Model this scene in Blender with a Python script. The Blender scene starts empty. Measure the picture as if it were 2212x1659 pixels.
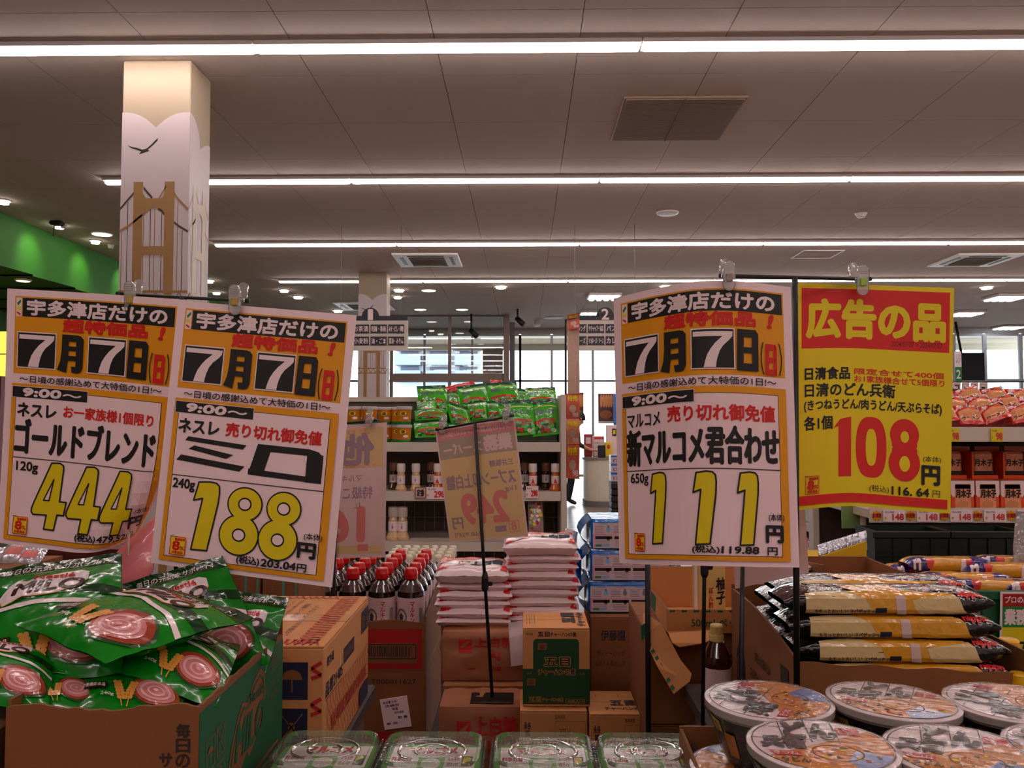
import bpy, bmesh, math, random
from mathutils import Vector, Matrix, Euler, noise, geometry
random.seed(7)
S = bpy.context.scene
COL = S.collection
V = Vector
PI = math.pi
# ---------------------------------------------------------------- camera, world, exposure
F = 1790.0
CAMZ = 1.5
cd = bpy.data.cameras.new('camera'); cam = bpy.data.objects.new('camera', cd); COL.objects.link(cam)
cd.sensor_width = 36; cd.lens = F * 36 / 2212; cd.clip_start = .05; cd.clip_end = 300
cam.location = (0, 0, CAMZ)
cam.rotation_euler = (math.radians(90 + 2.59), 0, math.radians(.83))
S.camera = cam
CR = cam.rotation_euler.to_matrix()
S.view_settings.view_transform = 'Standard'; S.view_settings.look = 'None'
S.view_settings.gamma = 1; S.view_settings.use_curve_mapping = False
S.view_settings.exposure = 0.0
TUBE = 31.0; TUBE_COL = (1.0, .865, .825)
SKY = 6.0
w = bpy.data.worlds.new('world'); S.world = w; w.use_nodes = True
bg = w.node_tree.nodes['Background']; bg.inputs[0].default_value = (.93, .97, 1, 1); bg.inputs[1].default_value = SKY
S.cycles.max_bounces = 7; S.cycles.diffuse_bounces = 4; S.cycles.glossy_bounces = 3
S.cycles.transmission_bounces = 6; S.cycles.transparent_max_bounces = 10
S.cycles.caustics_reflective = False; S.cycles.caustics_refractive = False
S.cycles.sample_clamp_indirect = 4

def ray(px, py):
    return CR @ V(((px - 1106) / F, (829.5 - py) / F, -1))
def Q(px, py, d):
    r = ray(px, py); return V((0, 0, CAMZ)) + r * (d / r.y)
def QX(px, d):
    return Q(px, 910, d).x
def QZ(py, d):
    return Q(1132, py, d).z

# ---------------------------------------------------------------- materials
def lin(c): return c / 12.92 if c <= .04045 else ((c + .055) / 1.055) ** 2.4
MATS = {}
def mt(name, rgb, rough=.55, metal=0, coat=0, var=.06, vs=12, bump=0, bs=40, trans=0, ior=1.45, emit=0, alpha=1, sss=0):
    if name in MATS: return MATS[name]
    m = bpy.data.materials.new(name); m.use_nodes = True
    nt = m.node_tree; b = nt.nodes['Principled BSDF']
    c = tuple(lin(x / 255) for x in rgb)
    tc = nt.nodes.new('ShaderNodeTexCoord')
    def nz(scale, det=3):
        n = nt.nodes.new('ShaderNodeTexNoise'); n.inputs['Scale'].default_value = scale; n.inputs['Detail'].default_value = det
        nt.links.new(tc.outputs['Object'], n.inputs['Vector']); return n
    if var > 0:
        n = nz(vs); mr = nt.nodes.new('ShaderNodeMapRange')
        mr.inputs[3].default_value = 1 - var; mr.inputs[4].default_value = 1 + var
        mx = nt.nodes.new('ShaderNodeVectorMath'); mx.operation = 'SCALE'; mx.inputs[0].default_value = c
        nt.links.new(n.outputs[0], mr.inputs[0]); nt.links.new(mr.outputs[0], mx.inputs['Scale'])
        nt.links.new(mx.outputs[0], b.inputs['Base Color'])
    else:
        b.inputs['Base Color'].default_value = (*c, 1)
    b.inputs['Roughness'].default_value = rough; b.inputs['Metallic'].default_value = metal
    b.inputs['Coat Weight'].default_value = coat; b.inputs['Coat Roughness'].default_value = .08
    b.inputs['Transmission Weight'].default_value = trans; b.inputs['IOR'].default_value = ior
    b.inputs['Alpha'].default_value = alpha
    if emit: b.inputs['Emission Color'].default_value = (*c, 1); b.inputs['Emission Strength'].default_value = emit
    if bump:
        n = nz(bs, 2); bp = nt.nodes.new('ShaderNodeBump'); bp.inputs['Strength'].default_value = bump; bp.inputs['Distance'].default_value = .01
        nt.links.new(n.outputs[0], bp.inputs['Height']); nt.links.new(bp.outputs[0], b.inputs['Normal'])
        if coat: nt.links.new(bp.outputs[0], b.inputs['Coat Normal'])
    MATS[name] = m
    return m
def film(name, tint, gloss=.25, rough=.08, alpha=.0, bump=.3, bs=30, fm=1.0):
    """thin clear plastic: transparent with a glossy surface (fresnel) and a faint haze"""
    if name in MATS: return MATS[name]
    m = bpy.data.materials.new(name); m.use_nodes = True; nt = m.node_tree; nt.nodes.clear()
    N = nt.nodes.new; L = nt.links.new
    out = N('ShaderNodeOutputMaterial'); t = N('ShaderNodeBsdfTransparent'); g = N('ShaderNodeBsdfGlossy'); d = N('ShaderNodeBsdfDiffuse')
    t.inputs[0].default_value = (*[lin(x / 255) for x in tint], 1); g.inputs['Roughness'].default_value = rough
    fr = N('ShaderNodeFresnel'); fr.inputs[0].default_value = 1.5; ad = N('ShaderNodeMath'); ad.operation = 'MULTIPLY_ADD'
    ad.inputs[1].default_value = fm; ad.inputs[2].default_value = gloss
    tc = N('ShaderNodeTexCoord'); nz = N('ShaderNodeTexNoise'); nz.inputs['Scale'].default_value = bs; bp = N('ShaderNodeBump')
    bp.inputs['Strength'].default_value = bump; bp.inputs['Distance'].default_value = .01
    L(tc.outputs['Object'], nz.inputs['Vector']); L(nz.outputs[0], bp.inputs['Height']); L(bp.outputs[0], g.inputs['Normal'])
    m1 = N('ShaderNodeMixShader'); m1.inputs[0].default_value = alpha; L(t.outputs[0], m1.inputs[1]); L(d.outputs[0], m1.inputs[2])
    d.inputs[0].default_value = (.75, .74, .74, 1)
    m2 = N('ShaderNodeMixShader'); L(fr.outputs[0], ad.inputs[0]); L(ad.outputs[0], m2.inputs[0]); L(m1.outputs[0], m2.inputs[1]); L(g.outputs[0], m2.inputs[2])
    L(m2.outputs[0], out.inputs[0]); MATS[name] = m; return m

paper = mt('paper', (244, 210, 214), .5, var=.015)
ink = mt('ink_black', (24, 18, 20), .5, var=0)
gold = mt('print_gold', (224, 146, 8), .5, var=.02)
red = mt('print_red', (205, 24, 18), .5, var=.02)
yel = mt('print_yellow', (222, 196, 8), .5, var=.02)
ypap = mt('yellow_paper', (226, 198, 8), .5, var=.02)
pgreen = mt('print_green', (20, 120, 50), .5, var=.02)
pwhite = mt('print_white', (240, 212, 214), .5, var=.02)
bbk = mt('black_metal', (14, 13, 14), .45, var=0)
card = mt('cardboard', (126, 74, 38), .8, var=.06, vs=20, bump=.05, bs=150)
card2 = mt('cardboard_light', (196, 132, 80), .8, var=.05, vs=20)
cardd = mt('cardboard_core', (120, 78, 48), .9, var=.15, vs=120)
bprint = mt('box_print_dark', (48, 32, 26), .7, var=0)
bred = mt('box_print_red', (176, 28, 24), .7, var=.05)
bgrn = mt('box_print_green', (20, 84, 46), .7, var=.05)
navy = mt('box_print_navy', (22, 24, 52), .7, var=.03)
glassy = film('clip_plastic', (250, 244, 244), .22, .12, .22, .1, 60)
ceilm = mt('ceiling_board', (200, 183, 176), .8, var=.02, vs=6)
white = mt('white_plastic', (232, 224, 222), .4, var=.02)
shelfm = mt('shelf_enamel', (205, 188, 176), .45, var=.03)
foil = film('clear_film', (255, 255, 255), .02, .07, 0.02, .5, 45)

# ---------------------------------------------------------------- builders
class MB:
    def __init__(s, M=None):
        s.v = []; s.f = []; s.m = []; s.s = []; s.mats = []; s.M = M
    def mi(s, mat):
        if mat not in s.mats: s.mats.append(mat)
        return s.mats.index(mat)
    def add(s, vs, fs, mat, smooth=False):
        o = len(s.v); i = s.mi(mat)
        s.v += [s.M @ V(a) for a in vs] if s.M else [V(a) for a in vs]
        for f in fs: s.f.append(tuple(k + o for k in f)); s.m.append(i); s.s.append(smooth)
        return s
    def box(s, x0, x1, y0, y1, z0, z1, mat, bev=0, seg=1):
        if bev:
            b = bmesh.new(); bmesh.ops.create_cube(b, size=1)
            for q in b.verts: q.co = V(((x0 + x1) / 2 + q.co.x * (x1 - x0), (y0 + y1) / 2 + q.co.y * (y1 - y0), (z0 + z1) / 2 + q.co.z * (z1 - z0)))
            bmesh.ops.bevel(b, geom=b.edges[:], offset=bev, segments=seg, affect='EDGES', profile=.6)
            b.verts.index_update()
            s.add([q.co.copy() for q in b.verts], [[q.index for q in f.verts] for f in b.faces], mat, seg > 1); b.free(); return s
        vs = [(x, y, z) for z in (z0, z1) for y in (y0, y1) for x in (x0, x1)]
        return s.add(vs, [(0, 2, 3, 1), (4, 5, 7, 6), (0, 1, 5, 4), (2, 6, 7, 3), (0, 4, 6, 2), (1, 3, 7, 5)], mat)
    def hexa(s, p, mat):
        return s.add(p, [(0, 3, 2, 1), (4, 5, 6, 7), (0, 1, 5, 4), (1, 2, 6, 5), (2, 3, 7, 6), (3, 0, 4, 7)], mat)
    def plate(s, pts, thick, mat):
        """polygon (3D, planar) with thickness along its normal"""
        n = geometry.normal([V(p) for p in pts[:3]] if len(pts) < 5 else [V(p) for p in pts]); k = len(pts)
        vs = [V(p) for p in pts] + [V(p) + n * thick for p in pts]
        return s.add(vs, [tuple(range(k))[::-1], tuple(range(k, 2 * k))] + [(i, (i + 1) % k, k + (i + 1) % k, k + i) for i in range(k)], mat)
    def lathe(s, prof, mat, c=(0, 0, 0), n=20, smooth=True, sx=1, sy=1):
        """prof: (r, z) or (r, z, mat) bottom to top"""
        c = V(c); vs = []
        for p in prof:
            for k in range(n):
                a = 2 * PI * k / n; vs.append(c + V((p[0] * math.cos(a) * sx, p[0] * math.sin(a) * sy, p[1])))
        for j in range(len(prof) - 1):
            mm = prof[j + 1][2] if len(prof[j + 1]) > 2 else mat
            q = vs[j * n:(j + 2) * n]
            s.add(q, [(k, (k + 1) % n, n + (k + 1) % n, n + k) for k in range(n)], mm, smooth)
        for j, r in ((0, True), (len(prof) - 1, False)):
            if prof[j][0] > 1e-5:
                mm = prof[j][2] if len(prof[j]) > 2 else mat
                f = tuple(range(n)); s.add(vs[j * n:(j + 1) * n], [f[::-1] if r else f], mm)
        return s
    def tube(s, pts, r, mat, n=8):
        pts = [V(p) for p in pts]; vs = []
        for i, p in enumerate(pts):
            t = (pts[min(i + 1, len(pts) - 1)] - pts[max(i - 1, 0)]).normalized()
            a = t.cross(V((0, 0, 1)) if abs(t.z) < .9 else V((1, 0, 0))).normalized(); b = t.cross(a)
            for k in range(n): an = 2 * PI * k / n; vs.append(p + a * math.cos(an) * r + b * math.sin(an) * r)
        fs = [(i * n + k, i * n + (k + 1) % n, (i + 1) * n + (k + 1) % n, (i + 1) * n + k) for i in range(len(pts) - 1) for k in range(n)]
        fs += [tuple(range(n))[::-1], tuple(range((len(pts) - 1) * n, len(pts) * n))]
        return s.add(vs, fs, mat, True)
    def grid(s, fn, nu, nv, mat, smooth=True, flip=False):
        vs = [fn(i / nu, j / nv) for j in range(nv + 1) for i in range(nu + 1)]
        fs = [(j * (nu + 1) + i, (j + 1) * (nu + 1) + i, (j + 1) * (nu + 1) + i + 1, j * (nu + 1) + i + 1) for j in range(nv) for i in range(nu)]
        return s.add(vs, [f[::-1] for f in fs] if flip else fs, mat, smooth)
    def build(s, name, parent=None, label=None, cat=None, group=None, kind=None):
        me = bpy.data.meshes.new(name)
        org = V((0, 0, 0))
        if parent is None and s.v and kind != 'structure':
            xs = [v.x for v in s.v]; ys = [v.y for v in s.v]; org = V(((min(xs) + max(xs)) / 2, (min(ys) + max(ys)) / 2, min(v.z for v in s.v)))
        elif parent is not None: org = ORG.get(parent.name, V((0, 0, 0)))
        me.from_pydata([v - org for v in s.v], [], s.f)
        for m in s.mats: me.materials.append(m)
        me.polygons.foreach_set('material_index', s.m); me.polygons.foreach_set('use_smooth', s.s); me.update()
        o = bpy.data.objects.new(name, me); COL.objects.link(o)
        if parent is not None: o.parent = parent; ORG[o.name] = org
        else: o.location = org; ORG[o.name] = org
        return tag(o, label, cat, group, kind)
ORG = {}
def tag(o, label=None, cat=None, group=None, kind=None):
    for k, x in (('label', label), ('category', cat), ('group', group), ('kind', kind)):
        if x: o[k] = x
    return o
def root(name, loc, label=None, cat=None, group=None, kind=None):
    o = bpy.data.objects.new(name, None); COL.objects.link(o); o.location = loc; o.empty_display_size = .05
    ORG[o.name] = V(loc); return tag(o, label, cat, group, kind)
def dup(o, loc, rz=0, label=None, group=None):
    def cp(a, par):
        c = a.copy(); COL.objects.link(c); c.parent = par; ORG[c.name] = ORG.get(a.name, V())
        for ch in list(a.children): cp(ch, c)
        return c
    c = cp(o, None); c.location = loc; c.rotation_euler = (0, 0, rz); ORG[c.name] = V(loc)
    if label: c['label'] = label
    if group: c['group'] = group
    return c
ORD = ['first', 'second', 'third', 'fourth', 'fifth', 'sixth', 'seventh', 'eighth', 'ninth', 'tenth']

# ---------------------------------------------------------------- printing on surfaces
_tc = bpy.data.curves.new('type', 'FONT'); _tc.resolution_u = 3
_to = bpy.data.objects.new('type', _tc); COL.objects.link(_to)
TXT = {}
def text2d(st):
    if st not in TXT:
        _tc.body = st; dg = bpy.context.evaluated_depsgraph_get(); dg.update()
        ev = _to.evaluated_get(dg); me = ev.to_mesh()
        vs = [(a.co.x, a.co.y) for a in me.vertices]; fs = [tuple(p.vertices) for p in me.polygons]; ev.to_mesh_clear()
        x0 = min(a[0] for a in vs); x1 = max(a[0] for a in vs); y0 = min(a[1] for a in vs); y1 = max(a[1] for a in vs)
        TXT[st] = ([((a - x0) / max(x1 - x0, 1e-6), 1 - (b - y0) / max(y1 - y0, 1e-6)) for a, b in vs], fs)
    return TXT[st]
class PR:
    """draws flat print on surf(u, v, h); u to the right, v down"""
    def __init__(s, mb, surf, cuts=None, dh=.0004, asp=1.4, tf=None, flipu=False):
        s.mb = mb; s.surf = surf; s.cuts = cuts; s.dh = dh; s.h = dh; s.asp = asp; s.tf = tf; s.fl = flipu
    def up(s, n=1): s.h += s.dh * n; return s
    def raw(s, vs, fs, mat):
        if s.tf: vs = [s.tf(*a) for a in vs]
        if s.fl: vs = [(1 - a, b) for a, b in vs]
        if s.cuts:
            u0 = min(a for a, b in vs); u1 = max(a for a, b in vs); v0 = min(b for a, b in vs); v1 = max(b for a, b in vs)
            b = bmesh.new(); bv = [b.verts.new((x, y, 0)) for x, y in vs]
            for f in fs:
                try: b.faces.new([bv[i] for i in f])
                except ValueError: pass
            for ax, n, lo, hi in ((0, s.cuts[0], u0, u1), (1, s.cuts[1], v0, v1)):
                for k in range(1, n):
                    t = k / n
                    if lo + 1e-4 < t < hi - 1e-4:
                        co = V((t, 0, 0)) if ax == 0 else V((0, t, 0)); no = V((1, 0, 0)) if ax == 0 else V((0, 1, 0))
                        bmesh.ops.bisect_plane(b, geom=b.verts[:] + b.edges[:] + b.faces[:], plane_co=co, plane_no=no)
            b.verts.index_update(); vs = [(q.co.x, q.co.y) for q in b.verts]; fs = [[q.index for q in f.verts] for f in b.faces]; b.free()
        s.mb.add([s.surf(a, b, s.h) for a, b in vs], fs, mat); return s
    def rect(s, u0, v0, u1, v1, mat): return s.raw([(u0, v0), (u1, v0), (u1, v1), (u0, v1)], [(0, 1, 2, 3)], mat)
    def poly(s, pts, mat):
        t = geometry.tessellate_polygon([[V((a, b, 0)) for a, b in pts]]); return s.raw(pts, t, mat)
    def ell(s, cu, cv, ru, rv, mat, n=28, a0=0, a1=360):
        k = n if a1 - a0 == 360 else n + 1
        pts = [(cu + ru * math.cos(math.radians(a0 + (a1 - a0) * i / n)), cv + rv * math.sin(math.radians(a0 + (a1 - a0) * i / n))) for i in range(k)]
        return s.raw(pts, [tuple(range(k))], mat)
    def ring(s, cu, cv, ru, rv, w, mat, n=28):
        o = [(cu + ru * math.cos(2 * PI * i / n), cv + rv * math.sin(2 * PI * i / n)) for i in range(n)]
        q = [(cu + (ru - w) * math.cos(2 * PI * i / n), cv + (rv - w * rv / ru) * math.sin(2 * PI * i / n)) for i in range(n)]
        return s.raw(o + q, [(i, (i + 1) % n, n + (i + 1) % n, n + i) for i in range(n)], mat)
    def line(s, pts, w, mat, caps=False):
        a = s.asp
        for (x0, y0), (x1, y1) in zip(pts, pts[1:]):
            dx, dy = x1 - x0, (y1 - y0) * a; l = math.hypot(dx, dy) or 1; nx, ny = -dy / l * w / 2, dx / l * w / 2 / a
            s.raw([(x0 + nx, y0 + ny), (x1 + nx, y1 + ny), (x1 - nx, y1 - ny), (x0 - nx, y0 - ny)], [(0, 1, 2, 3)], mat)
        if caps:
            for x, y in pts: s.ell(x, y, w / 2, w / 2 / a, mat, 10)
        return s
    def text(s, st, u0, v0, u1, v1, mat, bold=.0, rot=0, slant=0):
        vs, fs = text2d(st)
        W, H = u1 - u0, v1 - v0
        offs = [(0, 0)] if not bold else [(-bold, -bold), (bold, -bold), (-bold, bold), (bold, bold), (0, 0)] if bold < .028 else [(bold * math.cos(k_ * PI / 4) * 1.15, bold * math.sin(k_ * PI / 4) * 1.15) for k_ in range(8)] + [(0, 0)]
        for ox, oy in offs:
            q = []
            for x, y in vs:
                if rot == 90: x, y = 1 - y, x
                elif rot == -90: x, y = y, 1 - x
                q.append((u0 + x * W + ox * abs(H) * s.asp + slant * (1 - y) * H, v0 + y * H + oy * H))
            s.raw(q, fs, mat); s.h += s.dh * .08
        s.h -= s.dh * .08 * len(offs)
        return s
    def vtext(s, st, u0, v0, u1, v1, mat, bold=0):
        n = len(st); h = (v1 - v0) / n
        for i, ch in enumerate(st): s.text(ch, u0, v0 + h * (i + .06), u1, v0 + h * (i + .94), mat, bold)
        return s
def face(o, U, Vv):
    o, U, Vv = V(o), V(U), V(Vv); N = Vv.cross(U).normalized()
    return lambda u, v, h: o + U * u + Vv * v + N * h
def cmr(x, xs, ys):
    n = len(xs)
    if n == 2: t = (x - xs[0]) / (xs[1] - xs[0]); return ys[0].lerp(ys[1], t)
    i = 0
    while i < n - 2 and x > xs[i + 1]: i += 1
    t = (x - xs[i]) / (xs[i + 1] - xs[i])
    def tang(k):
        a, b = max(k - 1, 0), min(k + 1, n - 1); return (ys[b] - ys[a]) / (xs[b] - xs[a])
    h = xs[i + 1] - xs[i]; p0, p1 = ys[i], ys[i + 1]; m0, m1 = tang(i) * h, tang(i + 1) * h
    return p0 * (2 * t ** 3 - 3 * t * t + 1) + m0 * (t ** 3 - 2 * t * t + t) + p1 * (-2 * t ** 3 + 3 * t * t) + m1 * (t ** 3 - t * t)
def sheet_surf(cols, curl=None):
    """cols: (u, top px, top py, top depth, bottom px, bottom py, bottom depth)"""
    xs = [c[0] for c in cols]; T = [Q(c[1], c[2], c[3]) for c in cols]; B = [Q(c[4], c[5], c[6]) for c in cols]
    def P(u, v):
        p = cmr(u, xs, T).lerp(cmr(u, xs, B), v)
        return p + curl(u, v) if curl else p
    def sf(u, v, h):
        e = .004; du = P(u + e, v) - P(u - e, v); dv = P(u, v + e) - P(u, v - e)
        return P(u, v) + dv.cross(du).normalized() * h
    return sf
# ================================================================ the room
CZ = 3.9
XL, XR, YN, YF = -8.5, 14.0, -5.0, 21.5
flr = mt('floor_tile', (134, 118, 108), .28, var=.05, vs=3)
flg = mt('floor_joint', (120, 108, 98), .6)
wallm = mt('wall_paint', (214, 204, 198), .7, var=.02, vs=3)
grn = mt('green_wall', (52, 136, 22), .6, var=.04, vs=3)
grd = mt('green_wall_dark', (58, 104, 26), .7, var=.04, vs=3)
alu = mt('window_frame_bronze', (120, 106, 100), .4, metal=.2, var=.03)
MB().box(XL - .2, XR + .2, YN - .2, 32, -.2, -.012, flg).build('floor', kind='structure')
fl = bpy.data.objects['floor']
# floor: tiled patch seen in the aisle, the rest one polished slab around it
tx0, ty0, ts = .45, 10.0, .6
for n_, (a, b, c, d) in enumerate(((XL, tx0, YN, 32), (tx0 + 4 * ts, XR, YN, 32), (tx0, tx0 + 4 * ts, YN, ty0), (tx0, tx0 + 4 * ts, ty0 + 13 * ts, 32))):
    o = MB().box(a, b, c, d, -.01, 0, flr).build('floor_slab', fl)
tm = None
for i in range(4):
    for j in range(13):
        if tm is None:
            o = MB().box(.003, ts - .003, .003, ts - .003, -.01, 0, flr, .001).build('floor_tile', fl); tm = o
        else:
            o = tm.copy(); COL.objects.link(o)
        o.location = (tx0 + i * ts, ty0 + j * ts, 0)
# ceiling of 0.91 m boards
MB().box(XL - .2, XR + .2, YN - .2, YF + .2, CZ + .012, CZ + .15, mt('ceiling_void', (150, 138, 130), .9)).build('ceiling', kind='structure')
ce = bpy.data.objects['ceiling']
P = .91
px0, py0 = -1.47 - 5 * P, 4.73 - 2 * P
pm = None
NX, NY = 16, 14
for i in range(NX):
    for j in range(NY):
        if pm is None:
            pm = o = MB().box(.0025, P - .0025, .0025, P - .0025, 0, .012, ceilm).build('ceiling_panel', ce)
        else: o = pm.copy(); COL.objects.link(o)
        o.location = (px0 + i * P, py0 + j * P, CZ + .0 + (i * 7 + j * 3) % 3 * .0004)
b = MB()
gx1, gy1 = px0 + NX * P, py0 + NY * P
for x0, x1, y0, y1 in ((XL, px0, YN, YF), (gx1, XR, YN, YF), (px0, gx1, YN, py0), (px0, gx1, gy1, YF)):
    nx = max(1, round((x1 - x0) / P)); ny = max(1, round((y1 - y0) / P)); sx = (x1 - x0) / nx; sy = (y1 - y0) / ny
    for i in range(nx):
        for j in range(ny):
            a = x0 + i * sx; c = y0 + j * sy; b.add([(a + .003, c + .003, CZ), (a + sx - .003, c + .003, CZ), (a + sx - .003, c + sy - .003, CZ), (a + .003, c + sy - .003, CZ)], [(0, 3, 2, 1)], ceilm)
b.build('ceiling_board_field', ce, kind='stuff')
# walls
MB().box(XL - .2, XL, YN, YF, 0, CZ, grd).build('wall_left', kind='structure')
MB().box(XR, XR + .2, YN, YF, 0, CZ, wallm).build('wall_right', kind='structure')
MB().box(XL, XR, YN - .2, YN, 0, CZ, wallm).build('wall_back', kind='structure')
MB().box(XL, XR, YF + .02, YF + .2, 3.79, CZ + .15, mt('header_white', (205, 198, 196), .6)).box(XL, -5.2, YF + .02, YF + .2, 0, 3.79, wallm).build('wall_front', kind='structure')
# curved green bulkhead over the left department
def bulk(y): return -6.0 - .02 * (y - 9) + (.25 * ((y - 13) / 8) ** 2 if y > 13 else 0)
b = MB(); ys = [YN + i * 1.0 for i in range(int(YF - YN) + 1)]
for y0, y1 in zip(ys, ys[1:]):
    xa, xb = bulk(y0), bulk(y1)
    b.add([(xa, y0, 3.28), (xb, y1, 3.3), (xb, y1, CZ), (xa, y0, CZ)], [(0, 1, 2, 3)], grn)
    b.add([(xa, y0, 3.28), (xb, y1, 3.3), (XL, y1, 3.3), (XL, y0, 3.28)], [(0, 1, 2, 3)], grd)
b.build('trim_1', kind='structure')

# ---- tube lights
tube_e = mt('tube_diffuser', (255, 255, 255), .4, var=0)
nt = tube_e.node_tree.nodes['Principled BSDF']; nt.inputs['Emission Color'].default_value = (*TUBE_COL, 1); nt.inputs['Emission Strength'].default_value = TUBE
ROWS = [-3.56, -.65, 2.25, 5.16, 8.06, 10.99, 13.90]
LX0, LL = -4.157, 2.45
hm = dm = None
RN = ['rearmost row behind the camera', 'row just behind the camera', 'row overhead', 'nearest row in view', 'second row in view', 'third row in view', 'farthest row in view']
for r, y in enumerate(ROWS):
    for k in range(7 if r > 2 else 5):
        x = LX0 + k * LL
        e = root('tube_light', (x, y, CZ), f"white tube light, {ORD[k]} from the left in the {RN[r]}", 'light', 'continuous tube lights')
        if hm is None:
            hm = MB().box(.004, LL - .004, -.075, .075, -.028, 0, white, .004).build('housing')
            hm.parent = e; hm.location = (0, 0, 0)
            dm = MB().box(.012, LL - .012, -.030, .030, -.052, -.0285, tube_e, .009).build('diffuser')
            dm.parent = e; dm.location = (0, 0, 0)
            hm.data.transform(Matrix.Translation((LL / 2, 0, -.028))); dm.data.transform(Matrix.Translation((LL / 2, 0, -.052)))
        else:
            for s_ in (hm, dm): c = s_.copy(); COL.objects.link(c); c.parent = e
# ---- downlights
dl_e = mt('downlight_lens', (255, 245, 225), .4, var=0, emit=14)
def pc(px, py): # point on the ceiling under that pixel
    r = ray(px, py); return V((0, 0, CAMZ)) + r * ((CZ - CAMZ) / r.z)
DL = [(644, 640, .09), (614, 626, .08), (862, 625, .09), (859, 640, .08), (926, 627, .12), (1082, 618, .1), (1438, 617, .1), (2131, 619, .1), (450, 605, .09), (468, 631, .07),
      (220, 505, .11), (206, 519, .06), (908, 668, .12), (998, 668, .12), (730, 670, .1), (128, 486, .06), (8, 432, .06)]
dp = None
for k, (x, y, r) in enumerate(sorted(DL)):
    p = pc(x, y)
    e = root('downlight', p, f"round recessed ceiling downlight, {('number %d' % (k + 1))} counted from the left of the ceiling", 'light', 'recessed downlights')
    side = 'left of the near column' if x < 240 else 'between the two columns' if x < 770 else 'just right of the far column' if x < 1000 else 'over the open floor' if x < 1300 else 'right side of the ceiling'
    rank = ORD[min(9, sum(1 for q in DL if q[0] < x))] if x < 900 else 'next'
    e['label'] = {8: 'tiny bright ceiling spot at the far left edge', 128: 'small lit spot beside the black ceiling projector on the left', 220: 'large oval downlight left of the near column',
        206: 'small downlight below the large one, left of the near column', 450: 'round downlight right of the near column, at the level of the fourth tube row', 468: 'small downlight touching the green bulkhead right of the near column',
        614: 'upper left of two bright spots above the 188 yen poster', 644: 'lower right of two bright spots above the 188 yen poster', 730: 'downlight beside the panel left of the far column', 862: 'upper of two spots just right of the far column',
        859: 'lower of two spots just right of the far column', 926: 'wide downlight right of the pair beside the far column', 1082: 'single bright downlight over the glass partition', 908: 'left one of two flat downlights above the glass partition',
        998: 'right one of two flat downlights above the glass partition', 1438: 'bright downlight above the 111 yen poster', 2131: 'bright downlight right of the yellow 108 yen poster'}[x]
    if dp is None:
        a = MB().lathe([(1.0, -.03), (1.15, -.05), (1.2, 0)], white, n=20).build('trim_ring'); a.parent = e
        c = MB().lathe([(.0, -.04), (1.0, -.04), (1.0, -.001)], dl_e, n=20).build('lens'); c.parent = e; dp = (a, c)
        a.location = c.location = (0, 0, 0); a.data.transform(Matrix.Translation((0, 0, -.05))); c.data.transform(Matrix.Translation((0, 0, -.04)))
        cc = (a, c)
    else:
        cc = []
        for s_ in dp: q = s_.copy(); COL.objects.link(q); q.parent = e; cc.append(q)
    for q in cc: q.scale = (r, r, .3)
    if r < .105: cc[1].scale = (r * .85, r * .85, 1.1)  # small lenses deepened into domes, their bloom put into the shape
# spotlights washing the green bulkhead
for y in (9.9, 11.1, 12.3, 14.0):
    l = bpy.data.lights.new('wall_washer', 'SPOT'); l.energy = 34; l.spot_size = 1.25; l.spot_blend = 1; l.color = (1, .93, .75); l.shadow_soft_size = .04
    o = bpy.data.objects.new('wall_washer', l); COL.objects.link(o); o.location = (bulk(y) + .42, y, CZ - .04); o.rotation_euler = Euler((0, math.radians(52), 0))
    h = MB().lathe([(.03, -.05), (.045, 0)], white, c=(bulk(y) + .42, y, CZ), n=12).build('wall_spot', label=f'small ceiling spot washing the green bulkhead, {ORD[[9.9, 11.1, 12.3, 14.0].index(y)]} one along it', cat='spotlight', group='green bulkhead spots')
# lamps under the green soffit
for k, (x, y) in enumerate(((50, 604), (18, 703))):
    r = ray(x, y); p = V((0, 0, CAMZ)) + r * ((3.28 - CAMZ) / r.z)
    e = root('soffit_light', p, ('flat round lamp under the green soffit' if k == 0 else 'small far lamp under the green soffit at the left edge'), 'light')
    MB().lathe([(.09, -.02), (.1, 0)], white, c=p, n=18).build('trim_ring', e); MB().lathe([(.0, -.024), (.075, -.024), (.08, -.02)], mt('dim_lens', (255, 225, 205), .4, emit=1.5, var=0), c=p, n=18).build('lens', e)

# ---- beige intake grille panel
g = Q(1350, 198, 6.03)
gm = mt('grille_beige', (150, 126, 106), .6, var=.04)
e = root('ceiling_grille', (1.2, 6.48, CZ), 'large beige louvred return air panel in the ceiling', 'vent')
MB().box(.74, 1.655, 6.02, 6.94, CZ - .02, CZ - .001, gm, .004).build('panel', e)
b = MB()
for k in range(44): b.box(.76, 1.635, 6.035 + k * .0205, 6.047 + k * .0205, CZ - .026, CZ - .0205, gm)
b.build('louvre_field', e, kind='stuff')
MB().box(1.19, 1.2, 6.02, 6.94, CZ - .029, CZ - .0265, mt('grille_seam', (120, 100, 86), .7)).build('centre_seam', e)
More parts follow.
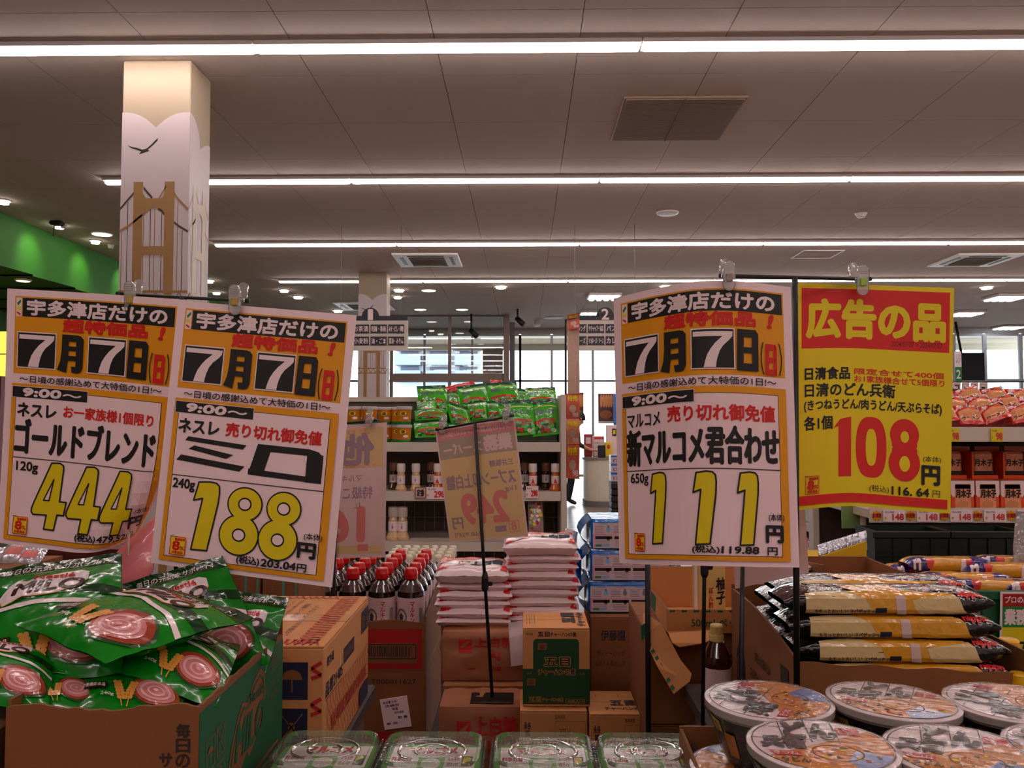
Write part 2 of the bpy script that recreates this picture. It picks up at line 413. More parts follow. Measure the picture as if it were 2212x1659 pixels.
# ---- ceiling cassettes
dark_in = mt('intake_dark', (70, 64, 60), .7, var=.1, vs=60)
def cassette(px, py, s, lab):
    p = pc(px, py); x, y = p.x, p.y
    e = root('air_conditioner', (x, y, CZ), lab, 'air conditioner')
    MB().box(x - s / 2, x + s / 2, y - s / 2, y + s / 2, CZ - .03, CZ - .001, white, .008).build('panel', e)
    b = MB().box(x - s * .27, x + s * .27, y - s * .27, y + s * .27, CZ - .04, CZ - .031, dark_in)
    for k in range(9): b.box(x - s * .26, x + s * .26, y - s * .25 + k * s * .06, y - s * .235 + k * s * .06, CZ - .045, CZ - .0405, gm)
    b.build('intake_grille', e)
    for dx, dy, w_, h_ in ((0, -.38, .56, .05), (0, .38, .56, .05), (-.38, 0, .05, .56), (.38, 0, .05, .56)):
        MB().box(x + dx * s - w_ * s / 2, x + dx * s + w_ * s / 2, y + dy * s - h_ * s / 2, y + dy * s + h_ * s / 2, CZ - .036, CZ - .0305, bbk).build('louvre', e)
cassette(925, 560, .95, 'white four-way ceiling air conditioner between the third and fourth tube rows')
cassette(2105, 560, .95, 'white four-way ceiling air conditioner at the right edge of the ceiling')
cassette(788, 660, 1.1, 'far ceiling air conditioner seen behind the far column')
# access hatch outline, detectors
p = pc(1765, 549); b = MB()
for a in (-.28, .28):
    b.box(p.x + a - .01, p.x + a + .01, p.y - .28, p.y + .28, CZ - .008, CZ - .001, white).box(p.x - .28, p.x + .28, p.y + a - .01, p.y + a + .01, CZ - .008, CZ - .0005, white)
b.build('access_hatch', label='square access hatch outline in the ceiling above the right posters', cat='hatch')
p = pc(1442, 459); MB().lathe([(0, -.03), (.1, -.026), (.125, -.012), (.13, 0)], white, c=(p.x, p.y, CZ), n=24).build('ceiling_speaker', label='flat round white speaker on the ceiling behind the second tube row', cat='speaker')
p = pc(1860, 461); MB().lathe([(0, -.05), (.045, -.045), (.055, -.02), (.07, 0)], white, c=(p.x, p.y, CZ), n=20).build('smoke_detector', label='small round smoke detector on the ceiling at the right', cat='detector')
p = pc(1160, 692); MB().lathe([(0, -.16), (.06, -.15), (.09, -.1), (.05, -.07), (.05, 0)], white, c=(p.x, p.y, CZ), n=20).build('dome_camera', label='grey dome camera on the ceiling before the windows', cat='camera')
p = pc(1195, 686); MB().lathe([(0, -.02), (.2, -.015), (.24, 0)], mt('round_vent', (150, 142, 138), .5), c=(p.x, p.y, CZ), n=20).build('round_diffuser', label='flat round air diffuser on the ceiling near the windows', cat='vent')
p = pc(122, 476)
e = root('ceiling_projector', (p.x, p.y, CZ), 'black device on a short pole under the ceiling at the left', 'projector')
MB().box(p.x - .07, p.x + .08, p.y - .06, p.y + .06, CZ - .06, CZ - .01, bbk, .02).build('body', e)
MB().tube([(p.x + .0, p.y - .04, CZ - .05), (p.x - .01, p.y - .04, CZ - .2)], .008, mt('pole_brown', (90, 70, 60), .5)).build('pole', e)
# multi tube square fixtures near the windows
sq_e = mt('square_light_tube', (240, 246, 255), .4, emit=9, var=0)
def sqlight(px, py, lab):
    p = pc(px, py); x, y = p.x, p.y; s = .62
    e = root('square_ceiling_light', (x, y, CZ), lab, 'light', 'square ceiling lights')
    MB().box(x - s / 2, x + s / 2, y - s / 2, y + s / 2, CZ - .05, CZ - .001, white, .01).build('housing', e)
    for k in range(4):
        MB().box(x - s * .43 + k * s * .23, x - s * .43 + k * s * .23 + s * .15, y - s * .44, y + s * .44, CZ - .075, CZ - .051, sq_e, .008).build('tube', e)
for a in ((1305, 637, 'square four tube ceiling light left of the 111 yen poster'), (1283, 674, 'square four tube ceiling light right above the aisle 2 sign'), (2172, 639, 'square four tube ceiling light at the upper right edge'),
          (2085, 674, 'square four tube ceiling light right of the yellow poster, partly behind it'), (2180, 704, 'farthest square ceiling light at the right edge')): sqlight(*a)
# spotlights hanging before the partition
for px, py, lab in ((1118, 690, 'small black spotlight hanging by the partition post'), (1018, 716, 'small black spotlight behind the glass partition')):
    p = Q(px, py, 17.6 if px > 1100 else 18.4)
    e = root('spotlight', p, lab, 'spotlight')
    MB().tube([(p.x, p.y, CZ), (p.x, p.y, p.z)], .02, bbk).build('stem', e)
    MB().tube([(p.x - .02, p.y, p.z + .02), (p.x + .13, p.y - .1, p.z - .12)], .06, bbk, 12).build('head', e)

# ---------------------------------------------------------------- decorated columns
cream = mt('column_cream', (168, 150, 128), .6, var=.02); cloud = mt('column_white', (200, 184, 187), .5, var=.015)
brn = mt('bridge_brown', (152, 112, 66), .5, var=.03); brd = mt('bridge_dark', (66, 46, 34), .5, var=0)
brn2 = mt('bridge_pale', (186, 168, 146), .4, var=.03); brd2 = mt('bridge_pale_dark', (140, 122, 106), .4, var=0)
def colprint(b, sf, wide, pale=False):
    brn, brd = (brn2, brd2) if pale else (globals()['brn'], globals()['brd'])
    tf0 = lambda cx, py: ((cx - 62) / 790, (CZ - (CAMZ + (910 - py) * .003)) / CZ)
    tf = lambda cx, cy: tf0(cx, 360 + cy / 5.18)
    p = PR(b, sf, dh=.0008, asp=CZ / wide, tf=None)
    a = lambda *q: [tf(x, y) for x, y in q]
    def R(x0, y0, x1, y1, m): p.poly(a((x0, y0), (x1, y0), (x1, y1), (x0, y1)), m)
    t = (CZ - (CAMZ + (910 - 228) * .003)) / CZ; q = (CZ - (CAMZ + (910 - 262) * .003)) / CZ
    arc = [(i / 20, t + (q - t) * (1 - abs(math.cos(PI * i / 20))) ** 1.4) for i in range(21)] if not pale else [(i / 20 * .5, t + (q - t) * 1.9 * (1 - math.sqrt(max(0, 1 - (i / 20) ** 2)))) for i in range(21)] + [(.5 + i / 20, t + (q - t) * (1.9 - .75 * math.sin(PI / 2 * i / 10))) for i in range(1, 11)]
    p.poly(arc + [(1, 1), (0, 1)], cloud); p.up()
    bird = [(620, 713), (640, 722), (665, 727), (700, 738), (722, 732), (745, 712), (765, 690), (780, 676), (778, 690), (762, 708), (740, 728), (728, 738), (737, 745), (722, 749), (700, 757), (682, 763), (688, 755), (694, 748), (675, 740), (640, 730)]
    if not pale: p.poly([((x / 2.37 - 249) / 150, (CZ - (CAMZ + (910 - y / 2.37) * .003)) / CZ) for x, y in bird], ink if wide > .4 else brd)
    for x, y0, m in ((85, 700, brn), (150, 350, brd), (335, 500, brn), (415, 430, brd), (465, 430, brn), (545, 480, brd), (730, 350, brn), (785, 680, brd)): R(x - 4, y0, x + 4, 1370, m)
    def cab(pts, m, w_=22):
        for (x0, y0), (x1, y1) in zip(pts, pts[1:]): p.poly(a((x0, y0 - w_ / 2), (x1, y1 - w_ / 2), (x1, y1 + w_ / 2), (x0, y0 + w_ / 2)), m)
    p.up(); cab([(64, 430), (130, 350), (200, 270), (245, 205), (290, 150)], brd, 32); cab([(330, 190), (380, 250), (435, 310)], brd, 36); cab([(500, 425), (545, 455), (578, 500)], brd, 34); cab([(675, 578), (760, 640), (850, 692)], brd, 26)
    p.up(); cab([(60, 690), (150, 635), (220, 585), (320, 500), (420, 420), (510, 310), (590, 175)], brn, 30); cab([(682, 250), (740, 330), (850, 440)], brn, 34)
    R(215, 122, 322, 1370, brn); R(575, 118, 688, 1370, brn); p.up()
    p.poly(a((315, 240), (360, 310), (550, 310), (590, 210), (590, 500), (560, 450), (500, 420), (420, 420), (370, 440), (315, 500)), brn); R(315, 862, 580, 962, brn)
    R(62, 1364, 852, 1396, brn)
    for k in range(6):
        x = 90 + k * 135; cab([(x, 1396), (x + 64, 1500)], brn, 34); cab([(x + 64, 1500), (x + 128, 1396)], brn, 34)
    R(62, 1500, 852, 1530, brn); bot = 360; y1 = (910 + 1.5 / .003 - 360) * 5.18
    R(225, 1396, 315, y1, brn); R(585, 1396, 680, y1, brn)
def column(name_lab, x0, x1, y0, y1, group=None):
    e = root('pillar', ((x0 + x1) / 2, (y0 + y1) / 2, 0), name_lab, 'column', group)
    MB().box(x0, x1, y0, y1, 0, CZ - .002, cream, .006).build('shaft', e)
    b = MB(); colprint(b, face((x0, y0, CZ), (x1 - x0, 0, 0), (0, 0, -CZ)), x1 - x0)
    b.build('front_mural', e)
    b = MB(); colprint(b, face((x1, y0, CZ), (0, y1 - y0, 0), (0, 0, -CZ)), y1 - y0, True)
    b.build('side_mural', e, label='paler bridge mural on the side face')
    return e
cx0 = QX(250, 5.37); c1 = column('near square column with seagull and suspension bridge mural on the left', cx0, cx0 + .452, 5.37, 5.72, 'bridge mural columns')
c2x = QX(772, 13.2)
dup(c1, (c2x + .226, 13.375, 0), 0, 'far square column with the same bridge mural behind the aisle 1 sign', 'bridge mural columns')

# ---------------------------------------------------------------- glass fronts
glass = film('window_glass', (244, 248, 250), .0, .02, 0, 0)
def window(idx, x0, x1, y, z0, z1, vx, hz, w_=.05, mat=None, kind='structure', name='window_%d', label=None, cat=None):
    mat = mat or alu
    e = root((name % idx) if '%' in name else name, ((x0 + x1) / 2, y, z0), label, cat, kind=kind)
    vs = [x0] + list(vx) + [x1]; hs = [z0] + list(hz) + [z1]
    for i, x in enumerate(vs):
        MB().box(x - w_ / 2, x + w_ / 2, y - .04, y + .04, z0, z1, mat).build('mullion', e)
    for z in hs: 
        for a, b in zip(vs, vs[1:]): MB().box(a + w_ / 2, b - w_ / 2, y - .035, y + .035, z - w_ / 2, z + w_ / 2, mat).build('rail', e)
    for a, b in zip(vs, vs[1:]):
        for c, d in zip(hs, hs[1:]): MB().box(a + w_ / 2, b - w_ / 2, y - .004, y + .004, c + w_ / 2, d - w_ / 2, glass).build('pane', e)
    return e
wf = mt('window_frame_grey', (176, 176, 182), .4, metal=.2, var=.02)
yw = YF + .1
zr = QZ(823, yw)
window(1, -5.2, -.1, yw, .1, 3.76, (-3.9, -2.6, -1.35), (zr,), .06, wf)
window(2, -.1, 4.3, yw, .1, 3.76, (QX(1192, yw), QX(1281, yw), 3.0), (zr,), .06, wf)
window(3, 4.3, 9.6, yw, .1, 3.76, (5.6, 6.9, 8.2), (zr,), .06, wf)
window(4, 9.6, 14.0, yw, .1, 3.76, (QX(2063, yw), QX(2130, yw) , QX(2208, yw)), (zr,), .09, wf)
# vestibule glass partition
yp = 18.7
e = window(0, QX(845, yp), QX(1092, yp), yp, .1, QZ(681, yp) , (QX(971, yp),), (QZ(815, yp),), .07, mt('partition_frame', (128, 108, 98), .5, var=.03), None, 'glass_partition', 'brown framed glass partition of the entrance behind the shelf', 'partition')
b = MB().box(QX(845, yp), QX(1092, yp), yp - .06, yp + .06, QZ(823, yp), QZ(807, yp), MATS['partition_frame']).build('wide_rail', e)
MB().box(QX(1088, yp), QX(1100, yp), yp - .15, yp + .15, 0, CZ, MATS['partition_frame'], .01).build('partition_post', label='brown post at the right end of the glass partition', cat='post')
MB().box(QX(1101, yp + .6), QX(1112, yp + .6), yp + .5, yp + .7, 0, QZ(697, yp + .6), mt('post_grey', (110, 104, 106), .5)).build('entrance_post', label='grey post just behind the brown partition post', cat='post')
MB().box(QX(1043, yp + 1.6), QX(1086, yp + 1.6), yp + 1.5, yp + 1.7, 0, 3.3, mt('porch_wall', (150, 136, 128), .7)).build('trim_2', kind='structure')
b = MB()
for k, y in enumerate((733, 753, 769, 782)): pass
# awning outside over the right windows, pale apartments, paving
MB().box(-12, 22, YF + .6, YF + 2.4, 3.72, 3.82, mt('awning', (205, 198, 180), .7)).box(-12, 22, YF + 2.3, YF + 2.45, 3.55, 3.82, MATS['awning']).build('awning', label='pale awning outside above the windows', cat='awning')
MB().box(-60, 60, YF + .3, 120, -.3, -.05, mt('paving', (190, 190, 188), .9, vs=1)).build('trim_3', kind='structure')
apm = mt('apartment_wall', (215, 216, 222), .8, var=.03, vs=.4); apd = mt('apartment_balcony', (150, 156, 176), .8, var=.05, vs=.5)
ya = 46
e = root('apartment_block', (-3, ya, 0), 'pale apartment block with stepped balconies seen through the glass', 'building')
x0, x1 = QX(852, ya), QX(1042, ya)
MB().box(x0, x1, ya, ya + 8, 0, 14, apm).build('wall', e)
for i, (px, py) in enumerate(((885, 745), (948, 745), (1012, 745), (948, 777), (1012, 777), (885, 777), (885, 812), (948, 812), (1012, 812))):
    p = Q(px, py, ya)
    q = MB().box(p.x - .7, p.x + .7, ya - .9, ya, p.z - .35, p.z + .25, apd).build('balcony', e)
    MB().box(p.x - .5, p.x + .5, ya - .03, ya + .02, p.z + .25, p.z + .8, mt('apartment_glass', (120, 130, 150), .2)).build('balcony_door', q)

# ---------------------------------------------------------------- aisle signs
sgn = mt('sign_dark', (34, 34, 44), .5, var=0); sgw = mt('sign_cream', (205, 192, 182), .5, var=.02)
def aisle(num, pxc, words, lab):
    d = 10; xc = QX(pxc, d); zt = QZ(692, d); w_ = .455; hb = zt - QZ(757, d)
    e = root('aisle_sign', (xc, d, zt - hb), lab, 'sign', 'hanging aisle signs')
    b = MB().box(xc - w_, xc + w_, d - .015, d + .015, zt - hb, zt + .003, sgw).build('board', e)
    b = MB().box(xc - w_, xc + w_, d - .02, d + .02, zt, zt + .055, sgn)
    n = 20; c = V((xc, 0, zt + .05)); r = .105
    pts = [(xc + r * math.cos(PI * i / n), d - .02, zt + .05 + r * 1.0 * math.sin(PI * i / n)) for i in range(n + 1)]
    b.plate(pts[::-1], -.04, sgn) if False else b.add(pts + [(x, d + .02, z) for x, y, z in pts], [tuple(range(n + 1)), tuple(range(2 * n + 1, n, -1))] + [(i, n + 1 + i, n + 2 + i, i + 1) for i in range(n)], sgn)
    sf = face((xc - w_, d - .02, zt + .16), (2 * w_, 0, 0), (0, 0, -(hb + .16)))
    H = hb + .16
    p = PR(b, sf, dh=.001, asp=H / (2 * w_)); p.text(num, .455 if num == '2' else .47, .05, .545 if num == '2' else .53, .29, pwhite, .03)
    b.build('number_header', e)
    b = MB(); p = PR(b, sf, dh=.006, asp=H / (2 * w_))
    for r_, row in enumerate(words):
        for c_, t in enumerate(row):
            v0 = .40 + r_ * .28; u0 = .035 + c_ * .235
            q = MB(); PR(q, sf, dh=.006, asp=1).rect(u0, v0, u0 + .215, v0 + .2, sgn)
            pp = PR(q, sf, dh=.0075, asp=1); pp.text(t, u0 + .012, v0 + .035, u0 + .203, v0 + .165, pwhite, .01); q.build('word_plate', e)
    for sx in (-1, 1): MB().tube([(xc + sx * w_ * .8, d, zt), (xc + sx * w_ * .8, d, CZ)], .003, mt('wire', (150, 140, 134), .4), 5).build('wire', e)
aisle('1', 799, (('乾物・海苔', 'お茶漬', '乾麺・春雨', 'みそ・だし・砂糖'), ('塩・酢', '小麦粉', '油・ごま', '醤油・みりん')), 'hanging aisle sign 1 in front of the far column')
aisle('2', 1308, (('ドレッシング', 'ケチャップ・缶詰', 'パスタ', 'スープ'), ('マヨネーズ', 'マヨネーズ・ソース', 'カレー', 'シチュー')), 'hanging aisle sign 2 partly behind the 111 yen poster')
# ================================================================ posters
def poster(name, sf, printer, label, asp=1.414, cuts=(20, 20), nu=20, nv=20, pap=None, cat='poster'):
    b = MB(); pap = pap or paper
    b.grid(lambda u, v: sf(u, v, 0), nu, nv, pap); b.grid(lambda u, v: sf(u, v, -.0006), nu, nv, pap, flip=True)
    edge = [(u / nu, 0) for u in range(nu)] + [(1, v / nv) for v in range(nv)] + [(1 - u / nu, 1) for u in range(nu)] + [(0, 1 - v / nv) for v in range(nv)]
    k = len(edge); b.add([sf(a, c, 0) for a, c in edge] + [sf(a, c, -.0006) for a, c in edge], [(i, (i + 1) % k, k + (i + 1) % k, k + i) for i in range(k)], pap)
    printer(PR(b, sf, cuts, .0003, asp))
    return b.build(name, label=label, cat=cat)
tax_y = mt('tag_yellow', (236, 200, 20), .5, var=0)
def badge(p, u0, v0, u1, v1, fill=True):
    w_ = u1 - u0; h = v1 - v0
    if fill: p.rect(u0 + .1 * w_, v0 + .04 * h, u1, v1, tax_y)
    p.up(); a = [(u0 + .1 * w_, v0 + .04 * h), (u1, v0 + .04 * h), (u1, v1), (u0 + .1 * w_, v1), (u0 + .1 * w_, v0 + .04 * h)]
    p.line(a, .004, red); p.poly([(u0, v0), (u0 + .3 * w_, v0), (u0 + .25 * w_, v0 + .04 * h), (u0 + .1 * w_, v0 + .05 * h)], pgreen)
    p.text('軽減税率', u0 + .36 * w_, v0 + .1 * h, u0 + .95 * w_, v0 + .25 * h, red, .04)
    p.text('8', u0 + .26 * w_, v0 + .3 * h, u0 + .66 * w_, v0 + .75 * h, red, .07); p.text('%', u0 + .7 * w_, v0 + .52 * h, u0 + .95 * w_, v0 + .74 * h, red, .03)
    p.text('対象商品', u0 + .22 * w_, v0 + .8 * h, u0 + .9 * w_, v0 + .95 * h, red, .04)
def seven(p, u0, v0, u1, v1):
    w_, h = u1 - u0, v1 - v0
    p.rect(u0, v0, u1, v1, pwhite); p.up(); e = .006; p.rect(u0 + e, v0 + e / 1.4, u1 - e, v1 - e / 1.4, ink); p.up()
    f = lambda *q: [(u0 + a * w_, v0 + c * h) for a, c in q]
    p.poly(f((.06, .08), (.95, .08), (.94, .2), (.86, .3), (.74, .42), (.66, .55), (.61, .7), (.58, .85), (.57, .96), (.3, .96), (.33, .82), (.38, .65), (.46, .5), (.56, .36), (.66, .26), (.72, .2), (.06, .2)), pwhite)
def kan(p, ch, u0, v0, u1, v1, m):
    w_, h = u1 - u0, v1 - v0; f = lambda a, c: (u0 + a * w_, v0 + c * h)
    def r(a, c, d, e_): p.poly([f(a, c), f(d, c), f(d, e_), f(a, e_)], m)
    s_ = -.0
    if ch == '月':
        p.poly([f(.16, 0), f(.42, 0), f(.42, .6), f(.36, 1), f(0, .94), f(.12, .7), f(.16, .4)], m)
        p.poly([f(.72, 0), f(.9, .02), f(1, .1), f(1, .85), f(.92, .97), f(.78, 1), f(.58, .99), f(.54, .83), f(.72, .83)], m)
        r(.3, 0, .8, .17); r(.3, .3, .8, .42); r(.3, .55, .8, .68)
    else:
        p.poly([f(.04, 0), f(.34, 0), f(.3, 1), f(0, 1)], m); p.poly([f(.7, 0), f(.9, .02), f(1, .1), f(.98, 1), f(.7, 1)], m)
        r(.1, 0, .9, .18); r(.1, .43, .9, .57); r(.05, .82, .95, 1)
def header(p):
    p.rect(.047, .027, .955, .332, gold); p.up()
    p.rect(.055, .034, .086, .107, pwhite); p.up()
    p.poly([(.06, .055), (.08, .04), (.082, .05), (.065, .066)], pgreen); p.poly([(.06, .07), (.08, .068), (.08, .082), (.06, .08)], tax_y); p.poly([(.06, .088), (.08, .095), (.08, .105), (.06, .095)], red)
    p.rect(.092, .033, .947, .106, ink); p.up()
    p.text('宇多津店だけの', .12, .04, .905, .099, pwhite, .038)
    p.text('超特価品', .325, .109, .80, .157, red, .055); p.text('!', .865, .112, .885, .158, red, .06, slant=.35)
    seven(p, .066, .166, .29, .309); seven(p, .47, .168, .692, .312)
    kan(p, '月', .30, .168, .445, .316, ink); kan(p, '日', .70, .17, .815, .316, ink); kan(p, '日', .85, .215, .912, .325, red)
    for s_, c in ((-1, .846), (1, .918)):
        p.line([(c + s_ * (.006 + -.0 - .012 * ((t / 8 * 2 - 1) ** 2 - 1)), .21 + .115 * t / 8) for t in range(9)], .006, ink)
    p.text('～日頃の感謝込めて大特価の1日!～', .09, .338, .905, .366, ink, .015)
    p.rect(.047, .371, .955, .98, gold); p.up(); p.rect(.072, .395, .914, .964, ink); p.up(); p.rect(.0755, .3972, .9105, .9618, paper); p.up()
    p.rect(.053, .381, .488, .427, pwhite); p.up(); p.rect(.056, .383, .485, .425, ink); p.up()
    p.text('9:00', .115, .389, .33, .418, pwhite, .09, slant=.2); p.text('～', .345, .40, .45, .41, pwhite, .12)
    p.rect(.0755, .6585, .9105, .6615, ink)
OUT = .012
def d1(p, u0, v0, u1, v1):
    w_, h = u1 - u0, v1 - v0
    pts = [(.12, .03), (.75, 0), (.92, .03), (1, .12), (1, .3), (.8, .97), (.08, .98), (.36, .24), (.02, .3)]
    pts = [(.16, .02), (.6, 0), (.85, .01), (.97, .05), (1, .14), (.98, .3), (.72, .99), (.1, 1), (.36, .25), (.02, .29)]
    pts = [(u0 + a * w_, v0 + c * h) for a, c in pts]
    p.poly(pts, yel); p.up(); p.line(pts + pts[:1], .0085, ink, True)
def d8(p, u0, v0, u1, v1):
    w_, h = u1 - u0, v1 - v0; c = (u0 + u1) / 2; o = .008
    a1, b1, r1, q1 = c + .06 * w_, v0 + .25 * h, .44 * w_, .25 * h; a2, b2, r2, q2 = c - .02 * w_, v0 + .7 * h, .5 * w_, .30 * h
    p.ell(a1, b1, r1, q1, ink); p.ell(a2, b2, r2, q2, ink); p.up()
    p.ell(a1, b1, r1 - o, q1 - o / 1.4, yel); p.ell(a2, b2, r2 - o, q2 - o / 1.4, yel); p.up()
    for a, c_ in ((a1, b1), (a2, b2)):
        p.ell(a, c_, .15 * w_ + .004, .085 * h + .003, ink); 
    p.up()
    for a, c_ in ((a1, b1), (a2, b2)): p.ell(a, c_, .15 * w_ - .004, .085 * h - .003, paper)
def d4(p, u0, v0, u1, v1):
    w_, h = u1 - u0, v1 - v0; f = lambda q: [(u0 + a * w_, v0 + c * h) for a, c in q]
    o = f([(.5, .01), (.74, 0), (.84, .03), (.86, .08), (.8, .57), (1, .57), (.95, .77), (.76, .77), (.69, 1), (.4, 1), (.45, .79), (.06, .8), (0, .76), (.01, .7), (.06, .62)]); i = f([(.6, .25), (.5, .57), (.34, .575)])
    p.poly(o, yel); p.up(); p.line(o + o[:1], .0085, ink, True); p.poly(i, paper); p.up(); p.line(i + i[:1], .007, ink, True)
def mirror_poly(p, pts, m): p.poly(pts, m)
def tail(p, price, unit, ufrom):
    p.text('(本体)', .832, .815, .932, .843, ink, .01)
    p.text('円', .806, .853, .90, .905, ink, .055)
    p.text('(税込)', ufrom, .925, ufrom + .125, .958, ink, .03); p.text(price, ufrom + .135, .928, .80 if ufrom < .6 else .8, .954, ink, .05, slant=.1); p.text('円', .81, .929, .86, .957, ink, .03)
    badge(p, .10, .885, .19, .953)
def p_milo(p):
    header(p)
    p.text('ネスレ', .085, .447, .305, .498, ink, .035); p.text('売り切れ御免値', .345, .445, .875, .495, red, .03)
    f = lambda q, u0, u1: [(u0 + a * (u1 - u0), .512 + c * .122) for a, c in q]
    for q in ([(.14, 0), (1, .08), (.95, .22), (.1, .13)], [(.24, .26), (.82, .42), (.72, .56), (.16, .38)], [(.06, .58), (1, .73), (.93, .9), (0, .75)]): p.poly(f(q, .09, .465), ink)
    for q in ([(.1, 0), (.3, 0), (.2, .95), (.0, .95)], [(.1, 0), (.8, 0), (.93, .06), (1, .2), (1, .2), (.1, .2)], [(.78, .1), (1, .15), (1, 1), (.78, 1)], [(.0, .77), (1, .84), (1, 1), (0, .95)]): p.poly(f(q, .487, .895), ink)
    p.text('240g', .085, .672, .205, .718, ink, .025)
    d1(p, .205, .672, .345, .928); d8(p, .365, .675, .588, .93); d8(p, .582, .675, .805, .93)
    tail(p, '203.04', 0, .475)
def p_gold(p):
    header(p)
    p.text('ネスレ', .09, .447, .31, .498, ink, .035); p.text('お一家族様1個限り', .355, .445, .875, .49, red, .025)
    p.text('ゴールドブレンド', .085, .51, .895, .64, ink, .03)
    p.text('120g', .10, .675, .225, .72, ink, .025)
    for u in (.205, .41, .61): d4(p, u, .668, u + .2, .925)
    tail(p, '479.52', 0, .475)
def p_marukome(p):
    header(p)
    p.text('マルコメ', .085, .452, .295, .50, ink, .02); p.text('売り切れ御免値', .34, .437, .89, .492, red, .03)
    p.text('新マルコメ君合わせ', .083, .513, .905, .643, ink, .028)
    p.text('650g', .10, .67, .215, .715, ink, .02)
    for u0, u1 in ((.238, .325), (.485, .59), (.698, .795)): d1(p, u0 - .01, .67, u1, .925)
    p.text('(本体)', .845, .812, .925, .842, ink, .01); p.text('円', .832, .856, .915, .912, ink, .055)
    p.text('(税込)', .47, .928, .60, .962 - .006, ink, .03); p.text('119.88', .61, .93, .79, .953, ink, .05, slant=.1); p.text('円', .835, .93, .885, .957, ink, .03); badge(p, .115, .885, .185, .95)
def p_yellow(p):
    p.rect(.028, .022, .975, .292, red); p.up()
    Y = yel
    p.text('広告の品', .065, .075, .94, .243, Y, .045)
    p.text('2024/07/07 = 2024/07/07', .60, .252, .93, .276, mt('faint_black', (90, 14, 12), .5, var=0), .0)
    p.text('日清食品', .05, .378, .335, .432, ink, .03); p.text('限定合せて400個', .365, .383, .94, .41, red, .02); p.text('お1家族様合せて5個限り', .365, .415, .945, .445, red, .015)
    p.text('日清のどん兵衛', .05, .45, .625, .508, ink, .025)
    p.text('(きつねうどん/肉うどん/天ぷらそば)', .045, .522, .93, .575, ink, .02)
    p.text('各1個', .045, .595, .225, .655, ink, .025)
    a = [(.235, .655), (.275, .612), (.345, .602), (.345, .868), (.265, .868), (.265, .645), (.235, .65)]; p.poly(a, red)
    for u0, u1, r in ((.375, .57, 0), (.585, .79, 1)):
        c = (u0 + u1) / 2; w_ = (u1 - u0) / 2
        if not r:
            def sup(ru, rv): return [(c + ru * math.copysign(abs(math.cos(t * PI / 20)) ** .7, math.cos(t * PI / 20)), .735 + rv * math.copysign(abs(math.sin(t * PI / 20)) ** .85, math.sin(t * PI / 20))) for t in range(40)]
            p.poly(sup(w_, .135), red); p.up(); p.poly(sup(w_ * .36, .082), ypap)
        else:
            p.ell(c, .668, w_ * .92, .07, red); p.up(.3); p.ell(c, .795, w_, .08, red); p.up(.3); p.rect(c - w_ * .8, .7, c + w_ * .8, .745, red); p.up(); p.ell(c, .678, w_ * .27, .026, ypap); p.ell(c, .797, w_ * .34, .035, ypap)
            for s_ in (-1, 1): p.poly([(c + s_ * w_ * .98, .70), (c + s_ * w_ * .98, .745), (c + s_ * w_ * .74, .727)], ypap)
    p.text('(本体)', .81, .755, .93, .785, ink, .0); p.text('円', .805, .80, .92, .88, ink, .045)
    badge(p, .045, .855, .14, .935, False)
    p.text('(税込)', .46, .90, .585, .935, ink, .0); p.text('116. 64', .605, .90, .85, .935, ink, .04); p.text('円', .875, .905, .925, .935, ink, 0)
    p.rect(.0, .942, .975, .982, red)
def curl1(u, v):
    s_ = max(0, u + v - 1.42) / .5
    return V((-.068 * s_ ** 2, .085 * s_ ** 2.2, .034 * s_ ** 2)) + V((0, .006 * math.sin(v * 3), 0))
sf1 = sheet_surf([(0, 16, 623, 1.37, -9, 1172, 1.37), (.5, 208, 634, 1.345, 172, 1196, 1.34), (1, 402, 648, 1.31, 350, 1225, 1.31)], curl1)
sf2 = sheet_surf([(0, 385, 649, 1.285, 325, 1216, 1.275), (.5, 578, 665, 1.268, 521, 1243, 1.258), (1, 770, 681, 1.25, 717, 1269, 1.235)])
sf3 = sheet_surf([(0, 1325, 645, 1.42, 1338, 1216, 1.41), (.15, 1376, 632, 1.375, 1386, 1219, 1.37), (.29, 1422, 622, 1.34, 1432, 1220, 1.335), (.5, 1503, 608, 1.30, 1510, 1222, 1.30), (.7, 1588, 607, 1.285, 1600, 1224, 1.285), (1, 1708, 620, 1.28, 1727, 1226, 1.28)])
sf4 = sheet_surf([(0, 1722, 611, 1.365, 1722, 1102, 1.365), (.33, 1834, 614, 1.36, 1833, 1093, 1.345), (.66, 1946, 618, 1.35, 1944, 1101, 1.34), (1, 2061, 622, 1.34, 2053, 1109, 1.34)])
poster('price_poster', sf1, p_gold, 'white and gold poster priced 444 yen, lower right corner curled, clipped at far left')
poster('price_poster', sf2, p_milo, 'white and gold poster priced 188 yen, hanging tilted in front of the 444 yen one')
poster('price_poster', sf3, p_marukome, 'white and gold poster priced 111 yen, bent back at its left side')
poster('price_poster', sf4, p_yellow, 'yellow and red poster priced 108 yen hanging right of the black pole', pap=ypap)
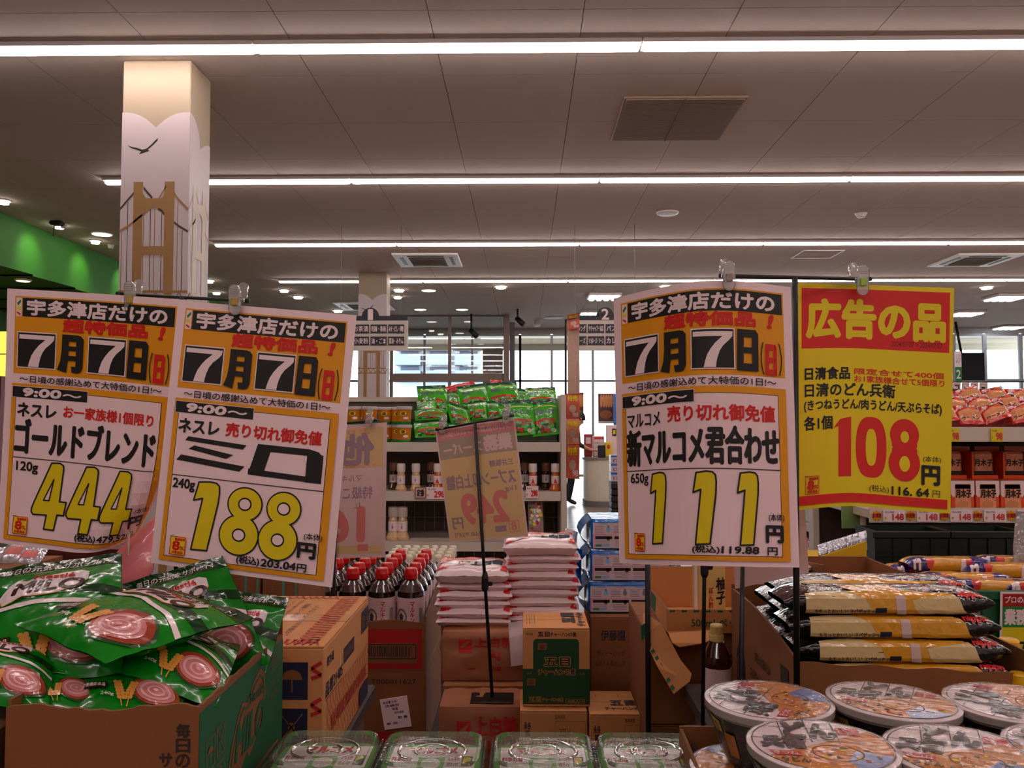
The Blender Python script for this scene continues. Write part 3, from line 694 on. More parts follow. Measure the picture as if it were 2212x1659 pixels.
# ---- card clips
ins_g = mt('clip_insert_gold', (170, 140, 60), .4); ins_s = mt('clip_insert_grey', (150, 130, 128), .4); ins_l = mt('clip_insert_green', (150, 190, 70), .4)
def capsule(b, c, w_, h, t, mat, tilt=0, lean=0):
    n = 10; r = w_ / 2; pts = [(r * math.cos(PI * k / n), h / 2 - r + r * math.sin(PI * k / n)) for k in range(n + 1)] + [(r * math.cos(PI + PI * k / n), -h / 2 + r + r * math.sin(PI + PI * k / n)) for k in range(n + 1)]
    R = Matrix.Rotation(lean, 3, 'X') @ Matrix.Rotation(tilt, 3, 'Y'); c = V(c); k = len(pts)
    vs = []
    for d_, sc in ((-t / 2, .8), (-t * .3, 1), (t * .3, 1), (t / 2, .8)):
        vs += [c + R @ V((x * sc if abs(sc - 1) < .01 else x * .85, d_, z if sc == 1 else z * .97)) for x, z in pts]
    fs = [tuple(range(k)), tuple(range(3 * k, 4 * k))[::-1]] + [(j * k + i, (j + 1) * k + i, (j + 1) * k + (i + 1) % k, j * k + (i + 1) % k) for j in range(3) for i in range(k)]
    b.add(vs, fs, mat, False)
def clip(px, py0, py1, d, ins, lab, back=16, s=1, one=False):
    w_ = .019 * s; c = Q(px, (py0 + py1) / 2, d - .012); h = (py1 - py0) / F * d
    e = root('card_clip', c, lab, 'clip', 'clear plastic clips on the poster bars')
    b = MB(); capsule(b, c, w_, h, .004, glassy, 0, .1); b.build('front_jaw', e)
    b = MB()
    for k in range(4): b.box(c.x - w_ * .36, c.x + w_ * .36, c.y - .0045, c.y - .002, c.z + h * (.2 + .06 * k), c.z + h * (.215 + .06 * k), glassy)
    b.build('grip_rib', e, kind='stuff')
    q = Q(px + back, (py0 + py1) / 2 - 18, d + .014)
    b = MB(); capsule(b, q, w_ * .85, h * .62, .004, glassy, 0, -.25); b.build('rear_jaw', e)
    b = MB().box(c.x - w_ * .27, c.x + w_ * .27, c.y - .004, c.y + .016, c.z - h * .2, c.z + h * .06, ins, .001); b.build('insert', e)
    b = MB().tube([c + V((-w_ * .5, .008, h * .02)), c + V((w_ * .6, .008, h * .02))], .004, glassy, 8); b.build('hinge', e)
clip(281, 607, 677, 1.345, ins_g, 'clear clip with brown insert holding the 444 yen poster')
clip(507, 614, 681, 1.275, ins_g, 'clear clip with gold insert holding the 188 yen poster', back=18)
clip(1575, 563, 628, 1.288, ins_s, 'clear clip with grey insert holding the 111 yen poster', back=-10)
clip(1864, 572, 638, 1.345, ins_l, 'clear clip with light green insert holding the yellow poster', back=-20)
clip(955, 905, 937, 2.165, ins_s, 'small clip at the left end of the sugar poster bar', 3)
clip(1093, 884, 916, 2.125, ins_s, 'small clip at the right end of the sugar poster bar', 3)
clip(796, 893, 923, 2.2, ins_s, 'small clip above the pale 168 yen poster seen from behind', 3)
# ---- stands
def stand(lab, base, top, bar, r=.0045, collar=None, base_r=.07, round_base=True, br=None):
    e = root('poster_stand', base, lab, 'stand', 'black poster stands')
    MB().tube([base + V((0, 0, .006)), top], r, bbk, 10).build('pole', e)
    if bar: MB().tube(bar, br or r * .75, bbk, 8).build('crossbar', e)
    for i, q in enumerate(bar or []): MB().lathe([(0, -.004), (.0055, -.003), (.006, 0), (.0055, .003), (0, .004)], bbk, c=q, n=10).build('end_knob', e)
    if collar: 
        c = base.lerp(top, collar); MB().lathe([(r * 1.2, -.02), (r * 2, -.014), (r * 2, .014), (r * 1.2, .03)], bbk, c=c, n=12).box(c.x, c.x + r * 4.2, c.y - .003, c.y + .003, c.z - .006, c.z + .006, bbk, .002).build('height_collar', e)
    MB().box(base.x - base_r, base.x + base_r, base.y - base_r * .7, base.y + base_r * .7, base.z, base.z + .006, bbk, .002).build('base_plate', e)
TBL = .95
a = Q(393, 643, 1.318); stand('black stand carrying the 444 yen and 188 yen posters', V((a.x + .005, 1.30, TBL)), a, [Q(258, 635, 1.345), Q(532, 650, 1.30)], .0035, base_r=.028)
a = Q(1717, 601, 1.325); stand('thick black stand right of the 111 yen poster', V((Q(1714, 1400, 1.27).x, 1.262, TBL)), a, [Q(1560, 596, 1.31), Q(1876, 603, 1.36)], .0048, base_r=.04, br=.0034)
# ================================================================ display tables and foreground goods
tabm = mt('table_top', (58, 44, 40), .7); tabs = mt('table_side', (96, 78, 68), .7)
def plinth(name, x0, x1, y0, y1, z, lab):
    e = root(name, ((x0 + x1) / 2, (y0 + y1) / 2, 0), lab, 'display table')
    MB().box(x0, x1, y0, y1, z - .03, z, tabm, .004).build('top', e)
    MB().box(x0 + .02, x1 - .02, y0 + .02, y1 - .02, .08, z - .0305, tabs).build('skirt', e)
    MB().box(x0 + .05, x1 - .05, y0 + .05, y1 - .05, 0, .0795, bbk).build('plinth', e)
plinth('display_table', -1.35, 1.5, .72, 1.262, TBL, 'dark display table under the goods in the foreground')
plinth('display_table', -1.35, -.312, 1.264, 1.76, TBL, 'dark display table under the red zigzag carton')
plinth('display_table', .335, 1.5, 1.264, 1.775, TBL, 'dark display table under the spaghetti carton')
T2 = .56
plinth('display_table', -1.35, .62, 1.78, 3.5, T2, 'low dark display table behind, under the stacked cartons')
plinth('display_table', .66, 1.9, 1.78, 2.25, T2, 'low dark display table under the green crates at the right')

def wavy(amp, seed, f=8): return lambda t: amp * (noise.noise(V((t * f, seed, 0))) + .5 * noise.noise(V((t * f * 3, seed, 4))))
def closed_carton(x0, x1, y0, y1, z0, z1, lab, prints=None, mat=None, rz=0, group=None, tape=True, cat='carton'):
    """closed corrugated box; prints: dict side -> fn(PR)"""
    mat = mat or card; c = V(((x0 + x1) / 2, (y0 + y1) / 2, z0)); R = Matrix.Translation(c) @ Matrix.Rotation(rz, 4, 'Z') @ Matrix.Translation(-c)
    e = root('carton', c, lab, cat, group)
    W, D, H = x1 - x0, y1 - y0, z1 - z0
    MB(R).box(x0, x1, y0, y1, z0, z1 - .004, mat, .002).build('body', e)
    ym = (y0 + y1) / 2
    MB(R).box(x0 + .0005, x1 - .0005, y0 + .0005, ym - .0012, z1 - .004, z1, mat, .001).build('flap', e)
    MB(R).box(x0 + .0005, x1 - .0005, ym + .0012, y1 - .0005, z1 - .004, z1, mat, .001).build('flap', e)
    if tape: MB(R).box(x0 - .0004, x1 + .0004, ym - .024, ym + .024, z1 + .0001, z1 + .0006, mt('packing_tape', (196, 140, 92), .25)).build('tape', e)
    if prints:
        b = MB(R); F_ = {'front': (face((x0, y0, z1), (W, 0, 0), (0, 0, -H)), H / W), 'right': (face((x1, y0, z1), (0, D, 0), (0, 0, -H)), H / D),
             'top': (face((x0, y1, z1 + .0006), (W, 0, 0), (0, -D, 0)), D / W), 'left': (face((x0, y1, z1), (0, -D, 0), (0, 0, -H)), H / D)}
        for k, fn in prints.items():
            b = MB(R); fn(PR(b, F_[k][0], None, .0004, F_[k][1])); b.build('printing', e)
    return e
def open_carton(x0, x1, y0, y1, z0, tops, lab, prints=None, mat=None, rz=0, cat='carton', th=.004, name='open_carton', mats=None, skew=0):
    """tops: dict of wall -> function t -> z (t from left/near to right/far)"""
    mat = mat or card; c = V(((x0 + x1) / 2, (y0 + y1) / 2, z0)); R = Matrix.Translation(c) @ Matrix.Rotation(rz, 4, 'Z') @ Matrix.Translation(-c)
    e = root(name, c, lab, cat); n = 28
    MB(R).box(x0, x1, y0, y1, z0, z0 + .004, mat).build('bottom', e)
    for k, (a, d, nrm) in {'front': ((x0, y0), (x1 - x0, 0), (0, 1)), 'back': ((x0, y1), (x1 - x0, 0), (0, -1)), 'left': ((x0, y0 + th), (0, y1 - y0 - 2 * th), (1, 0)), 'right': ((x1, y0 + th), (0, y1 - y0 - 2 * th), (-1, 0))}.items():
        b = MB(R); tp = tops[k]; m = (mats or {}).get(k, mat)
        for i in range(n):
            t0, t1 = i / n, (i + 1) / n; p = []
            for t, z in ((t0, z0 + .004), (t1, z0 + .004)): p.append(V((a[0] + d[0] * t, a[1] + d[1] * t, z)))
            z_0, z_1 = tp(t0), tp(t1); q = [V((v.x, v.y, z)) for v, z in zip(p, (z_0, z_1))]
            N_ = V((nrm[0], nrm[1], 0)) * th
            b.add([p[0], p[1], q[1], q[0]], [(0, 1, 2, 3)], m); b.add([v + N_ for v in (p[0], p[1], q[1], q[0])], [(3, 2, 1, 0)], mat)
            b.add([q[0], q[1], q[1] + N_, q[0] + N_], [(0, 1, 2, 3)], cardd)
            if i in (0, n - 1): s_ = p[0] if i == 0 else p[1]; s2 = q[0] if i == 0 else q[1]; b.add([s_, s2, s2 + N_, s_ + N_], [(0, 1, 2, 3)], cardd)
        b.build('wall', e)
    if prints:
        b = MB(R); zt = z0 + .4; W, D = x1 - x0, y1 - y0
        for k, (H, fn) in prints.items():
            sf = {'front': face((x0, y0, z0 + H), (W, 0, 0), (0, 0, -H)), 'right': face((x1, y0, z0 + H), (0, D, 0), (0, 0, -H)), 'left': face((x0, y1, z0 + H), (0, -D, 0), (0, 0, -H))}[k]
            b = MB(R); fn(PR(b, sf, None, .0006, H / (W if k == 'front' else D))); b.build('printing', e)
    return e
# ---------------------------------------------------------------- pouches
def pouch(name, TL, TR, BL, th, printer, back, label, cat, seed=1, group=None, top_seal=.09, bot=.02, nu=22, nv=26, crump=.004, film_=None, gus=.5, cuts=True, side=.03, warp=0, extra=None):
    TL, TR, BL = V(TL), V(TR), V(BL); U = TR - TL; W = BL - TL; U.length; N0 = W.cross(U).normalized()
    if N0.z < -.2: N0 = -N0
    lu, lv = U.length, W.length
    def prof(x, s0, s1):
        x = (x - s0) / max(1e-6, 1 - s0 - s1); x = min(1, max(0, x)); return (4 * x * (1 - x)) ** gus
    def T(u, v): return prof(u, side, side) * prof(v, top_seal, bot)
    def base(u, v):
        p = TL + U * u + W * v
        if warp: p += N0 * warp * math.sin(PI * (v * .9 + .1 * seed % 1)) * .5
        return p
    def S_(u, v, h):
        t = T(u, v); n1 = noise.noise(V((u * lu * 22, v * lv * 22, seed * 3.7))); n2 = noise.noise(V((u * lu * 60, v * lv * 60, seed * 1.3)))
        return base(u, v) + N0 * (t * th * .5 + crump * (n1 * (1.2 - .5 * t) + .35 * n2) + h)
    def B_(u, v):
        t = T(u, v); n1 = noise.noise(V((u * lu * 22, v * lv * 22, seed * 3.7)))
        return base(u, v) + N0 * (-t * th * .5 + crump * n1 * (1.2 - .5 * t) - .0012)
    b = MB(); b.grid(lambda u, v: S_(u, v, 0), nu, nv, back); b.grid(B_, nu, nv, back, flip=True)
    if printer: printer(PR(b, S_, (nu, nv) if cuts else None, .00045, lv / lu))
    o = b.build(name, label=label, cat=cat, group=group)
    return o
gfoil = mt('pouch_green', (5, 118, 18), .22, coat=.6, var=.10, vs=9, bump=.35, bs=30)
gdk = mt('pouch_dark_green', (4, 52, 12), .22, coat=.6, var=.05, bump=.35, bs=30)
fw = mt('pouch_white', (238, 214, 218), .25, coat=.5, var=.02, bump=.3, bs=30)
fr = mt('pouch_red', (196, 18, 22), .25, coat=.5, var=.02, bump=.3, bs=30)
choc = mt('pouch_brown', (58, 18, 10), .25, coat=.4, bump=.3, bs=30)
mug1 = mt('cocoa_brown', (150, 58, 36), .25, coat=.5, bump=.3, bs=30); mug2 = mt('cocoa_pink', (196, 118, 118), .25, coat=.5, bump=.3, bs=30); mug3 = mt('cocoa_light', (222, 160, 160), .25, coat=.5, bump=.3, bs=30)
wheat = mt('wheat_gold', (214, 142, 60), .3, coat=.4, bump=.3, bs=30)
def p_milo_bag(p):
    p.rect(.0, .0, 1, .11, gdk)
    p.poly([(.0, .36), (.25, .30), (.6, .28), (1, .33), (1, .42), (.7, .38), (.4, .40), (0, .46)], gdk)
    p.up(); p.text('毎日の元気をサポート!', .12, .035, .88, .085, fw, .02, slant=.3)
    sw = [(.16, .36), (.24, .25), (.3, .20), (.36, .22), (.46, .20), (.6, .165), (.74, .155), (.8, .18), (.8, .26), (.72, .33), (.6, .37), (.48, .38), (.36, .37), (.28, .4), (.2, .42)]
    p.poly(sw, fw); p.line(sw[8:] + sw[:1], .012, wheat); p.up()
    p.text('Nestlé', .42, .175, .7, .225, fr, .04); p.text('MILO', .27, .245, .76, .345, choc, .07, slant=.3)
    p.poly([(0, .50), (.2, .44), (.5, .42), (.8, .45), (1, .52), (1, .56), (.8, .49), (.5, .455), (.2, .48), (0, .55)], fw); p.up()
    p.ell(.75, .74, .235, .19, mt('mug_rim', (40, 70, 30), .3, coat=.4)); p.up(); p.ell(.75, .74, .215, .17, mug1); p.up(); p.ell(.75, .755, .175, .135, mug2); p.up()
    p.ring(.75, .755, .14, .108, .024, mug3); p.ring(.755, .76, .08, .06, .02, mug3); p.up(); p.ell(.755, .76, .022, .018, mug3)
    for cx, cy, an in ((.43, .80, -.35), (.53, .80, .3)):
        for k in range(6):
            for s_ in (-1, 1): p.ell(cx + s_ * .02 + math.sin(an) * (k - 3) * -.03 * 1, cy + (k - 3) * .032, .022, .02, wheat, 8)
        p.line([(cx + math.sin(an) * .09, cy - .1), (cx - math.sin(an) * .09, cy + .14)], .01, wheat)
    p.text('240g', .26, .83, .38, .87, fw, .02)
    p.poly([(.05, .72), (.1, .705), (.31, .705), (.3, .785), (.06, .79)], choc); p.up(); p.text('栄養機能食品', .07, .72, .29, .77, fw, .02)
def mk(TL, TR, BL, lab, seed, th=.045, **k):
    return pouch('snack_pouch' if False else 'cocoa_pouch', Q(*TL), Q(*TR), Q(*BL), th, p_milo_bag, gfoil, lab, 'pouch', seed, 'green cocoa powder pouches', **k)
mk((-25, 1232, 1.225), (262, 1193, 1.19), (-70, 1490, 1.06), 'green cocoa pouch leaning at the back left, its top right under the 444 yen poster', 1, .04)
mk((262, 1262, 1.262), (480, 1200, 1.255), (345, 1500, 1.175), 'green cocoa pouch standing at the back, half hidden by the 188 yen poster', 2, .035)
mk((478, 1272, 1.245), (626, 1292, 1.235), (394, 1500, 1.18), 'green cocoa pouch standing upright at the far right corner of the box', 3, .03)
mk((345, 1262, 1.20), (548, 1332, 1.105), (30, 1345, 1.07), 'green cocoa pouch on top of the pile with a cocoa swirl facing up', 4, .05)
mk((318, 1326, 1.165), (520, 1394, 1.13), (240, 1446, 1.03), 'green cocoa pouch at right, its printed strip sloping down to the box edge', 5, .04)
mk((-90, 1370, 1.10), (120, 1398, 1.08), (-130, 1505, .985), 'green cocoa pouch at the left edge showing half a cocoa swirl', 6, .04)
mk((190, 1402, 1.14), (400, 1420, 1.12), (150, 1540, .975), 'green cocoa pouch in front with its weight marking over the box rim', 7, .035)
mk((20, 1440, 1.09), (190, 1432, 1.10), (30, 1542, .975), 'green cocoa pouch at the front left showing two wheat ears', 8, .03)
mk((150, 1385, 1.16), (340, 1400, 1.13), (90, 1470, 1.06), 'green cocoa pouch buried in the middle of the pile', 9, .03)

# ---- the green printed carton that holds them
cbg = mt('box_green', (14, 84, 50), .7, var=.05)
zc = QZ(1528, .95)
def pr_milo_side(p):
    p.rect(0, .7, 1, 1, cbg); p.tf = lambda u, v: (u, v * .80 - .0)
    p.rect(0.0, .0, 1, 1, cbg); p.up()
    o = [(.30, .80), (.28, .62), (.32, .44), (.40, .26), (.44, .20), (.5, .24), (.58, .12), (.66, .07), (.72, .13), (.74, .3), (.70, .45), (.64, .56), (.57, .62), (.53, .66), (.5, .6), (.45, .66), (.40, .8), (.36, .88), (.32, .9)]
    p.poly(o, card); p.up(); q = [(.32, .77), (.305, .62), (.34, .46), (.41, .3), (.45, .245), (.5, .28), (.58, .165), (.65, .115), (.70, .17), (.715, .3), (.68, .43), (.63, .52)]; p.line(q, .012, cbg)
    p.text('Nestlé', .53, .19, .69, .27, cbg, .02); p.text('MILO', .36, .33, .70, .58, cbg, .04, slant=.1)
    for k, (a, c) in enumerate(((.06, .22), (.16, .2), (.06, .47), (.16, .45))):
        p.line([(a, c), (a + .08, c), (a + .08, c + .2), (a, c + .2), (a, c)], .004, card)
        if k == 0: p.ell(a + .04, c + .1, .025, .04, card, 12, 180, 360); p.line([(a + .04, c + .09), (a + .04, c + .16)], .004, card)
        elif k == 1: p.line([(a, c), (a + .08, c + .2)], .004, card); p.line([(a + .08, c), (a, c + .2)], .004, card)
        elif k == 2:
            for s_ in (.02, .06): p.line([(a + s_, c + .17), (a + s_, c + .04)], .012, card)
        else: p.ring(a + .04, c + .07, .02, .04, .004, card); p.line([(a + .04, c + .11), (a + .04, c + .18)], .004, card)
    p.text('ネスレ ミロ', .80, .25, .93, .32, card); p.text('オリジナル', .80, .36, .93, .43, card)
    p.rect(.60, .80, .93, 1.0, card); p.up()
    x = .615
    while x < .915:
        w_ = .004 + .008 * random.random(); p.rect(x, .82, x + w_, .98, cbg); x += w_ + .003 + .006 * random.random()
    for k in range(6): p.line([(.80, .06 + k * .025), (.93, .05 + k * .025)], .003, card)
def pr_milo_front(p):
    p.vtext('毎日の元気を', .885, .015, .955, .49, bprint, .03); p.vtext('サポート!', .80, .17, .865, .57, bprint, .03)
wv = wavy(.006, 3, 5)
xm0, xm1 = QX(30, .95), QX(441, .95)
Hm = zc - TBL - .004
open_carton(xm0, xm1, .95, 1.275, TBL, {'front': lambda t: zc - .003 + wv(t) * .9 + .003 * math.sin(t * 9), 'back': lambda t: zc + .02, 'left': lambda t: zc + .005, 'right': lambda t: zc - .001 + wavy(.004, 8, 14)(t)},
    'torn open cardboard box with green printed side holding the green pouches', {'front': (Hm - .012, pr_milo_front), 'right': (Hm - .005, pr_milo_side)})
# neighbouring dark box at far left
closed_carton(xm0 - .36, xm0 - .012, .93, 1.25, TBL, zc - .03, 'plain dark brown carton at the bottom left corner', mat=mt('cardboard_dark', (96, 60, 36), .8))

# ---- mayonnaise carton
def hatch(p, u0, v0, u1, v1, n, m, w_=.006, two=True, rows=1):
    for r in range(rows):
        a, c = v0 + (v1 - v0) * r / rows, v0 + (v1 - v0) * (r + 1) / rows
        for k in range(n):
            x = u0 + (u1 - u0) * k / n; d = (u1 - u0) / n
            p.line([(x, c), (x + d * .6, a)], w_, m)
            if two: p.line([(x + d * .2, a), (x + d, c)], w_, m)
def hatchv(p, u0, v0, u1, v1, n, m, w_=.006):
    for k in range(n):
        y = v0 + (v1 - v0) * k / n; d = (v1 - v0) / n
        p.line([(u0, y), (u1, y + d * .7)], w_, m); p.line([(u0, y + d * .9), (u1, y + d * .3)], w_, m)
pale = mt('pink_tape', (226, 170, 156), .35)
def k_top(p):
    p.rect(.0, .0, .48, .9, pale); p.up()
    hatchv(p, .86, .03, .96, .97, 22, bred, .008); hatch(p, .56, .90, .97, .99, 12, bred, .007); hatch(p, .02, .86, .55, .99, 12, bred, .006, True, 2); hatch(p, .55, .02, .85, .08, 8, bred, .006)
    for k, c in enumerate((.57, .61, .65)): p.text('開封後は冷暗所に保存し早めにお使いください', c, .12, c + .022, .72, navy, 0, rot=-90)
    p.text('マヨネーズ 業務用', .70, .20, .73, .5, navy, 0, rot=-90); p.text('この面を上にしてください', .76, .25, .79, .85, navy, 0, rot=-90)
    p.ring(.60, .8, .025, .02, .005, navy)
def k_side(p):
    p.text('要冷蔵', .05, .12, .18, .2, navy, .02); p.text('品番21405', .03, .32, .36, .44, navy, .03); p.line([(.03, .46), (.36, .46)], .004, navy)
    p.rect(.38, .22, .62, .36, navy); p.up(); p.text('賞味期限表示', .39, .25, .61, .33, card); p.rect(.8, .08, .98, .3, navy); p.up(); p.text('キユーピー', .81, .12, .97, .26, card, .03)
    hatch(p, .04, .46, .98, 1.0, 18, bred, .0045, True, 4); p.up()
    for m, e_ in ((card2, .04), (bred, .0)): p.text('KEWPIE MAYONNAISE', .14, .64, .92, .76, m, .02 + e_); p.up()
    p.up(); p.rect(.74, .80, .96, .97, navy)
def k_front(p):
    for j, v in enumerate((.13, .5)):
        p.rect(.79, v, .93, v + .3, navy); p.up()
        if j == 0: p.ell(.86, v + .14, .045, .08, card, 12, 180, 360); p.line([(.86, v + .13), (.86, v + .24)], .006, card)
        else: p.line([(.81, v + .04), (.91, v + .26)], .005, card); p.line([(.91, v + .04), (.81, v + .26)], .005, card); p.ell(.86, v + .16, .015, .05, cardd)
    for v in (.13, .42): p.line([(.99, v), (.945, v + .05), (.99, v + .1), (.945, v + .13)], .016, bred)
    hatch(p, .55, .84, .99, .99, 4, bred, .02)
zk = QZ(1407, 1.3)
closed_carton(QX(697, 1.3) - .36, QX(697, 1.3), 1.325, 1.70, TBL, zk, 'brown carton with red zigzag print standing behind the green box', {'top': k_top, 'right': k_side, 'front': k_front}, mat=card2)

# ---- miso tubs with clear lids
tubg = film('lid_plastic', (246, 250, 244), .03, .08, .06, .2, 60, .8); tubb = mt('tub_side', (196, 206, 180), .35, coat=.3, var=.05, vs=60); tubw = mt('tub_label_white', (236, 216, 218), .4); lime = mt('tub_label_green', (92, 168, 46), .4); miso = mt('tub_label_brown', (150, 86, 40), .5)
def rrect(w_, d, r, n=6):
    pts = []
    for cx, cy, a0 in ((w_ / 2 - r, d / 2 - r, 0), (-w_ / 2 + r, d / 2 - r, 90), (-w_ / 2 + r, -d / 2 + r, 180), (w_ / 2 - r, -d / 2 + r, 270)):
        for k in range(n + 1): a = math.radians(a0 + 90 * k / n); pts.append((cx + r * math.cos(a), cy + r * math.sin(a)))
    return pts
def loft(b, c, rings, mat, cap0=True, cap1=True):
    """rings: (w, d, r, z, mat)"""
    c = V(c); R_ = [[c + V((x, y, q[3])) for x, y in rrect(q[0], q[1], q[2])] for q in rings]; k = len(R_[0])
    for j in range(len(R_) - 1):
        m = rings[j + 1][4] if len(rings[j + 1]) > 4 else mat
        b.add(R_[j] + R_[j + 1], [(i, (i + 1) % k, k + (i + 1) % k, k + i) for i in range(k)], m, True)
    if cap0: b.add(R_[0], [tuple(range(k))[::-1]], rings[0][4] if len(rings[0]) > 4 else mat)
    if cap1: b.add(R_[-1], [tuple(range(k))], rings[-1][4] if len(rings[-1]) > 4 else mat)
    return b
def miso_tub(c, lab, group='miso tubs in two rows'):
    e = root('miso_tub', c, lab, 'tub', group); w_, d, h = .136, .118, .10
    b = loft(MB(), c, [(w_ * .84, d * .84, .016, 0), (w_ * .96, d * .96, .02, h - .022), (w_ * .96, d * .96, .02, h - .02)], tubb)
    for k in range(4):
        pass
    b.build('body', e)
    b = MB(); loft(b, c, [(w_ * .97, d * .97, .022, h - .0195, lime), (w_ * .97, d * .97, .022, h - .0175, lime)], lime)
    p = PR(b, face(V(c) + V((-w_ * .44, d * .42, h - .0168)), (w_ * .88, 0, 0), (0, -d * .84, 0)), None, .0003, d / w_)
    p.rect(.02, .05, .98, .9, tubw); p.up(); p.poly([(.0, .9), (0, .78), (.15, .82), (.3, .84), (.45, .88), (.55, .88), (.7, .84), (.85, .8), (1, .77), (1, 1), (0, 1)], lime)
    p.text('マルコメ', .22, .07, .76, .30, fr, .05); p.text('料亭の味', .04, .4, .27, .54, fr, .02)
    p.rect(.34, .42, .64, .9, lime); p.up(); p.ell(.49, .62, .11, .18, tubw); p.ell(.49, .92, .08, .07, miso); p.text('だし入り', .68, .42, .80, .52, fr, .02); p.text('合わせ', .67, .58, .80, .7, fr, .02)
    p.rect(.83, .38, .95, .7, mt('tub_seal_green', (40, 70, 40), .4)); p.up(); p.text('減塩', .85, .42, .93, .64, tax_y, .03)
    b.build('label', e)
    b = MB()
    loft(b, c, [(w_ * 1.01, d * 1.01, .024, h - .03), (w_ * 1.02, d * 1.02, .025, h - .018), (w_ * .99, d * .99, .024, h - .006), (w_ * .955, d * .95, .022, h + .001), (w_ * .90, d * .89, .02, h + .002), (w_ * .87, d * .86, .018, h - .005)], tubg, False, True)
    for rr in (.33, .17):
        n = 28; vs = []
        for a, (dr, dz) in [(2 * PI * i / n, q) for i in range(n) for q in ((-.018, 0), (-.005, .003), (.005, .003), (.018, 0))]:
            vs.append(V(c) + V(((rr + dr) * w_ * math.cos(a), (rr + dr) * d * .92 * math.sin(a), h - .0045 + dz)))
        b.add(vs, [(i * 4 + j, ((i + 1) % n) * 4 + j, ((i + 1) % n) * 4 + j + 1, i * 4 + j + 1) for i in range(n) for j in range(3)], tubg, True)
    b.build('lid', e)
    b = MB()
    for i, (x, y) in enumerate(rrect(w_ * 1.02, d * 1.02, .025, 3)):
        pass
    k = 0
    for s_ in (-1, 1):
        for i in range(22):
            x = -w_ * .4 + i * w_ * .8 / 21; b.box(c[0] + x - .0011, c[0] + x + .0011, c[1] + s_ * d * .51 - .0012, c[1] + s_ * d * .51 + .0012, c[2] + h - .028, c[2] + h - .008, tubg)
        for i in range(18):
            y = -d * .4 + i * d * .8 / 17; b.box(c[0] + s_ * w_ * .51 - .0012, c[0] + s_ * w_ * .51 + .0012, c[1] + y - .0011, c[1] + y + .0011, c[2] + h - .028, c[2] + h - .008, tubg)
    b.build('lid_ribs', e, kind='stuff')
    return e
zt = 1.062 - .10
tub0 = miso_tub((QX(710, 1.135), 1.135, zt), 'clear lidded miso tub, first from the left in the back row')
for k, px in enumerate((937, 1172, 1397)):
    dup(tub0, (QX(px, 1.133), 1.133, zt), 0, f'clear lidded miso tub, {ORD[k + 1]} from the left in the back row')
for k, px in enumerate((640, 905, 1175, 1435)):
    dup(tub0, (QX(px, 1.004), 1.004, zt - .002), 0, f'miso tub cut off by the picture bottom, {ORD[k]} from the left in the front row')
MB().box(-.36, .262, .93, 1.205, TBL, zt - .002, card, .002).build('tray', label='low cardboard tray under the miso tubs', cat='tray')

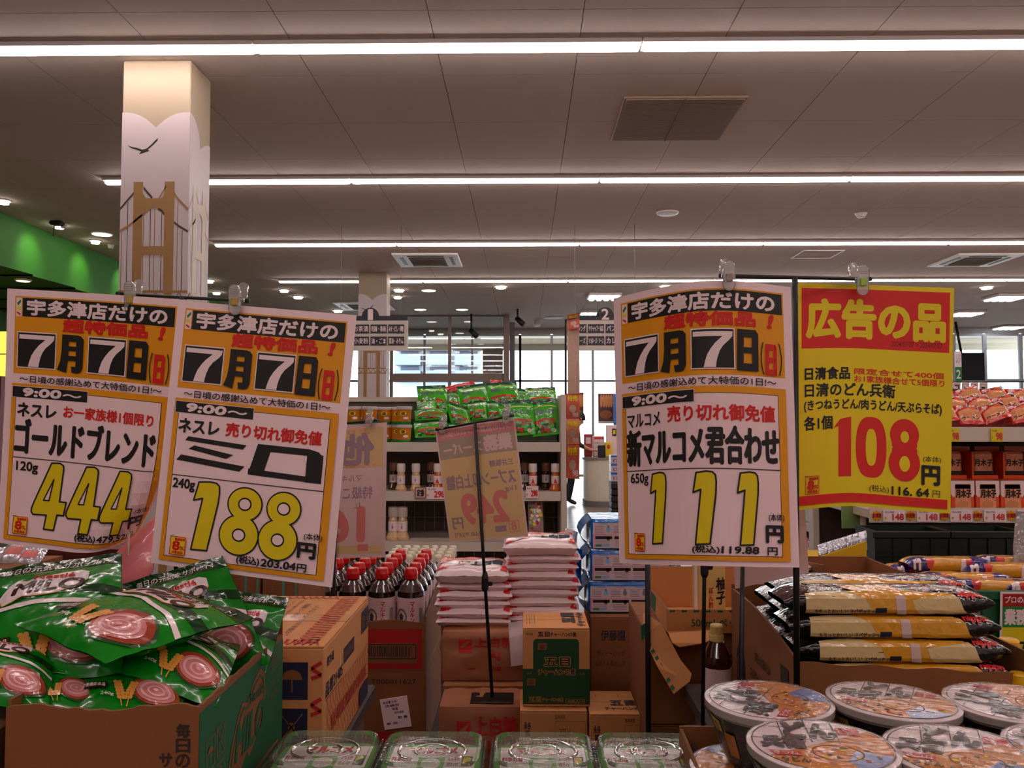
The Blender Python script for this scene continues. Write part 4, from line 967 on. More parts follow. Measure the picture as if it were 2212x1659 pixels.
# ---- noodle bowls
lidw = mt('lid_paper', (244, 218, 220), .3, coat=.7, var=.03, bump=.25, bs=25); lidg = mt('lid_brush_grey', (72, 66, 68), .3, coat=.7, bump=.25, bs=25); lido = mt('lid_orange', (214, 130, 58), .3, coat=.7, var=.25, vs=60, bump=.3, bs=25)
lidr = mt('lid_red', (206, 50, 50), .3, coat=.7, bump=.25, bs=25); lidb = mt('lid_blue', (120, 140, 196), .3, coat=.7, var=.3, vs=90); rimm = mt('bowl_rim', (186, 170, 164), .4, coat=.4); bowl_b = mt('bowl_side_dark', (30, 26, 24), .25, coat=.6, bump=.4, bs=60); bowl_g = mt('bowl_side_green', (14, 66, 30), .3, coat=.6, bump=.4, bs=60)
shrink = film('shrink_film', (255, 255, 255), .0, .09, 0.0, .5, 60, .5)
liddisc = None
def bowl(c, rz, variant, lab, tilt=(0, 0)):
    c = V(c); e = root('noodle_bowl', c, lab, 'bowl', 'instant noodle bowls in a tray'); r = .0785; h = .073
    M_ = Matrix.Translation(c) @ Euler((tilt[0], tilt[1], rz)).to_matrix().to_4x4() 
    b = MB(M_); b.lathe([(.05, 0, bowl_b), (.054, .004), (.066, .04, bowl_b), (.073, .060, bowl_b), (.0735, .064, rimm), (r, .0645, rimm), (r, h - .001, rimm)], bowl_b, n=40); b.build('bowl', e)
    b = MB(M_)
    for k in range(4):
        a0 = k * PI / 2
        sf = lambda u, v, hh, a0=a0: (lambda a, z: V(((.0525 + (z - .004) * .372 + hh) * math.cos(a), (.0525 + (z - .004) * .372 + hh) * math.sin(a), z)))(a0 + u * 1.3, .058 - v * .05)
        p = PR(b, sf, (8, 3), .0009, .5); p.rect(0, .0, .3, 1, bowl_g); p.rect(.35, .05, .7, .35, tax_y); p.up(); p.text('きつね', .38, .1, .67, .3, lidr, .02); p.text('どん', .05, .45, .28, .9, lidw, .03); p.rect(.75, .3, .95, .9, lido)
    b.build('sleeve_print', e)
    b = MB(M_); b.lathe([(r, h - .001), (r, h), (r - .004, h + .0012), (0, h + .0012)], lidw, n=44, smooth=False)
    sf = lambda u, v, hh: V(((u - .5) * 2 * (r - .005), (.5 - v) * 2 * (r - .005), h + .0012 + hh))
    p = PR(b, sf, None, .00022, 1)
    p.ring(.5, .5, .5, .5, .012, lidg, 44); p.up()
    # food photograph: lower right segment of the disc
    pts = [(.5 + .485 * math.cos(math.radians(a)), .5 + .485 * math.sin(math.radians(a))) for a in range(-38, 152, 8)]
    p.poly(pts, lido); p.up()
    p.poly([(.5 + .485 * math.cos(math.radians(a)), .5 + .485 * math.sin(math.radians(a))) for a in range(20, 76, 8)] + [(.62, .80), (.72, .6)], lidb); p.up()
    for k in range(26):
        a, q = random.uniform(0, 110), random.uniform(.08, .44); p.ell(.5 + q * math.cos(math.radians(a)), .54 + q * .9 * math.sin(math.radians(a)), .012 + .02 * random.random(), .008 + .014 * random.random(), random.choice((tax_y, lidw, bowl_g, lidr, card2)), 8)
    p.ring(.58, .66, .18, .15, .012, miso)
    for u in (.24, .44, .64): p.line([(u, .5 - math.sqrt(max(0, .235 - (u - .5) ** 2))), (u, .62 if u < .3 else .48)], .009, lidg)
    for v in (.2, .44): p.line([(.5 - math.sqrt(max(0, .235 - (v - .5) ** 2)), v), (.9 if v < .3 else .82, v)], .009, lidg)
    p.up(); p.text('どん', .27, .09, .62, .40, lidg, .055); p.text('兵衛', .07, .40, .38, .62, lidg, .045); p.text('日清', .66, .16, .82, .30, lidr, .04)
    p.poly([(.1, .68), (.32, .68), (.32, .76), (.14, .76)], lidr); p.up(); p.text('きつね', .13, .69, .3, .75, lidw, .02); p.text('うどん', .17, .79, .36, .87, lidg, .03)
    b.build('lid', e, label=None)
    b = MB(M_); b.lathe([(.052, -.0012), (.060, .012), (.0725, .05), (r + .0012, .062), (r + .0012, h + .0005), (r - .006, h + .0032), (.03, h + .0035), (0, h + .0035)], shrink, n=32); b.build('shrink_wrap', e)
    return e
bz2 = 1.152 - .075; bz1 = bz2 - .0795
BW = [(1660, 1498, 1.0, 'leftmost noodle bowl of the back row'), (1924, 1500, -.5, 'middle noodle bowl of the back row'), (2186, 1501, .9, 'right noodle bowl of the back row, cut by the edge'),
      (1775, 1594, -.15, 'front noodle bowl nearest the camera, left one'), (2078, 1604, -.4, 'second noodle bowl of the front row'), (2345, 1600, .4, 'noodle bowl mostly outside the right edge, front row')]
for k, (px, py, rz, lab) in enumerate(BW):
    d = (CAMZ - (bz2 + .073)) / ((py - 909.6) / F) ; p_ = Q(px, py, d)
    bowl((p_.x, d, bz2 + (k % 2) * .001), rz, k, lab, ((-.03, 0.02) if k == 1 else (.02, .0) if k == 4 else (0, 0)))
    bowl((p_.x - (.022 if k == 0 else 0), d + (-.01 if k == 0 else 0), bz1), rz + 1.7, k, f"noodle bowl in the lower layer, under the {lab.split(',')[0].replace('noodle bowl ', 'one ')}" if k != 0 else 'lower layer noodle bowl peeping out at the left of the tray')
zw = QZ(1583, .98) 
open_carton(.212, .80, .80, 1.155, TBL, {'front': lambda t: 1.03, 'back': lambda t: 1.085 if t < .2 else 1.05, 'left': lambda t: 1.052 + .03 * t, 'right': lambda t: 1.04}, 'low open cardboard tray holding the noodle bowls', name='open_tray', cat='tray')
MB().box(.222, .79, .81, 1.145, TBL + .0045, bz1 - .0015, card).build('tray_insert', label='flat cardboard pad inside the noodle bowl tray', cat='pad')
# ================================================================ middle ground
def text_on(b, o, U, W, items, dh=.0006, cuts=None):
    p = PR(b, face(o, U, W), cuts, dh, V(W).length / V(U).length)
    for it in items: it(p)
# ---- soy sauce bottles with red caps
soy = mt('soy_bottle', (24, 10, 8), .08, coat=.8, var=0); soyl = mt('soy_label', (222, 190, 194), .45); capr = mt('cap_red', (200, 14, 16), .3, coat=.3)
clr = mt('bottle_shoulder', (70, 50, 48), .12, coat=.8, var=0)
soyband = mt('soy_label_red', (206, 30, 26), .45)
def soy_bottle(c, lab):
    e = root('soy_sauce_bottle', c, lab, 'bottle', 'red capped soy sauce bottles'); r = .0405
    MB().lathe([(r * .9, 0), (r, .006), (r, .188), (r * .95, .202), (r * .72, .222, clr), (r * .42, .234, clr), (r * .36, .236, clr), (r * .36, .24, clr)], soy, c=c, n=22).build('bottle', e)
    b = MB(); b.lathe([(r + .0008, .04), (r + .0008, .078, soyband), (r + .0008, .186, soyl)], soyl, c=c, n=26)
    C = V(c)
    sf = lambda u, v, h: C + V(((r + .001 + h) * math.sin((u - .5) * 2.6), -(r + .001 + h) * math.cos((u - .5) * 2.6), .185 - v * .14))
    p = PR(b, sf, (10, 6), .0005, 1.3); p.ring(.27, .38, .17, .17, .04, mt('label_ring', (120, 110, 90), .5)); p.text('金', .2, .3, .34, .46, ink, .03); p.vtext('マルキン', .53, .06, .64, .5, fr, .02)
    p.rect(.0, .8, .55, 1, ink); p.up(); p.text('こいくち', .08, .84, .5, .96, soyl, .02); p.rect(.78, .2, .9, .6, mt('label_grey', (150, 140, 140), .5)); b.build('label', e)
    b = MB().lathe([(r * .46, .236), (r * .5, .238), (r * .5, .252), (r * .46, .258), (r * .42, .265), (r * .36, .268), (0, .269)], capr, c=c, n=18); b.build('cap', e)
    return e
zb = .80; sb = None
for j in range(5):
    for i in range(4):
        x = -.334 - i * .0865 + j * .001; y = 2.47 + j * .0865
        lab = f'red capped soy bottle, {ORD[i]} column from the right, {ORD[j]} row from the front'
        if sb is None: sb = soy_bottle((x, y, zb), lab)
        else: dup(sb, (x, y, zb), 0, lab)
rx1 = QX(922, 2.42); zt_ = QZ(1343, 2.42); zl = QZ(1450, 2.42)
cred = mt('carton_red', (160, 14, 16), .7, var=.05)
def bar(p, u0, v0, u1, v1):
    p.rect(u0, v0, u1, v1, card); p.up(); p.line([(u0 + .01, v0 + .03), (u1 - .01, v0 + .03), (u1 - .01, v1 - .1), (u0 + .01, v1 - .1), (u0 + .01, v0 + .03)], .008, bprint)
    x = u0 + .03; random.seed(3)
    while x < u1 - .04: w_ = .003 + .008 * random.random(); p.rect(x, v0 + .06, x + w_, v1 - .14, bprint); x += w_ + .003 + .006 * random.random()
def soyfront(p): p.rect(.0, .12, .97, .97, cred); p.up(); bar(p, .35, .42, .93, .85)
zs = zl + .001
open_carton(rx1 - .36, rx1, 2.42, 2.86, zs, {'front': wavy(.004, 2, 6).__call__ if False else (lambda t: zt_ + .004 * math.sin(t * 11)), 'back': lambda t: zt_, 'left': lambda t: zt_, 'right': lambda t: zt_ + .012 + .035 * t},
    'open red carton holding the soy sauce bottles', {'front': (zt_ - zs - .006, soyfront)})
def soylow(p):
    p.rect(0, .78, 1, 1, cred); p.text('T000011627', .56, .11, .92, .17, bprint, .01)
closed_carton(rx1 - .36, rx1 + .001, 2.42, 2.86, T2, zl, 'brown carton with red foot band under the soy sauce carton', {'front': soylow})
# delivery slip taped on that carton
a = [Q(820, 1512, 2.415), Q(879, 1503, 2.415), Q(889, 1569, 2.415), Q(831, 1577, 2.415)]
b = MB(); b.add([*a, *[q + V((0, .003, 0)) for q in a]], [(0, 3, 2, 1), (4, 5, 6, 7), (0, 1, 5, 4), (1, 2, 6, 5), (2, 3, 7, 6), (3, 0, 4, 7)], paper)
p = PR(b, face(a[0], a[1] - a[0], a[3] - a[0]), None, .0006, 1.1)
for k, (t, u0, v0, u1) in enumerate((('納品書 在中', .1, .08, .6), ('店舗用', .15, .2, .65), ('常温', .4, .32, .6), ('冷所保存', .45, .45, .8), ('数 量', .55, .62, .9), ('単 価', .1, .78, .5))): p.text(t, u0, v0, u1, v0 + .08, bprint, .01)
b.build('delivery_slip', label='tilted white delivery slip on the brown carton under the soy bottles', cat='slip')
# ---- small bottles with white caps behind
capw = mt('cap_cream', (226, 212, 190), .4); ponzu = mt('ponzu_bottle', (74, 60, 44), .12, coat=.6, var=0)
pb = None; zpb = .79
for j in range(4):
    for i in range(7):
        x = QX(842 + i * 21, 3.06) ; y = 3.06 + j * .075; lab = f'small cream capped bottle, {ORD[i]} from the left in {ORD[j]} row behind the soy sauce'
        if pb is None:
            e = root('small_bottle', (x, y, zpb), lab, 'bottle', 'cream capped bottles behind the soy sauce')
            MB().lathe([(.02, 0), (.0235, .006), (.0235, .13), (.018, .155), (.0115, .175), (.0115, .19)], ponzu, c=(x, y, zpb), n=14).build('bottle', e)
            MB().lathe([(.0245, .04), (.0245, .11)], soyl, c=(x, y, zpb), n=14).build('label', e)
            b = MB().lathe([(.0125, .178), (.0145, .18), (.0145, .214), (.012, .221), (0, .222)], capw, c=(x, y, zpb), n=14)
            q = MB(); C = V((x, y, zpb)); b.add([C + V((.0148 * math.sin(a_), -.0148 * math.cos(a_), z)) for a_, z in ((-.5, .2), (-.1, .188), (.7, .21), (-.1, .197))], [(0, 1, 2, 3)], ink); b.build('cap', e); pb = e
        else: dup(pb, (x, y, zpb), 0, lab)
xa = QX(828, 3.03)
open_carton(xa, xa + .29, 3.025, 3.33, T2, {k: (lambda t: .9) for k in ('front', 'back', 'left', 'right')}, 'open carton of cream capped bottles behind the soy sauce')
MB().box(xa + .01, xa + .28, 3.035, 3.32, T2 + .0045, zpb - .001, card).build('carton_filler', label='cardboard riser inside the carton of cream capped bottles', cat='riser')

# ---- bags of sugar in two stacks
sugw = mt('sugar_bag_white', (240, 216, 218), .25, coat=.5, var=.03, bump=.25, bs=30); sugr = mt('sugar_bag_red', (216, 26, 28), .3, coat=.4, bump=.25, bs=30)
def sugar(c, rz, w_, d, h, seed, tilt, lab, group):
    c = V(c); R = Matrix.Translation(c) @ Euler((tilt, 0, rz)).to_matrix().to_4x4(); b = MB(R)
    n = 22; m = 16
    def P_(u, v, s_, hh=0):
        e_ = .13; fu = min(1, min(u, 1 - u) / e_); fv = min(1, min(v, 1 - v) / e_)
        t = (1 - (1 - fu) ** 2.6) ** .5 * (1 - (1 - fv) ** 2.6) ** .5 if fu > 0 and fv > 0 else 0
        nn = noise.noise(V((u * 3.5, v * 3, seed * 5.1 + s_)))
        bx = (u - .5) * w_ * (1 + .03 * nn); by = (v - .5) * d
        return V((bx, -by, h / 2 + s_ * (t * h * .5 + hh) + nn * h * .10 * (.3 + t) + .06 * h * noise.noise(V((u * 14, v * 12, seed)))))
    b.grid(lambda u, v: P_(u, v, 1), n, m, sugw); b.grid(lambda u, v: P_(u, v, -1), n, m, sugw, flip=True)
    S_ = lambda u, v, hh: P_(u, v, 1, hh)
    p = PR(b, S_, (n, m), .0006, d / w_)
    p.poly([(.04, .06), (.96, .04), (.96, .32), (.8, .22), (.6, .18), (.5, .3), (.35, .34), (.2, .38), (.04, .52)], sugr); p.poly([(.9, .82), (.97, .7), (.97, .97), (.88, .96)], sugr); p.poly([(.03, .80), (.12, .84), (.12, .96), (.03, .96)], sugr)
    p.poly([(.1, .93), (.3, .72), (.42, .68), (.3, .8), (.15, .96)], sugr)
    p.text('上白糖', .48, .42, .9, .72, navy, .04); p.text('スプーン印', .30, .48, .46, .6, bprint, .02); b.up if 0 else None
    return b.build('sugar_bag', label=lab, cat='sugar bag', group=group)
zsa = .93
N1 = 6
for k in range(N1):
    h = .0242; top = k == N1 - 1
    sugar((QX(1026, 2.38) + .006 * math.sin(k * 2.3), 2.40 + .004 * math.cos(k * 3), zsa + k * h), .02 * math.sin(k * 4), .208, .17 if not top else .19, h * (1.0 if not top else 1.9), k + 1, -.02 if not top else -.0,
          f'white sugar bag, {ORD[k]} from the bottom of the left stack' if not top else 'sugar bag with red top on the left stack, behind the stand pole', 'white sugar bags')
N2 = 9
for k in range(N2):
    h = .0242; top = k == N2 - 1
    sugar((QX(1168, 2.42) + .007 * math.sin(k * 1.9 + 1), 2.44 + .004 * math.cos(k * 2), zsa + k * h), .03 * math.sin(k * 3 + 1), .212, .17 if not top else .19, h * (1.0 if not top else 1.8), k + 21, 0,
          f'white sugar bag, {ORD[k]} from the bottom of the right stack' if not top else 'sugar bag with red top, uppermost of the right taller stack', 'white sugar bags')
# silvery film scrap right of stack
pouch('crumpled_film', Q(1222, 1140, 2.5), Q(1248, 1150, 2.5), Q(1215, 1205, 2.48), .02, None, mt('silver_film', (210, 210, 220), .15, metal=.4, coat=.5, bump=.6, bs=60), 'crumpled clear film at the right side of the taller sugar stack', 'film', 31, nu=10, nv=12, crump=.012)
# ---- kraft sacks under the sugar
kraft = mt('kraft_paper', (150, 92, 62), .6, var=.06, vs=10, bump=.3, bs=9)
def sack(x0, x1, y0, y1, z0, z1, lab, seed, prt=True):
    b = MB(); n = 14
    def side(o, U, W, nn):
        N_ = V(W).cross(V(U)).normalized()
        def f(u, v, h=0): 
            q = noise.noise(V((u * 4 + seed * 7, v * 4, nn * 3.3))) * .009 * min(1, 6 * min(u, 1 - u)) * min(1, 6 * min(v, 1 - v))
            return V(o) + V(U) * u + V(W) * v + N_ * (q + .008 * math.sin(PI * u) ** .4 * math.sin(PI * v) ** .4 + h)
        b.grid(lambda u, v: f(u, v), n, n, kraft); return f
    f = side((x0, y0, z1), (x1 - x0, 0, 0), (0, 0, z0 - z1), 1)
    side((x1, y0, z1), (0, y1 - y0, 0), (0, 0, z0 - z1), 2); side((x0, y1, z1), (0, y0 - y1, 0), (0, 0, z0 - z1), 3); side((x0, y1, z1), (x1 - x0, 0, 0), (0, y0 - y1, 0), 4); side((x1, y1, z1), (x0 - x1, 0, 0), (0, 0, z0 - z1), 5)
    b.add([(x0, y0, z0), (x0, y1, z0), (x1, y1, z0), (x1, y0, z0)], [(0, 1, 2, 3)], kraft)
    if prt:
        p = PR(b, f, (n, n), .0012, (z1 - z0) / (x1 - x0)); W = x1 - x0
        s_ = .2 / W; p.rect(.22 * s_, .15, .4 * s_, .42, bred); p.up(); p.poly([(.24 * s_, .32), (.26 * s_, .25), (.38 * s_, .17), (.31 * s_, .3)], kraft); p.text('上白糖', .44 * s_, .1, min(.98, .98 * s_), .3, bred, .03); p.text('1kg', .62 * s_, .36, .8 * s_, .55, bred, .03); p.line([(.35 * s_, .75), (.45 * s_, .75)], .02, bred); p.text('砂糖', .68 * s_, .68, .8 * s_, .76, bred, .02)
    return b.build('paper_sack', label=lab, cat='sack', group='brown paper sugar sacks')
zk1 = QZ(1476, 2.26)
sack(QX(958, 2.29), QX(1130, 2.29) + .0, 2.29, 2.52, .795, .926, 'brown paper sack printed red, upper left one under the sugar bags', 1)
sack(QX(1132, 2.31), QX(1250, 2.31), 2.31, 2.54, .795, .926, 'brown paper sack under the taller sugar stack, behind the green carton', 2, False)
sack(QX(958, 2.2), QX(1128, 2.2), 2.12, 2.52, T2 + .002, .782, 'brown paper sack printed red, lower left one below the stand base', 3)
sack(QX(1140, 2.3) - .001, QX(1262, 2.3), 2.24, 2.54, T2 + .002, .782, 'brown paper sack behind the green printed carton, lower right', 4, False)
MB().box(QX(958, 2.24), QX(1262, 2.24), 2.25, 2.53, .7845, .793, card).build('cardboard_sheet', label='flat cardboard sheet between the two layers of paper sacks', cat='cardboard')
pouch('wrapper', Q(1098, 1345, 2.24), Q(1130, 1340, 2.24), Q(1104, 1440, 2.235), .012, None, sugw, 'white plastic wrapper hanging between the paper sacks', 'wrapper', 33, nu=8, nv=12, crump=.006)

# ---- sugar poster on its leaning stand (seen from the back, print shows through)
fyel = mt('back_yellow', (216, 180, 128), .5, var=.02); fpk = mt('back_pink', (214, 130, 130), .5, var=.02); fgr = mt('back_greyed', (170, 148, 128), .5, var=.02); fvi = mt('back_violet', (158, 128, 140), .5, var=0); fwh = mt('back_white', (222, 186, 184), .5, var=.02); frd = mt('back_red', (214, 122, 116), .5, var=0)
sleeve = film('sleeve_plastic', (255, 252, 252), .03, .1, .02, .1, 20, .5)
def p_sugar(p):
    p.fl = True
    p.rect(.02, .015, .98, .985, fyel); p.up(); p.rect(.02, .015, .98, .10, fpk); p.rect(.02, .10, .98, .27, fgr); p.up()
    p.text('プロの品質とプロの価格', .06, .03, .94, .08, fwh, .02); p.text('業務', .07, .115, .42, .245, fwh, .05); p.text('スーパー', .45, .15, .92, .235, fwh, .04)
    p.text('三井製糖', .08, .33, .38, .385, fvi, .02); p.text('スプーン印上白糖', .07, .42, .94, .54, fvi, .025); p.text('1kg', .08, .56, .22, .615, fvi, .01)
    p.text('249', .22, .60, .78, .85, frd, .05); p.text('円', .80, .79, .93, .885, fvi, .03); p.text('268.92円', .58, .92, .92, .96, fvi, .01); p.line([(.1, .86), (.22, .86), (.22, .95), (.1, .95), (.1, .86)], .008, frd); p.text('8', .13, .87, .19, .94, frd, .03)
    p.rect(.26, .89, .4, .94, fvi)
def p_soysign(p):
    p.fl = True
    p.rect(.04, .03, .96, .97, fyel); p.up(); p.rect(.04, .33, .9, .91, fwh); p.up(); p.text('他店', .16, .08, .9, .3, fvi, .05); p.text('より安い', .2, .04, .8, .08, fpk, .01); p.text('チラシの価格より更にお安く', .12, .3, .9, .33, fpk, .0)
    p.text('マルキン', .28, .38, .62, .43, fvi, .01); p.text('特級こいくち', .16, .47, .88, .56, fvi, .015); p.text('1L', .3, .59, .37, .63, fvi, .01)
    p.text('168', .26, .63, .95, .87, frd, .06); p.rect(.2, .90, .32, .95, frd)
sfa = sheet_surf([(0, 940, 930, 2.17, 972, 1172, 2.17), (.5, 1026, 915, 2.155, 1056, 1166, 2.15), (1, 1112, 904, 2.14, 1141, 1158, 2.13)])
sfp = lambda u, v, h: sfa(u, v, h)
poster('sugar_price_poster', sfa, p_sugar, 'pale yellow sugar poster seen from behind, mirrored 249 yen, on a thin leaning stand', 1.4, (14, 14), 14, 14, fwh)
sfb = sheet_surf([(0, 655, 925, 2.24, 648, 1206, 2.24), (1, 836, 912, 2.2, 832, 1204, 2.2)])
poster('soy_price_poster', sfb, p_soysign, 'pale poster seen from behind with mirrored 168, over the soy sauce bottles', 1.5, (10, 10), 10, 10, fwh)
def stand2(lab, bp, tp, l, r_, collar, r=.0055):
    stand(lab, bp, tp, [l, r_], r, collar, .06)
stand('thin leaning black stand in front of the sugar bags', V((Q(1062, 1476, 2.13).x, 2.172, .7835)), Q(1026, 914, 2.135), [Q(945, 928, 2.155), Q(1106, 898, 2.115)], .0045, .42, .055, br=.003)
stand('black stand behind the right edge of the 188 yen poster', V((Q(714, 1440, 2.2).x, 2.2, T2)), Q(727, 912, 2.22), [Q(655, 922, 2.245), Q(812, 908, 2.205)], .0065, None, .045, br=.003)

# ---- fried rice cartons
fgreen = mt('rice_box_green', (22, 62, 26), .7, var=.05); outl = mt('rice_outline', (196, 140, 70), .7, var=0)
def rice_front(p):
    n = 8; r = .06
    pts = [(.0, .52), (.155, .52), (.155, .19)] + [(.155 + r - r * math.cos(a * PI / 16), .19 - .05 * math.sin(a * PI / 16)) for a in range(9)] + [(.84 - r + r * math.sin(a * PI / 16), .14 + .05 * (1 - math.cos(a * PI / 16))) for a in range(9)] + [(.84, .52), (1, .52), (1, .97), (0, .97)]
    p.poly(pts, fgreen); p.up()
    p.text('五目', .225, .05, .40, .11, bprint, .03); p.text('チャーハンの素', .41, .055, .80, .11, bprint, .02)
    for m, g_ in ((outl, .055), (bprint, .0)):
        p.text('五目', .32, .375, .70, .485, m, .035 + g_); p.text('チャーハンの素', .23, .52, .78, .60, m, .03 + g_); p.text('五目', .09, .875, .27, .94, m, .01 + g_); p.text('チャーハンの素', .29, .885, .60, .935, m, .01 + g_); p.up()
    for u, v in ((.225, .19), (.06, .64)): p.rect(u, v, u + .13, v + .09, card); p.up(); p.text('永谷', u + .02, v + .015, u + .11, v + .045, bprint); p.text('園', u + .03, v + .05, u + .1, v + .08, bprint); 
    p.text('味の品', .05, .06, .15, .09, bprint); p.text('⇦', .06, .56, .13, .59, outl); p.text('⇨', .85, .56, .93, .60, outl); p.line([(.64, .9), (.92, .9), (.92, .95), (.64, .95), (.64, .9)], .004, outl); p.text('20袋入×4', .66, .91, .9, .94, outl)
def rice_top(p): 
    p.text('五目', .62, .1, .8, .7, bprint, .03, rot=-90); p.text('チャーハン', .84, .08, .94, .9, bprint, .02, rot=-90)
    for k in range(4): p.line([(.06 + k * .04, .2), (.06 + k * .04, .8)], .006, bprint)
    p.line([(.27, .3), (.42, .25)], .02, mt('rice_hand', (184, 134, 92), .7))
def rice_side(p): p.text('永谷', .06, .16, .16, .26, bprint, .02); p.text('園', .08, .28, .15, .36, bprint, .02); p.line([(.52, .15), (.97, .15), (.97, .5), (.52, .5), (.52, .15)], .004, bprint); p.text('賞味期限', .52, .06, .67, .12, bprint); p.text('2025.11', .58, .25, .74, .36, bprint)
def rice_top2(p):
    p.text('五目', .35, .45, .72, .66, bprint, .04); p.text('チャーハンの素', .25, .72, .85, .86, bprint, .02); p.line([(.15, .12), (.15, .3)], .006, bprint); p.line([(.5, .1), (.8, .1), (.8, .3), (.5, .3), (.5, .1)], .005, bprint)
xg0, xg1 = QX(1129, 2.0), QX(1272, 2.0); zg0, zg1 = .8, QZ(1356, 2.0)
zg0 = QZ(1531, 1.985)
closed_carton(xg0, xg1, 2.0, 2.165, zg0, zg1, 'upright green and brown fried rice carton standing on another one', {'front': rice_front, 'top': rice_top}, mat=card2, rz=.0, tape=False)
xa, xb = QX(1123, 1.98), QX(1266, 1.98)
closed_carton(xa, xb, 1.975, 2.13, zg0 - .165, zg0 - .0006, 'brown carton lying under the upright green fried rice carton', {'front': rice_side, 'top': rice_top2}, mat=card2, tape=False)
closed_carton(xb + .004, QX(1415, 1.97), 1.965, 2.13, zg0 - .175, zg0 - .004, 'brown fried rice carton at the right with printing on its top', {'front': rice_side, 'top': rice_top2}, mat=card2, tape=False)
for k, (a, c, lab) in enumerate(((QX(1123, 1.98), QX(1266, 1.98), 'left'), (QX(1268, 1.97), QX(1415, 1.97), 'right'))):
    closed_carton(a + .001, c - .001, 1.97, 2.13, T2, zg0 - (.166 if k == 0 else .176), f'brown carton at the very bottom of the {lab} pile', None, mat=card, tape=False)
# ---- tea bag packs on their carton
teab = mt('tea_pack_blue', (10, 104, 190), .25, coat=.5, var=.08, bump=.3, bs=30); teaw = mt('tea_pack_panel', (206, 184, 194), .3, coat=.4, var=.03, bump=.15, bs=30); teabr = mt('tea_photo', (92, 48, 34), .4); tealb = mt('tea_jug', (120, 176, 214), .4); teag = mt('tea_green', (40, 130, 80), .4); tegy = mt('tea_text_grey', (136, 118, 122), .5)
zt0 = QZ(1326, 2.45)
def teapack(c, w_, d, h, seed, lab):
    c = V(c); e = root('tea_bag_pack', c, lab, 'pack', 'blue packs of tea bags')
    b = MB(); loft(b, c + V((0, 0, 0)), [(w_ * .97, d * .95, .012, .002), (w_, d, .016, .012), (w_, d, .016, h - .014), (w_ * .97, d * .94, .012, h - .001)], teab)
    b.build('pack', e)
    b = MB()
    for s_ in (-1, 1):
        x = c.x + s_ * w_ / 2
        b = MB(); b.grid(lambda u, v: V((x + s_ * (.028 * (1 - u)), c.y - d * .42 + d * .84 * v, c.z + h * (.15 + .7 * u) + .006 * noise.noise(V((u * 5, v * 5, seed))))) if False else V((x + s_ * .03 * math.sin(PI * u) , c.y - d * .45 + d * .9 * v, c.z + h * (.03 + .94 * u) + .004 * noise.noise(V((u * 5, v * 9, seed))))), 6, 8, teab); b.build('end_seal', e)
    b = MB(); p = PR(b, face(c + V((-w_ / 2 + .006, -d / 2, h - .008)), (w_ - .012, 0, 0), (0, 0, -(h - .014))), None, .0006, (h - .014) / w_)
    p.rect(0, 0, 1, 1, teaw); p.up(); p.rect(0, 0, 1, .04, teab); p.line([(.0, .5), (1, .5)], .008, mt('tea_pink', (226, 130, 150), .4)); p.rect(0, .5, .02, 1, MATS['tea_pink'])
    for k in range(4):
        x = .08 + k * .25; p.rect(x, .06, x + .12, .10, tealb if k % 2 == 0 else MATS['tea_pink']); p.ell(x + .12, .3, .028, .10, tealb if k == 0 else tegy, 10); p.rect(x + .105, .14, x + .135, .22, tegy)
        for q in range(5): p.line([(x - .06, .18 + q * .06), (x + .06, .18 + q * .06)], .006, tegy)
        p.rect(.03 + k * .25, .55, .03 + k * .25 + .22, .66, ink if k != 3 else teabr); p.ell(.2 + k * .25, .64, .025, .08, teabr, 10)
        for q in range(4): p.line([(.04 + k * .25, .74 + q * .06), (.22 + k * .25, .74 + q * .06)], .005, tegy)
    p.up(); p.rect(.03, .86, .11, .94, teag); p.rect(.13, .86, .21, .94, MATS['tea_jug'])
    b.build('print_panel', e); return e
hh = (QZ(1120, 2.45) - zt0) / 3
for k, (dx, lab) in enumerate(((0.0, 'lowest of the three blue tea bag packs'), (.006, 'middle one of the three blue tea bag packs'), (.008, 'topmost of the three blue tea bag packs, beside the 111 yen poster'))):
    teapack((QX(1352, 2.5) + dx, 2.55, zt0 + k * hh), .236, .19, hh - .0015, k + 2, lab)
pouch('crumpled_blue_film', Q(1238, 1180, 2.52), Q(1258, 1188, 2.52), Q(1236, 1262, 2.48), .02, None, teab, 'crumpled blue wrapping between the sugar and the tea bag packs', 'film', 41, nu=10, nv=14, crump=.014)
def itoen(p): 
    p.text('伊藤園', .10, .10, .34, .18, navy, .01); p.text('用ティーバッグ', .06, .25, .34, .30, bprint); p.text('品名・お茶出し用', .04, .33, .34, .37, bprint); p.ell(.2, .74, .16, .16, cred); p.up(); p.text('KAORI', .09, .70, .31, .76, card, .02); p.text('香り薫るまろやか', .42, .62, .98, .68, navy, .015)
closed_carton(QX(1274, 2.42), QX(1274, 2.42) + .29, 2.42, 2.68, T2, zt0 - .001, 'brown tea carton with red round mark under the blue packs', {'front': itoen}, rz=.0, tape=False)
# ---- opened green tea cartons
tgrn = mt('tea_box_green', (20, 96, 60), .7)
xt0 = QX(1438, 1.82); zt1 = QZ(1316, 1.82); zt2 = QZ(1366, 1.82)
def tea500(p): p.text('500ml ペットボトル', .22, .35, 1.0, .75, tgrn, .01)
def teal(p): p.poly([(.05, .1), (.35, .1), (.3, .9), (.05, .9)], tgrn)
e = open_carton(xt0, xt0 + .235, 1.82, 2.06, zt2, {'front': lambda t: zt1, 'back': lambda t: zt1 + .052, 'left': lambda t: zt1 + .0 + .0 * t, 'right': lambda t: zt1}, 'small opened tea carton marked 500ml, on top of the pile below the 111 yen poster', {'front': (zt1 - zt2, tea500), 'left': (zt1 - zt2, teal)}, mat=card2)
